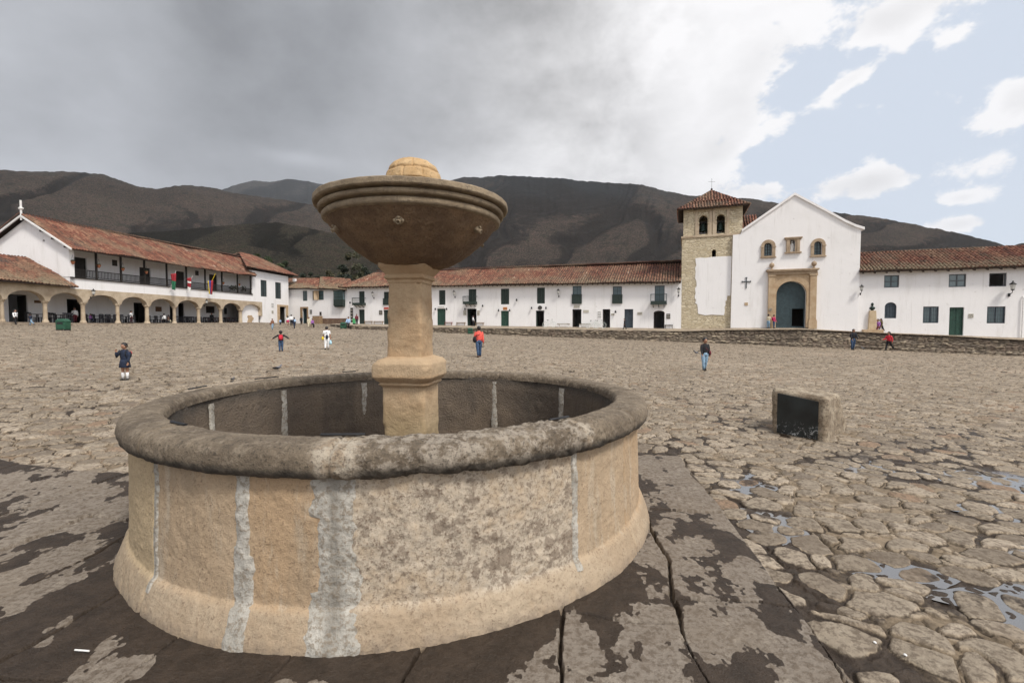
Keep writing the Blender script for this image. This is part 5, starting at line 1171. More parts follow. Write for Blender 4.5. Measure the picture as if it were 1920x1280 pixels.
# further wing whose roof shows behind the gable
rear = thing('rear_house', 'white house top with a tile roof showing behind the gable at the left edge', 'building', FL.pt(aC+3, 14, 2))
rz = gf(12, 449)[1]; mb = MB(); FL.box(mb, aC-6, aC+6, 2*rd+.85, 2*rd+8, 1.5, rz); mb.build('wall', MAT['whitewash'], rear)
rz2 = gf(8, 431)[1]
roof('roof', FL.pt(aC-6, 2*rd+.4, rz), FL.pt(aC+6, 2*rd+.4, rz), FL.pt(aC+6, 2*rd+4.4, rz+2), FL.pt(aC-6, 2*rd+4.4, rz+2), rear, seed=75); roof('roof', FL.pt(aC+6, 2*rd+8.6, rz), FL.pt(aC-6, 2*rd+8.6, rz), FL.pt(aC-6, 2*rd+4.4, rz+2), FL.pt(aC+6, 2*rd+4.4, rz+2), rear, seed=76)

# ================================================================== corner cottage
FCt = Frame((-42.5, 89.5), (-29.5, 85.0)); fc_ = lambda x, y, d=0.: fpx(FCt, x, y, d)
cot = thing('corner_cottage', 'white cottage with a sagging moss-grey tile roof in the far corner of the plaza', 'building', FCt.pt(8, 0, 2))
ca_, cb_ = fc_(543, 570)[0]-3, fc_(662, 570)[0]; cz = fc_(600, 541)[1]
cwn = [(567.6, 545, 576, 564), (586, 545, 606.7, 562.3)]; cd = FCt.rect((567.6, 578, 576.2, 603)); cd = (cd[0], cd[1], 1.9, cd[3]); bay = (630, 545, 647.3, 575.6)
mb = MB(); FCt.prism(mb, rpoly(ca_, cb_, 1, cz), 0, .5, [hole(FCt, r) for r in cwn] + [rpoly(*cd)]); mb.build('front_wall', MAT['whitewash'], cot)
body_box(FCt, cot, ca_, cb_, 1, cz-.1, 8, MAT['whitewash'])
leaf_window(FCt, cot, cwn[0], MAT['dark_green_wood'], 'glazed')
a0, a1, z0, z1 = FCt.rect(cwn[1]); leaf_window(FCt, cot, cwn[1], MAT['dark_wood'], 'cross')
am = (a0+a1)/2
for s in (-1, 1): mb = MB(); mb.hexa([FCt.pt(am, -.12, z0), FCt.pt(am+s*.55, -.5, z0), FCt.pt(am+s*.55, -.44, z0), FCt.pt(am, -.06, z0), FCt.pt(am, -.12, z1), FCt.pt(am+s*.55, -.5, z1), FCt.pt(am+s*.55, -.44, z1), FCt.pt(am, -.06, z1)]); mb.build('open_shutter', MAT['portal_stone'], cot)
door_at(FCt, cot, cd, MAT['blue_green_wood'], True)
mb = MB(); FCt.box(mb, cd[0]-.5, cd[0], -.1, 0, 1.5, cd[3]+.001); FCt.box(mb, cd[1], cd[1]+.25, -.1, 0, 1.5, cd[3]+.001); FCt.box(mb, cd[0]-.5, cd[1]+.25, -.1, 0, cd[3]+.001, cd[3]+.28); mb.build('door_frame', MAT['bench_wood'], cot)
a0, a1, z0, z1 = FCt.rect(bay); mb = MB(); FCt.box(mb, a0, a1, -.7, 0, z0+.25, z0+1.35); FCt.prism(mb, [(a0+.1, z0), (a1-.1, z0), (a1, z0+.25), (a0, z0+.25)], -.55, 0); FCt.box(mb, a0-.02, a1+.02, -.72, 0, z1-.15, z1)
for k in range(8): a = a0+(a1-a0-.07)*k/7; FCt.box(mb, a, a+.07, -.69, -.63, z0+1.35, z1-.15)
for k in (1, 2): FCt.box(mb, a0+.07, a1-.07, -.68, -.64, z0+1.35+(z1-z0-1.5)*k/3, z0+1.41+(z1-z0-1.5)*k/3)
bw_ = mb.build('bay_window', MAT['dark_green_wood'], cot); mb = MB(); FCt.box(mb, a0+.06, a1-.06, -.6, -.02, z0+1.35, z1-.16); mb.build('pane', MAT['glass'], bw_)
mb = MB(); FCt.box(mb, fc_(602, 600)[0], cb_, -.5, .0, 1.2, fc_(625, 596.8)[1]); mb.build('stone_plinth', MAT['plinth_stone'], cot)
er = [FCt.pt(ca_-1, -.7, fc_(560, 536.5, -.7)[1]), FCt.pt(cb_+1, -.7, fc_(650, 543, -.7)[1])]; ap_ = FCt.pt(fc_(601, 519.5, 4.2)[0], 4.2, fc_(601, 519.5, 4.2)[1]); lf = FCt.pt(ca_-1, 4.2, fc_(545, 521.5, 4.2)[1]); rt = FCt.pt(fc_(640, 533.5, 4.2)[0]+2.5, 4.2, fc_(640, 533.5, 4.2)[1]-.3)
mid = FCt.pt(fc_(598, 540.3, -.7)[0], -.7, fc_(598, 541.5, -.7)[1])
roof('r', er[0], mid, ap_, lf, cot, seed=81, lich=2.5, sag=.25); roof('r', mid, er[1], rt, ap_, cot, seed=82, lich=2.5, sag=.25)
mb = MB(); mb.add([lf, ap_, rt, FCt.pt(cb_, 8.6, cz-.3), FCt.pt(ca_-1, 8.6, cz-.3)], [(0, 1, 2, 3, 4)]); mb.build('roof_back', MAT['roof_tile'], cot)
mb = MB(); FCt.box(mb, fc_(552, 520, 2)[0]-.25, fc_(552, 520, 2)[0]+.25, 1.8, 2.3, ap_.z-1.4, ap_.z-.35); mb.build('chimney', MAT['whitewash'], cot)

# ------------------------------------------------------------------ trees behind the roofs
def leafmat(name, a, b_):
    m, nt, b, P = base_mat(name); n = noise(nt, P, .5, 3); n2 = noise(nt, P, 6, 3); c = colmix(nt, n.step(.35, .65), a, b_); c = colmix(nt, n2.step(.45, .7)*.5, c, tuple(q*.4 for q in a)); setc(nt, b, c, .7); return m
LG = [leafmat('foliage_green', (.022, .036, .012), (.055, .075, .022)), leafmat('foliage_olive', (.04, .045, .02), (.085, .075, .035)), leafmat('foliage_dark', (.014, .022, .014), (.035, .045, .024))]
def tree(px, pyt, Y, wpx, label, mat, seed, sparse=1.0, low=.25):
    x = (px-960)/F*Y; g = float(gz(x, Y)) - .2; zt = HC + (HOR-pyt)/F*Y; H = zt-g; w_ = wpx/F*Y/2; rs = np.random.RandomState(seed)
    t = thing('tree', label, 'tree', (x, Y, g), 'trees rising behind the roofs'); mb = MB()
    bends = [(0, 0, 0)] + [(rs.normal(0, .25), rs.normal(0, .25), H*k/4) for k in (1, 2, 3)]; b0 = Vector((x, Y, g))
    mb.tube([b0+Vector(q) for q in bends], [.35, .28, .2, .08], 8); tips = []
    for k in range(9):
        f = rs.uniform(.35, .95); an = rs.uniform(0, 6.28); p = b0+Vector((0, 0, H*.7*f)); q = p + Vector((math.cos(an)*w_*.75, math.sin(an)*w_*.75, H*rs.uniform(.08, .28))); mb.tube([p, p.lerp(q, .5)+Vector((0, 0, .3)), q], [.14, .09, .03], 6); tips.append(q)
    mb.build('trunk', MAT['bark'], t)
    V, Q = [], []; k = 0; cl = tips + [b0+Vector((rs.normal(0, w_*.4), rs.normal(0, w_*.4), H*rs.uniform(low, .95))) for _ in range(16)]
    for c_ in cl:
        rr = rs.uniform(.22, .42)*w_; n = int(240*sparse)
        d = rs.normal(size=(n, 3)); d /= np.linalg.norm(d, axis=1)[:, None]; pos = np.array(c_)+d*rr*rs.uniform(.4, 1.1, (n, 1))*np.array([1, 1, .8])
        pos[:, 2] = np.minimum(pos[:, 2], zt)
        for p in pos:
            s = rs.uniform(.10, .24); u_ = rs.normal(size=3); u_ /= np.linalg.norm(u_); v_ = np.cross(u_, rs.normal(size=3)); v_ /= np.linalg.norm(v_)
            V += [p-u_*s-v_*s*.6, p+u_*s-v_*s*.6, p+u_*s+v_*s*.6, p-u_*s+v_*s*.6]; Q.append((k, k+1, k+2, k+3)); k += 4
    me = bpy.data.meshes.new('crown'); me.from_pydata([tuple(p) for p in V], [], Q); mesh_obj('crown', me, mat, t)
for i, (px, py, Y, w_, lab, m_, sp) in enumerate([
    (663, 470, 118, 46, 'tall thin brownish tree rising behind the gap between cottage and long building', 1, .6), (645, 486, 112, 34, 'dark bushy tree right behind the sagging cottage roof end', 2, 1), (688, 492, 120, 38, 'dark tree partly hidden by the fountain pillar above the long roof', 2, .8),
    (492, 472, 125, 48, 'green tree behind the hipped roof of the end block', 0, 1), (520, 480, 120, 44, 'bright green tree to the right of the end block ridge', 0, 1), (548, 497, 118, 40, 'low green tree above the cottage chimney', 2, 1), (470, 478, 135, 40, 'dark green tree just left of the end block ridge', 2, 1), (620, 505, 125, 36, 'small olive tree over the cottage roof peak', 1, .7), (588, 508, 120, 30, 'small dark tree left of the cottage roof peak', 2, .7)]):
    tree(px, py, Y, w_, lab, LG[m_], 100+i, sp)

# ================================================================== small things on the fronts
def copy_tree(o, parent=None):
    c = o.copy(); C.objects.link(c)
    if parent: c.parent = parent
    for ch in [q for q in bpy.data.objects if q.parent == o]: copy_tree(ch, c)
    return c
def frame_rot(fr): return math.atan2(fr.u.y, fr.u.x)
def lamp_proto():
    t = thing('wall_lamp', '', 'lamp'); mb = MB()
    mb.tube([(0, .02, -.45), (0, -.1, -.5), (0, -.38, -.35), (0, -.42, -.12)], .025, 6); mb.box(-.07, .07, -.03, .03, -.65, -.38); mb.build('bracket', MAT['iron'], t, False)
    mb = MB(); mb.lathe([(.13, 0), (.20, .38)], 6, (0, -.42, -.08)); mb.build('lantern', MAT['lantern_glass'], t, False)
    mb = MB(); mb.lathe([(.25, 0), (.25, .03), (.1, .16), (.05, .2), (.06, .26), (.01, .32)], 6, (0, -.42, .30)); mb.lathe([(.06, -.1), (.15, -.02), (.15, 0)], 6, (0, -.42, -.08))
    mb.build('lantern_cap', MAT['iron'], t, False); return t
LP = lamp_proto(); first = True
for fr, x, y, lab in ((FR, 701.5, 553, 'black wall lantern between the first and second upper windows of the long building'), (FR, 853.5, 551, 'black wall lantern just left of the small balcony right of the fountain pillar'), (FR, 1048, 549, 'black wall lantern between the plain shutters and the glazed windows'),
                      (FR, 1272.5, 547, 'black wall lantern at the right end of the long building by the tower'), (CF, 1613, 543, 'black wall lantern on the corner between church and right wing'), (FR, 1892, 541, 'large black wall lantern beside the open upper window of the right wing'),
                      (FL, 169, 550, 'black wall lantern on the arcade above the pier right of the second arch'), (FL, 382.5, 567, 'black wall lantern on the arcade near the right end of the arches')):
    a, z = fpx(fr, x, y); t = LP if first else copy_tree(LP); first = False
    t.location = fr.pt(a, -.05, z); t.rotation_euler = (0, 0, frame_rot(fr)) if fr is not FL else (0, 0, frame_rot(FL)); tag(t, lab, 'lamp', 'wall lanterns'); t.scale = ((.85,)*3 if x < 1800 else (1.15,)*3)
def sign(fr, r, mat, name, label, cat, thick=.05, marks=0, dep=0., mm=None, rnd_=False):
    a0, a1, z0, z1 = fr.rect(r, dep); mb = MB(); c = fr.pt((a0+a1)/2, dep, (z0+z1)/2); t = thing(name, label, cat, c)
    if rnd_: fr.prism(mb, [((a0+a1)/2+(a1-a0)/2*math.cos(k*.5236), (z0+z1)/2+(z1-z0)/2*math.sin(k*.5236)) for k in range(12)], dep-thick, dep)
    else: fr.box(mb, a0, a1, dep-thick, dep, z0, z1)
    b = mb.build('board', MAT[mat], t)
    if marks:
        mb = MB(); rs = random.Random(int(r[0])); h = (z1-z0)/(marks*2+1)
        for k in range(marks):
            zz_ = z1-h*(2*k+1.8); a = a0+(a1-a0)*.12
            while a < a1-(a1-a0)*.15: w_ = rs.uniform(.05, .13); fr.box(mb, a, min(a+w_, a1-.04), dep-thick-.006, dep-thick, zz_, zz_+h*.8); a += w_+.05
        mb.build('lettering', MAT[mm or 'dark_plaque'], t)
    return t
SG = [((943.5, 575.7, 951, 580.8), 'sign_orange', 1, 'small orange shop sign above the closed green door', 0), ((1008.5, 572.8, 1016.5, 580.8), 'dark_plaque', 0, 'round dark sign above an open doorway', 1),
      ((1075.8, 571.5, 1087.3, 577), 'sign_pale', 2, 'pale two-line shop sign under the first glazed window', 0), ((821, 573.8, 834.5, 577.6), 'white_paint', 1, 'white strip sign above the green doorway by the pillar', 0),
      ((869, 581.7, 874.5, 591), 'sign_pale', 3, 'cream menu board left of the doorway with the person in white', 0), ((895, 581.7, 899.7, 591), 'sign_pale', 3, 'cream menu board right of the doorway with the person in white', 0),
      ((720, 576, 728.5, 579.6), 'sign_red', 1, 'small red sign over the dark green door left of the pillar', 0), ((711, 581.7, 717, 589.8), 'dark_plaque', 2, 'dark square notice left of the pillar', 0),
      ((657.5, 577, 662, 604), 'dark_plaque', 4, 'tall narrow black banner by the first doorway', 0), ((1120.5, 583, 1127.6, 596), 'white_paint', 4, 'white board with stacked dark lines beside a bicycle', 0),
      ((1146, 587.5, 1152, 591), 'sign_pale', 1, 'tiny cream plate right of the narrow open doorway', 0), ((1195, 585, 1204, 590.2), 'sign_pale', 2, 'beige plate between the slate door and the arched doorway', 0),
      ((1249.7, 588, 1256.7, 597.3), 'dark_plaque', 2, 'dark square notice right of the arched doorway', 0), ((1093.8, 581, 1104, 586), 'sign_pale', 0, 'faint pale plate left of the pale bicycles', 0)]
for r, m_, mk, lab, rd_ in SG: sign(FR, r, m_, 'shop_sign', lab, 'sign', marks=mk, rnd_=bool(rd_), mm='dark_plaque' if m_ != 'dark_plaque' else 'sign_pale')
sign(FR, (1816, 588, 1825, 595.6), 'sign_pale', 'wall_plate', 'faint grey plate right of the green door in the right wing', 'sign', marks=2)
sign(CF, (1396, 567, 1402.3, 572.6), 'portal_stone', 'wall_plate', 'small square stone plate low on the white church front', 'sign')
sign(FL, (508, 568, 513, 577), 'white_paint', 'wall_plate', 'upper white notice with dark lines on the end block', 'sign', marks=3); sign(FL, (509, 582, 512.5, 588), 'sign_pale', 'wall_plate', 'lower pale notice on the end block near its door', 'sign', marks=2)
sign(FCt, (581, 580.5, 585, 588.5), 'grey_window', 'wall_plate', 'grey notice right of the cottage doorway', 'sign', marks=3, mm='sign_pale'); sign(FCt, (599.5, 584.5, 603, 591), 'dark_plaque', 'wall_plate', 'black notice on the cottage above the wooden planter', 'sign')
sign(FL, (64, 563, 76, 568), 'brown_wood', 'wall_plate', 'brown plate on the back wall inside the first full arch', 'sign', dep=3.8); sign(FL, (291.5, 575, 302.5, 584), 'brown_wood', 'wall_plate', 'brown framed board on the back wall inside the fifth arch', 'sign', dep=3.8, marks=0)
sign(CF, (1441, 577.5, 1447, 583), 'grey_stone', 'wall_plate', 'grey plate on the left pilaster of the church portal', 'sign', dep=-.36)
# small spot lamps by the doorways
mb = MB(); mb.tube([(0, 0, 0), (0, -.18, .05)], .03, 6); mb.lathe([(.05, .14), (.1, .0), (.11, -.16)], 8, (0, -.22, 0)); sp0 = mb.build('spot_lamp', MAT['iron'])
for k, (x, y) in enumerate(((817.5, 579), (838.5, 579), (873, 579), (906, 573), (935.8, 581.5), (956.5, 581.5), (969.5, 562), (997.5, 577), (1024.5, 577), (1154.5, 584), (658, 567))):
    t = sp0 if k == 0 else sp0.copy()
    if k: C.objects.link(t)
    a, z = fpx(FR, x, y); t.location = FR.pt(a, 0, z); t.rotation_euler = (0, 0, frame_rot(FR)); tag(t, 'small black outdoor spot lamp on the white front of the long building', 'lamp', 'small black spot lamps on the long building')
# benches on the terrace
def bench(fr, x, y, mat, label, w_=1.5, stone=False):
    p = on_terrace(x, y); t = thing('bench', label, 'bench', p, 'benches on the terrace', frame_rot(fr))
    if stone:
        mb = MB(); mb.box(-w_/2, w_/2, -.2, .2, .36, .44); mb.build('seat', MAT['grey_stone'], t, False)
        for s in (-1, 1): mb = MB(); mb.box(s*w_*.38-.1, s*w_*.38+.1, -.16, .16, 0, .36); mb.build('leg', MAT['white_paint'], t, False)
        return t
    mb = MB()
    for k in range(4): mb.box(-w_/2, w_/2, -.25+k*.12, -.16+k*.12, .40, .43)
    mb.build('seat', MAT[mat], t, False); mb = MB()
    for k in range(4): mb.box(-w_/2, w_/2, .24+k*.02, .27+k*.02, .50+k*.12, .60+k*.12)
    mb.build('backrest', MAT[mat], t, False)
    for s in (-1, 1):
        for yy in (-.2, .22): mb = MB(); mb.box(s*w_*.42-.03, s*w_*.42+.03, yy-.03, yy+.03, 0, .4 if yy < 0 else .95); mb.build('leg', MAT[mat], t, False)
    return t
bench(FR, 692, 606.5, 'bench_wood', 'light brown bench right of the first doorway'); bench(FR, 711, 607.3, 'bench_wood', 'cream-brown bench against the dark green door by the pillar', 1.7)
bench(FR, 842, 608.5, 'red_wood', 'red-brown slatted bench right of the fountain pillar', 1.2); bench(FR, 865, 609, 'bench_wood', 'grey-brown bench left of the doorway with the person in white', 1.4); bench(FR, 900, 609.7, 'bench_wood', 'grey-brown bench right of the doorway with the person in white', 1.3)
bench(FR, 1056.5, 613, 'x', 'low white-footed stone bench between two open doorways', 1.6, True); bench(FR, 1096, 613.5, 'x', 'low white-footed stone bench behind the bicycles', 1.4, True); bench(FR, 1254, 615.5, 'dark_wood', 'dark bench beside the arched doorway at the tower', .9)
# bicycles
def bicycle(x, y, label):
    p = on_terrace(x, y); t = thing('bicycle', label, 'bicycle', p, 'pale bicycles on the terrace', frame_rot(FR) + .05)
    for s in (-.52, .52):
        mb = MB(); pts = [(s+.33*math.cos(k*math.pi/10), 0, .34+.33*math.sin(k*math.pi/10)) for k in range(21)]; mb.tube(pts, .025, 6, cap=False); w_ = mb.build('wheel', MAT['bicycle_pale'], t, False)
        mb = MB()
        for k in range(8): mb.tube([(s, 0, .34), (s+.32*math.cos(k*.785), 0, .34+.32*math.sin(k*.785))], .004, 4)
        mb.build('spokes', MAT['bicycle_pale'], w_, False)
    mb = MB(); bb_, st_, hd, rw, fw = (-.08, 0, .3), (-.2, 0, .82), (.36, 0, .85), (-.52, 0, .34), (.52, 0, .34)
    for a, b_ in ((bb_, st_), (bb_, hd), (st_, hd), (rw, bb_), (rw, st_), (hd, fw)): mb.tube([a, b_], .022, 6)
    mb.build('frame', MAT['bicycle_pale'], t, False); mb = MB(); mb.tube([(.36, 0, .85), (.34, 0, 1.0)], .015, 6); mb.tube([(.34, -.25, 1.0), (.34, .25, 1.0)], .014, 6); mb.build('handlebar', MAT['iron'], t, False)
    mb = MB(); mb.ell((-.22, 0, .92), .13, .06, .035); mb.tube([(-.2, 0, .8), (-.21, 0, .92)], .014, 6); mb.build('saddle', MAT['iron'], t, False)
bicycle(1030, 613.5, 'pale bicycle leaning right of the doorway under the round sign'); bicycle(1111, 615, 'pale bicycle left of two, by the board with dark lines'); bicycle(1123, 615, 'pale bicycle right of two, next to the narrow open doorway')
# bins
def litter_bin(p, label, s=1.):
    t = thing('litter_bin', label, 'bin', p, 'green litter bins'); t.scale = (s,)*3
    mb = MB(); mb.box(-.5, .5, -.38, .38, .12, 1.0); mb.build('body', MAT['bin_green'], t, False, bevel=.05); mb = MB(); mb.hexa([(-.55, -.43, 1.0), (.55, -.43, 1.0), (.55, .43, 1.0), (-.55, .43, 1.0), (-.3, -.3, 1.28), (.3, -.3, 1.28), (.3, .3, 1.28), (-.3, .3, 1.28)]); mb.build('lid', MAT['bin_green'], t, False, bevel=.04)
    for sx in (-.42, .42): mb = MB(); mb.box(sx-.05, sx+.05, -.35, .35, 0, .12); mb.build('foot', MAT['iron'], t, False)
    mb = MB(); mb.box(-.3, .3, -.40, -.38, .7, .9); mb.build('slot', MAT['iron'], t, False); return t
def px_scale(p, n): return n*p.y/F
for x, y, h, lab in ((119, 619.5, 22, 'green litter bin on the cobbles in front of the second arch'), (644, 616.5, 12.5, 'green litter bin at the left end of the retaining wall'), (882, 626, 11.5, 'green litter bin behind the person in coral'), (1240.5, 637, 14.5, 'green litter bin at the wall below the arched doorway'), (1863, 657, 18, 'rounded green litter bin at the wall near the right edge')):
    p = onground(x, y); litter_bin(p, lab, px_scale(p, h)/1.28)
p = on_terrace(664, 608); t = thing('poster_stand', 'bright green poster board standing by the first doorway', 'poster', p, rz=frame_rot(FR)); mb = MB(); mb.box(-.22, .22, -.03, .03, .15, .85); mb.build('board', MAT['green_poster'], t, False); mb = MB(); mb.box(-.2, .2, -.05, .05, 0, .15); mb.build('foot', MAT['iron'], t, False)
# wooden planter by the cottage
a0, a1, z0, z1 = FCt.rect((589.5, 592.5, 602, 605), -1); pl = thing('planter', 'brown wooden crate planter in front of the cottage', 'planter', FCt.pt((a0+a1)/2, -1, 1.7)); mb = MB(); FCt.box(mb, a0, a1, -1.5, -.6, 1.6, z1); mb.build('box', MAT['bench_wood'], pl); mb = MB(); FCt.box(mb, a0+.1, a1-.1, -1.4, -.7, z1-.05, z1+.03); mb.build('soil', MAT['bark'], pl)
# bust on its plinth
a0, a1, z0, z1 = FR.rect((1627, 581, 1640.5, 617), -1.6); pb = on_terrace(1634, 621.3); bt = thing('bust_monument', 'dark bronze bust on a tapering pale stone plinth beside the church', 'monument', pb, rz=frame_rot(FR))
hh = px_scale(pb, 35); s_ = px_scale(pb, 1)
mb = MB(); mb.hexa([(-6.6*s_, -.35, .25), (6.6*s_, -.35, .25), (6.6*s_, .35, .25), (-6.6*s_, .35, .25), (-5*s_, -.27, 40*s_), (5*s_, -.27, 40*s_), (5*s_, .27, 40*s_), (-5*s_, .27, 40*s_)]); mb.build('plinth', MAT['plinth_pale'], bt, False, bevel=.02)
mb = MB(); mb.box(-.85, .85, -.6, .6, -.05, .25); mb.build('step', MAT['portal_stone'], bt, False, bevel=.02)
zt = 40*s_; mb = MB(); mb.lathe([(.16, 0), (.12, .06), (.27, .2), (.26, .32), (.12, .42), (.09, .5)], 12, (0, 0, zt), 1, .6); mb.ell((0, -.02, zt+.64), .12, .14, .18, 12, 8); mb.ell((0, -.15, zt+.62), .025, .03, .04, 6, 4)
for s in (-1, 1): mb.ell((s*.12, 0, zt+.63), .02, .03, .045, 6, 4)
mb.build('bust', MAT['bronze'], bt, False, smooth=True)
# hanging pots along the balcony
mb = MB(); mb.lathe([(.08, -.18), (.17, .08), (.19, .1), (.17, .12)], 10); pot0 = mb.build('hanging_pot', MAT['terracotta']); mb = MB(); mb.ell((0, 0, .17), .16, .16, .1, 8, 5); mb.build('plant', LG[0], pot0, False); mb = MB()
for s in (0, 2.1, 4.2): mb.tube([(.17*math.cos(s), .17*math.sin(s), .1), (0, 0, .75)], .008, 4)
mb.build('cord', MAT['iron'], pot0, False)
for k, (x, y, lab) in enumerate(((136.7, 492, 'terracotta pot hanging at the gable end of the long balcony'), (185.5, 499, 'terracotta pot hanging at the second balcony post'), (230.5, 505, 'terracotta pot hanging at the third balcony post'), (274.5, 510.5, 'terracotta pot hanging at the fourth balcony post'), (419, 531, 'pot hanging at the balcony post right of the yellow flag'), (449, 534, 'pot hanging near the right end of the balcony'))):
    t = pot0 if k == 0 else copy_tree(pot0); a, z = fpx(FL, x, y, -.1); t.location = FL.pt(a, -.1, z); tag(t, lab, 'plant pot', 'pots hanging along the balcony'); t.scale = (1.05,)*3 if k < 4 else (.9,)*3
for k, (x, y) in enumerate(((436, 547), (441, 549), (458, 552))):
    a, z = fpx(FL, x, y-4, .5); p = FL.pt(a, .6, zbal+.12); t = thing('potted_plant', 'leafy green pot plant on the balcony, %s' % ['left of two near its right end', 'right of two near its right end', 'last one at the right end'][k], 'plant', p, 'pot plants on the balcony')
    mb = MB(); mb.lathe([(.15, 0), (.2, .35)], 10); mb.build('pot', MAT['white_paint'], t, False); mb = MB(); rs = random.Random(k)
    for _ in range(60): q = Vector((rs.gauss(0, .22), rs.gauss(0, .22), .75+rs.gauss(0, .22))); d = Vector((rs.uniform(-1, 1), rs.uniform(-1, 1), rs.uniform(-.5, 1))).normalized()*.14; e = d.orthogonal()*.5; mb.add([q-d, q+e, q+d, q-e], [(0, 1, 2, 3)])
    mb.build('leaves', LG[0], t, False)
# flags
def flag(x0, y0, x1, y1, segs, label, cx, cy0, cy1, cw, pole='white_paint'):
    a0, z0 = fpx(FL, x1, y1, .0); a1, z1 = fpx(FL, x0, y0, -1.3); p0, p1 = FL.pt(a0, .05, z0), FL.pt(a1, -1.3, z1)
    t = thing('flag', label, 'flag', p0, 'flags on the balcony rail'); mb = MB(); mb.tube([p0, p1], .04, 6); mb.build('pole', MAT[pole], t)
    aw, zt_ = fpx(FL, cx, cy0, -1.1); zb2 = fpx(FL, cx, cy1, -1.1)[1]; w_ = cw*FL.pt(aw, 0, 0).y/F
    if len(segs[0]) == 2: segs = [(m_, f0, f1, 0, 1) for (m_, f1), f0 in zip(segs, [0]+[q[1] for q in segs])]
    for m_, f0, f1, u0, u1 in segs:
        V = []; n, mm = 14, 10
        P_ = np.zeros((n, mm, 3))
        for i in range(n):
            for j in range(mm):
                f = f0+(f1-f0)*i/(n-1); u = u0+(u1-u0)*j/(mm-1); ww = w_*(1-.35*f)
                z = zt_+(zb2-zt_)*f; q = FL.pt(aw, -1.1, z) + (p1-p0).normalized()*(u-.5)*.1 + Vector((1, 0, 0))*(u-.5)*ww + Vector((0, 1, 0))*.10*math.sin(u*14+f*2) - Vector((0, 0, 1))*u*.35*(f > .0)*.6; P_[i, j] = q
        o = grid_mesh('cloth', P_, mat=MAT[m_], parent=t); so_ = o.modifiers.new('t', 'SOLIDIFY'); so_.thickness = .01
flag(330, 508, 318, 548, [('flag_red', .42), ('flag_green', 1.)], 'red and green flag hanging from the balcony rail, leftmost of three', 324.5, 513, 541.5, 9)
flag(361, 517, 350, 549, [('flag_red', .2), ('flag_white', .35), ('flag_red', .68), ('flag_white', 1.)], 'red and white flag hanging from the balcony rail, middle of three', 354, 521, 544, 7)
flag(404, 512.5, 389, 546, [('yellow', 0, 1, 0, .34), ('flag_blue', 0, 1, .34, .67), ('flag_red', 0, 1, .67, 1)], 'yellow, blue and red striped flag on a yellow pole, rightmost of three', 394, 526, 550, 9, 'yellow')

# ------------------------------------------------------------------ cafe tables and chairs under the arches
def chair_proto(mat):
    t = thing('cafe_chair', '', 'chair'); mb = MB(); mb.box(-.21, .21, -.21, .21, .43, .47); mb.build('seat', mat, t, False); mb = MB(); mb.box(-.2, .2, .18, .21, .78, .9); mb.box(-.21, -.17, .18, .21, .47, .9); mb.box(.17, .21, .18, .21, .47, .9); mb.box(-.02, .02, .18, .21, .47, .78); mb.build('backrest', mat, t, False)
    for sx in (-.19, .19):
        for sy in (-.19, .19): mb = MB(); mb.box(sx-.02, sx+.02, sy-.02, sy+.02, 0, .43); mb.build('leg', mat, t, False)
    return t
def table_proto():
    t = thing('cafe_table', '', 'table'); mb = MB(); mb.box(-.38, .38, -.38, .38, .71, .75); mb.build('tabletop', MAT['dark_wood'], t, False)
    for sx in (-.33, .33):
        for sy in (-.33, .33): mb = MB(); mb.box(sx-.025, sx+.025, sy-.025, sy+.025, 0, .71); mb.build('leg', MAT['chair_dark'], t, False)
    return t
cA, cB, tA = chair_proto(MAT['chair_dark']), chair_proto(MAT['chair_red']), table_proto(); used = {id(cA): 0, id(cB): 0, id(tA): 0}
def put(proto, p, rz):
    t = proto if not used[id(proto)] else copy_tree(proto); t.scale = (1.15,)*3; used[id(proto)] = 1; t.location = p; t.rotation_euler = (0, 0, rz); return t
bays = [('first full arch from the left', 62, 84, 1, 'd'), ('second full arch', 96, 122, 2, 'd'), ('third full arch', 172, 218, 4, 'd'), ('fourth full arch', 229, 250, 2, 'd'), ('fifth full arch', 284, 326, 3, 'd'), ('sixth full arch', 344, 371, 3, 'd'), ('seventh full arch', 379, 413, 3, 'r'), ('eighth full arch', 420, 450, 3, 'r')]
rs = random.Random(11); FRr = frame_rot(FL)
for nm, x0, x1, nt_, kd in bays:
    for k in range(nt_):
        a = fl_(x0+(x1-x0)*(k+.5)/nt_, 600, 1.4)[0]; d = 1.5+rs.uniform(-.3, .5); z = arc_z(a)
        tag(put(tA, FL.pt(a, d, z), FRr+rs.uniform(-.1, .1)), 'dark square cafe table under the %s' % nm, 'table', 'cafe tables under the %s' % nm)
        for q, (da, dd, rz) in enumerate(((-.75, 0, math.pi/2), (.75, 0, -math.pi/2), (0, -.72, math.pi), (0, .72, 0))):
            pr = cB if (kd == 'r' and q % 2) else cA
            tag(put(pr, FL.pt(a+da+rs.uniform(-.06, .06), d+dd, z), FRr+rz+rs.uniform(-.2, .2)), ('dark red' if pr is cB else 'black') + ' cafe chair under the %s' % nm, 'chair', ('dark red' if pr is cB else 'black') + ' chairs under the %s' % nm)

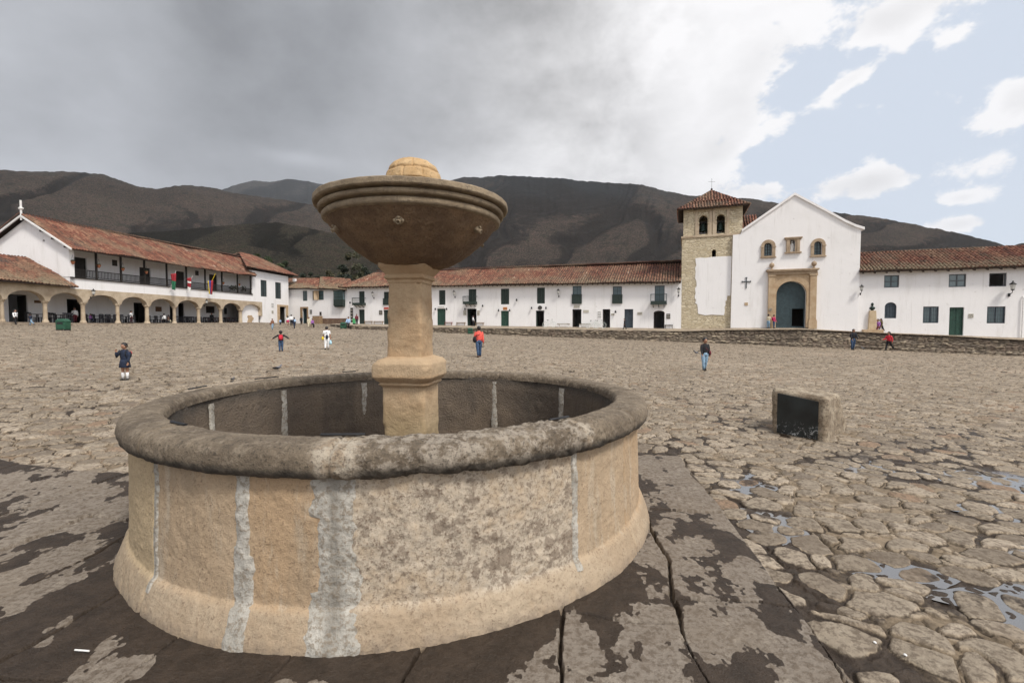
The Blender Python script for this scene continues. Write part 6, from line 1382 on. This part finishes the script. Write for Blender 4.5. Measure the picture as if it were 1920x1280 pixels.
# ------------------------------------------------------------------ people
def person(pos, H, face, label, top='white_cloth', legs='jeans', shoes='shoe', arms=((.1, .12, .2), (-.1, .12, .2)), legp=((.25, .1), (-.25, .25)), skirt=None, socks=None, hair='hair', cap=None, sleeve=1., pack=None, bag=None, sit=False, lean=0., kid=False, longhair=False, hatw=1., extra=None):
    """arms: (forward, sideways, elbow bend); legs: (thigh forward, knee bend); face: heading in radians (0 = away from the camera)"""
    t = thing('person', label, 'person', pos, rz=face); k = H; hd = 1.18 if kid else 1.
    hipz = .5 if not sit else .27; B = MB(); Tp = MB(); Lg = MB(); Sh = MB(); Sk = MB()
    def V3(x, y, z): return Vector((x*k, y*k, z*k))
    ln = lambda z: lean*(z-hipz)
    dz = hipz-.5
    def T(x, y, z): return V3(x, y+ln(z+dz), z+dz)
    low = 9.
    for s, (th, kn) in zip((1, -1), legp):
        if sit: th, kn = th+1.35, kn+1.3
        h = T(s*.052, 0, .49); kne = h + V3(0, math.sin(th)*.235, -math.cos(th)*.235); a = kne + V3(0, math.sin(th-kn)*.215, -math.cos(th-kn)*.215)
        toe = a + V3(0, .10*math.cos(th-kn), -.022+.08*math.sin(th-kn)*0)
        B.tube([h, h.lerp(kne, .5), kne, kne.lerp(a, .35), a, a-V3(0, 0, .02)], [q*k for q in (.05, .045, .033, .034, .02, .02)], 8)
        c1 = .006
        if legs: Lg.tube([h+V3(0, 0, .03), h.lerp(kne, .5), kne, kne.lerp(a, .4), a.lerp(kne, .05)], [q*k for q in (.062, .058, .045, .042, .034)], 10)
        if socks: Sk.tube([kne.lerp(a, .15), kne.lerp(a, .45), a], [.036*k, .038*k, .026*k], 8)
        Sh.tube([a+V3(0, -.03, -.012), a+V3(0, .02, -.008), a+V3(0, .075, -.022), a+V3(0, .10, -.026)], [.024*k, .028*k, .024*k, .012*k], 8, 1, 1)
        low = min(low, (a.z-.038*k))
    B.tube([T(0, 0, .47), T(0, 0, .55), T(0, 0, .63), T(0, 0, .74), T(0, 0, .81), T(0, 0, .84), T(0, .005, .90)], [q*k for q in (.075, .078, .066, .08, .055, .032, .03)], 10, 1.25, .8)
    if legs or skirt: (Lg if legs else Sk).tube([T(0, 0, .455), T(0, 0, .50), T(0, 0, .565)], [q*k for q in (.07, .088, .078)], 12, 1.25, .9) if legs else None
    Tp.tube([T(0, 0, .53), T(0, 0, .60), T(0, -.003, .70), T(0, 0, .77), T(0, 0, .815), T(0, 0, .845)], [q*k for q in (.086, .080, .092, .090, .06, .038)], 12, 1.3, .84)
    hands = []
    for s, (fw, sd, el) in zip((1, -1), arms):
        sh = T(s*.108, 0, .80); dr_ = Vector((s*math.sin(sd), math.sin(fw)*math.cos(sd), -math.cos(fw)*math.cos(sd))); e = sh + dr_*.175*k
        f2 = fw+el; d2 = Vector((s*math.sin(sd*(.6 if el < 1.5 else -.8)), math.sin(f2)*math.cos(sd), -math.cos(f2)*math.cos(sd))); w_ = e + d2*.145*k; hn = w_ + d2*.045*k; hands.append(hn)
        B.tube([sh, sh.lerp(e, .5), e, e.lerp(w_, .4), w_, hn], [q*k for q in (.034, .029, .024, .024, .016, .017)], 8)
        sd_ = d2.orthogonal().normalized()
        for q in range(4): o_ = sd_*(q-1.5)*.009*k; B.tube([hn+o_, hn+o_+d2*.028*k*(1-.1*abs(q-1.4)), hn+o_+d2*.05*k*(1-.12*abs(q-1.4))+Vector((0, .006*k, 0))], [.0052*k, .005*k, .0035*k], 5)
        B.tube([hn-d2*.025*k+sd_*.012*k, hn+sd_*.028*k, hn+sd_*.034*k+d2*.02*k], [.006*k, .006*k, .004*k], 5)
        en = w_ if sleeve > .9 else sh.lerp(e, sleeve*1.2)
        Tp.tube([sh-V3(s*.02, 0, -.012), sh.lerp(e, .5)] + ([e, e.lerp(w_, .5), w_] if sleeve > .9 else [en]), [q*k for q in ((.048, .040, .034, .032, .026) if sleeve > .9 else (.048, .042, .038))], 8)
    hc = T(0, .012, .925+(.01 if kid else 0)); hr = .062*hd
    B.ell(hc, hr*k*.86, hr*k, hr*k*1.12, 12, 9); B.ell(hc+V3(0, hr*1.0, -.008), .010*k, .014*k, .016*k, 6, 4)
    for s in (-1, 1): B.ell(hc+V3(s*hr*.88, 0, -.005), .007*k, .014*k, .018*k, 6, 4)
    body = B.build('body', MAT['skin'], t, False, smooth=True)
    for s in (-1, 1): e = MB(); e.ell(hc+V3(s*.022, hr*.93, .008), .008*k, .005*k, .006*k, 6, 4); e.build('eye', MAT['hair'], t, False)
    e = MB(); e.ell(hc+V3(0, hr*.93, -.034), .016*k, .005*k, .005*k, 6, 4); e.build('mouth', MAT['maroon'], t, False)
    hm = MB(); hm.ell(hc+V3(0, -.016, .018), hr*k*1.04, hr*k*1.08, hr*k*1.18, 12, 8)
    if longhair: hm.tube([hc+V3(0, -.035, 0), T(0, -.06, .85), T(0, -.065, .77)], [.055*k, .05*k, .03*k], 8, 1.2, .7)
    hm.build('hair', MAT[hair], t, False, smooth=True)
    if cap: hm = MB(); hm.ell(hc+V3(0, -.004, .038), hr*k*1.04, hr*k*1.08, hr*k*.8, 12, 8); hm.ell(hc+V3(0, hr*1.1, .03), hr*k*.7, hr*k*.6, .008*k, 10, 4); hm.build('cap', MAT[cap], t, False, smooth=True)
    Tp.build('top', MAT[top], t, False, smooth=True)
    if legs: Lg.build('trousers', MAT[legs], t, False, smooth=True)
    if skirt: sk = MB(); sk.lathe([(.075*k*1.15, .57*k), (.095*k*1.1, .5*k), (.125*k, .36*k), (.12*k, .355*k), (.07*k, .5*k)], 18, (0, ln(.5)*k, dz*k), 1.15, .95); sk.build('skirt', MAT[skirt], t, False, smooth=True)
    if socks: Sk.build('socks', MAT[socks], t, False, smooth=True)
    Sh.build('shoes', MAT[shoes], t, False, smooth=True)
    if pack:
        p = MB(); c = T(0, -.115, .70); p.ell(c, .10*k, .062*k, .125*k, 14, 9); p.ell(c+V3(0, -.05, -.035), .07*k, .03*k, .055*k, 10, 6)
        for s in (-1, 1): p.tube([c+V3(s*.05, .03, .10), T(s*.065, .0, .84), T(s*.07, .075, .76), T(s*.075, .04, .62)], .012*k, 6)
        pk = p.build('backpack', MAT[pack[0]], t, False, smooth=True)
        if len(pack) > 1: p = MB(); p.ell(c+V3(0, -.058, .03), .075*k, .02*k, .07*k, 10, 6); p.build('pocket', MAT[pack[1]], pk, False, smooth=True)
    if bag:
        m_, side, z = bag; p = MB(); c = T(side*.15, -.05, z); p.ell(c, .055*k, .13*k, .10*k, 12, 8); p.tube([c+V3(0, 0, .09), T(side*.02, -.09, .74), T(-side*.07, -.02, .835), T(0, .08, .70), c+V3(0, .06, .06)], .008*k, 5); p.build('bag', MAT[m_], t, False, smooth=True)
    if extra: extra(t, k, T, hands)
    t.location.z = pos[2] - (low if not sit else min(low, 0)); return t
def yawface(px): return -px_az(px)
def G(x, y, h, **kw):
    p = onground(x, y); H = px_scale(p, h)/(.985+.0); return p, H
N_ = MAT
def away(x): return -px_az(x)       # facing straight away from the camera
def toward(x): return math.pi-px_az(x)
p, H = G(235, 713, 68)
person(p, H, toward(235)-.65, 'school child in navy skirt and white socks, dark backpack, hand at the face', 'navy', None, 'shoe', ((.45, .3, 2.35), (.1, .12, .3)), ((.03, 0), (-.03, 0)), skirt='navy', socks='white_cloth', pack=('black_cloth', 'red_cloth'), kid=True)
p, H = G(527, 660, 39)
person(p, H, away(527), 'child seen from behind with red backpack and both arms stretched out', 'black_cloth', 'jeans', 'boot', ((0, 1.05, .1), (0, 1.05, .1)), ((.12, .1), (-.12, .3)), pack=('red_cloth',), kid=True)
def ex_white(t, k, T, h):
    p = MB(); p.ell(T(-.15, -.11, .50), .05*k, .06*k, .075*k, 12, 8); p.build('pouch', MAT['yellow'], t, False, smooth=True)
    p = MB(); c = h[0]-Vector((0, 0, .12*k)); p.lathe([(.05*k, -.09*k), (.055*k, .0), (.03*k, .08*k), (.008*k, .11*k)], 8, c); p.build('carrier_bag', MAT['plastic_blue'], t, False, smooth=True)
p, H = G(613, 655.5, 43)
person(p, H, away(613)-.1, 'person in white shirt and white trousers walking away, dark shoulder bag with yellow pouch', 'white_cloth', 'white_cloth', 'shoe', ((-.05, .15, .1), (.1, .12, .3)), ((.15, .05), (-.22, .15)), bag=('navy', 0.1, .56), sleeve=.6, cap='navy', extra=ex_white)
p, H = G(898, 670, 58)
person(p, H, away(898)+.25, 'person in coral jacket, jeans and boots walking away with dark bags on the left arm', 'coral', 'jeans', 'boot', ((-.15, .1, .1), (.25, .12, .6)), ((.22, .3), (-.2, .15)), bag=('black_cloth', -1, .58), pack=None)
p, H = G(1321, 695, 60)
person(p, H, toward(1321)+.45, 'child in dark vest and light jeans walking towards us with a dark bag', 'black_cloth', 'light_jeans', 'shoe', ((.2, .1, .5), (.0, .12, .3)), ((.14, .1), (-.14, .15)), bag=('maroon', -1, .55), kid=True)
p, H = G(1599, 656.5, 39)
person(p, H, toward(1599)+.5, 'person in dark jacket and jeans with a black backpack by the retaining wall', 'black_cloth', 'jeans', 'shoe', ((.3, .1, .5), (.2, .12, .6)), ((.1, .1), (-.1, .15)), pack=('navy',), lean=.06)
p, H = G(1666, 657.5, 35)
person(p, H, math.pi/2+.25, 'person in red top and black trousers striding left below the monument', 'red_cloth', 'black_cloth', 'shoe', ((.5, .1, .8), (-.4, .12, .6)), ((.35, .15), (-.55, .35)), kid=True)
def TP(x, y, h): p = on_terrace(x, y); return p, px_scale(p, h)
p, H = TP(1652, 622.5, 27); person(p, H, math.pi/2, 'person in dark khaki coat stepping forward beside the bust plinth', 'khaki', 'black_cloth', 'shoe', ((.2, .1, .6), (0, .12, .5)), ((.45, .1), (-.45, .1)), longhair=True, lean=.08)
p, H = TP(1645.5, 622, 22); H *= 1.35; person(p, H, math.pi/2+.6, 'seated child in purple top at the foot of the bust plinth', 'purple', 'maroon', 'shoe', ((.6, .1, .6), (.5, .12, .5)), ((0, 0), (0.1, 0)), sit=True, kid=True)
p, H = TP(1440.5, 616, 27); person(p, H, away(1440)-.6, 'person in cream top and jeans in front of the church portal', 'cream_cloth', 'light_jeans', 'shoe', ((.3, .2, .9), (.4, .12, .8)), ((.05, 0), (-.05, 0)))
p, H = TP(1451, 616, 26); person(p, H, toward(1450)+1.2, 'person in crimson jacket and blue trousers in front of the church portal', 'magenta', 'jeans', 'shoe', ((.1, .1, .5), (.2, .12, .4)), ((.05, 0), (-.05, 0)), pack=('magenta',))
p, H = TP(1518, 616.5, 15); H *= 1.45; person(p, H, -math.pi/2+.5, 'small seated figure in grey at the right foot of the church portal', 'grey_cloth', 'jeans', 'shoe', ((.8, .1, .3), (.6, .12, .5)), sit=True, kid=True)
p, H = G(511, 618.5, 21); person(p, H, toward(511)+.4, 'person in brown top and jeans walking in front of the end block', 'brown_cloth', 'light_jeans', 'shoe', ((.2, .1, .3), (-.2, .12, .3)), bag=('brown_cloth', 1, .55))
p, H = G(525.5, 609.6, 11.5); person(p, H, toward(525), 'small child in blue standing in the stone-framed doorway of the end block', 'pale_blue', 'navy', 'shoe', kid=True)
p, H = G(540, 610, 18); person(p, H, away(540), 'person in white top and magenta skirt near the corner doorway', 'white_cloth', None, 'shoe', skirt='magenta', longhair=True)
p, H = G(546.5, 611, 21); person(p, H, away(546), 'taller person in white shirt and black trousers among the group at the corner', 'white_cloth', 'black_cloth', 'shoe')
p, H = G(552, 616, 21); person(p, H, away(552)+.5, 'person in dark clothes with a pale blue bag in the group at the corner', 'navy', 'navy', 'shoe', pack=('pale_blue',))
p, H = G(565, 608.5, 15.5); person(p, H, toward(565), 'person in dark suit beside the cottage doorway', 'black_cloth', 'black_cloth')
p, H = G(579.5, 614.5, 20); person(p, H, toward(579), 'person in cream top and pale trousers in front of the cottage', 'cream_cloth', 'cream_cloth')
p, H = G(586, 614, 15); H *= 1.3; st_ = thing('stool', 'small wooden stool under the dark-clothed person before the cottage', 'stool', p); mb = MB(); mb.box(-.2, .2, -.2, .2, .38*H/1.5, .42*H/1.5); mb.build('seat', MAT['brown_wood'], st_, False)
for sx in (-.16, .16):
    for sy in (-.16, .16): mb = MB(); mb.box(sx-.02, sx+.02, sy-.02, sy+.02, 0, .38*H/1.5); mb.build('leg', MAT['brown_wood'], st_, False)
person(p, H, toward(586)+.5, 'person in purple-black clothes sitting in front of the cottage', 'purple', 'black_cloth', sit=True)
p, H = TP(654, 611, 19); H *= 1.3; p = onground(653.5, 616); person(p, H, toward(653)-.3, 'person in light blue shirt sitting on the low wall beside the green bin', 'pale_blue', 'black_cloth', 'shoe', ((.4, .1, .8), (.4, .12, .9)), sit=True)
p, H = TP(669, 609.5, 20); person(p, H, toward(669), 'person in dark clothes with red and yellow scarf standing at the first doorway', 'maroon', 'black_cloth')
p, H = TP(887, 611.5, 20); person(p, H, -math.pi/2+.2, 'person in white shirt and black trousers standing in an open doorway', 'white_cloth', 'black_cloth', 'shoe', ((.2, .1, .3), (.3, .12, .3)), ((.2, .1), (-.2, .1)))
p, H = TP(1171, 617.5, 21); person(p, H, math.pi/2-.2, 'person in black walking past the slate-blue door', 'black_cloth', 'black_cloth', 'shoe')
p, H = G(29, 608.8, 28); person(p, H, -math.pi/2-.2, 'child in white and navy walking right in front of the leftmost arch', 'white_cloth', 'black_cloth', 'shoe', ((.3, .1, .3), (-.3, .12, .3)), ((.35, .1), (-.45, .3)), kid=True, pack=('navy',))
p, H = G(58, 610.5, 22.5); person(p, H, math.pi/2+.1, 'child in navy and blue jeans striding left near the leftmost arches', 'navy', 'light_jeans', 'boot', ((.4, .1, .8), (-.3, .12, .3)), ((.3, .1), (-.6, .3)), kid=True)
def AP(x, dep, h): a = fl_(x, 600, dep)[0]; p = FL.pt(a, dep, arc_z(a)); return p, px_scale(p, h)
p, H = AP(140.5, 2.2, 29); person(p, H, toward(140), 'waiter in white shirt and maroon apron under the second full arch', 'white_cloth', 'maroon')
p, H = AP(246, 1.0, 24); person(p, H, -math.pi/2, 'person in pale pink top and maroon trousers under the fourth full arch', 'white_cloth', 'maroon')
p, H = AP(307.5, .9, 17); person(p, H*1.3, away(307), 'seated person in white shirt with back to us under the fifth full arch', 'white_cloth', 'black_cloth', sit=True)
p, H = AP(316, 1.2, 15); person(p, H*1.3, toward(316)+.8, 'seated person in brown at a table under the fifth full arch', 'brown_cloth', 'cream_cloth', sit=True)
p, H = AP(170, 1.5, 16); person(p, H*1.3, -math.pi/2, 'seated person in violet-blue at the left of the third full arch', 'purple', 'navy', sit=True)
p, H = AP(397, 1.5, 21); person(p, H, toward(397), 'person in black standing under the seventh full arch', 'black_cloth', 'black_cloth')

# ------------------------------------------------------------------ pigeons and litter
def pigeon(x, y, ln_, label, face, fly=False):
    p = onground(x, y); k = ln_*p.y/F/.34; t = thing('pigeon', label, 'pigeon', p, rz=face); t.scale = (k,)*3
    z = .14 if not fly else .3; B = MB(); B.tube([(0, -.17, z-.01), (0, -.10, z), (0, -.02, z+.01), (0, .06, z+.03), (0, .10, z+.075), (0, .12, z+.11), (0, .135, z+.125)], [.012, .038, .055, .05, .03, .026, .02], 10)
    B.ell((0, .125, z+.125), .024, .03, .025, 8, 6); B.tube([(0, .148, z+.122), (0, .175, z+.115)], [.008, .002], 5)
    for s in (-1, 1): B.tube([(s*.02, 0, z-.03), (s*.02, .01, .02), (s*.02, .04, 0)], .005, 5)
    B.build('body', MAT['grey_cloth'], t, False, smooth=True); B = MB(); B.hexa([(-.03, -.29, z-.035), (.03, -.29, z-.035), (.025, -.14, z-.01), (-.025, -.14, z-.01), (-.03, -.29, z-.025), (.03, -.29, z-.025), (.025, -.14, z+.01), (-.025, -.14, z+.01)]); B.build('tail', MAT['black_cloth'], t, False)
    for s in (-1, 1):
        B = MB()
        if fly: B.hexa([(s*.03, -.05, z+.02), (s*.03, .05, z+.03), (s*.24, .0, z+.14), (s*.26, -.08, z+.14), (s*.03, -.05, z+.03), (s*.03, .05, z+.04), (s*.24, .0, z+.15), (s*.26, -.08, z+.15)])
        else: B.ell((s*.05, -.05, z+.005), .018, .13, .045, 8, 6)
        B.build('wing', MAT['black_cloth'], t, False)
pigeon(521, 697, 17, 'dark pigeon standing on the cobbles beyond the fountain rim', -math.pi/2); pigeon(437, 716, 12, 'dark pigeon half hidden behind the left part of the fountain rim', -2.2)
pigeon(1305, 671, 11, 'pigeon landing with raised wings left of the child in light jeans', .4, True); pigeon(1619, 656.5, 8, 'small dark pigeon by the foot of the retaining wall', 1.2)
p = onground(157, 1236); mb = MB(); mb.tube([p+Vector((-.05, .0, .06)), p+Vector((.045, -.012, .062))], .005, 8); tag(mb.build('cigarette_end', MAT['white_paint']), 'white cigarette end lying on the wet slab at the lower left', 'litter')
for n_, (x, y) in enumerate(((1640, 1215), (1697, 1238))):
    p = onground(x, y); mb = MB(); mb.ell(p+Vector((0, 0, .03)), .009, .011, .006, 8, 5); tag(mb.build('paper_scrap', MAT['white_paint']), ('tiny white paper scrap in the muddy joint, upper one of two at lower right', 'tiny white paper scrap in the muddy joint, lower one of two at lower right')[n_], 'litter')

# ------------------------------------------------------------------ air: thin even haze round the whole scene
m = bpy.data.materials.new('haze'); m.use_nodes = True; m.node_tree.nodes.clear()
o_ = m.node_tree.nodes.new('ShaderNodeOutputMaterial'); v_ = m.node_tree.nodes.new('ShaderNodeVolumePrincipled'); m.node_tree.links.new(v_.outputs[0], o_.inputs['Volume'])
v_.inputs['Color'].default_value = (.84, .90, 1, 1); v_.inputs['Density'].default_value = .00003
mb = MB(); mb.box(-9200, 9200, -9200, 9200, -10, 2400); tag(mb.build('haze', m), kind='stuff')
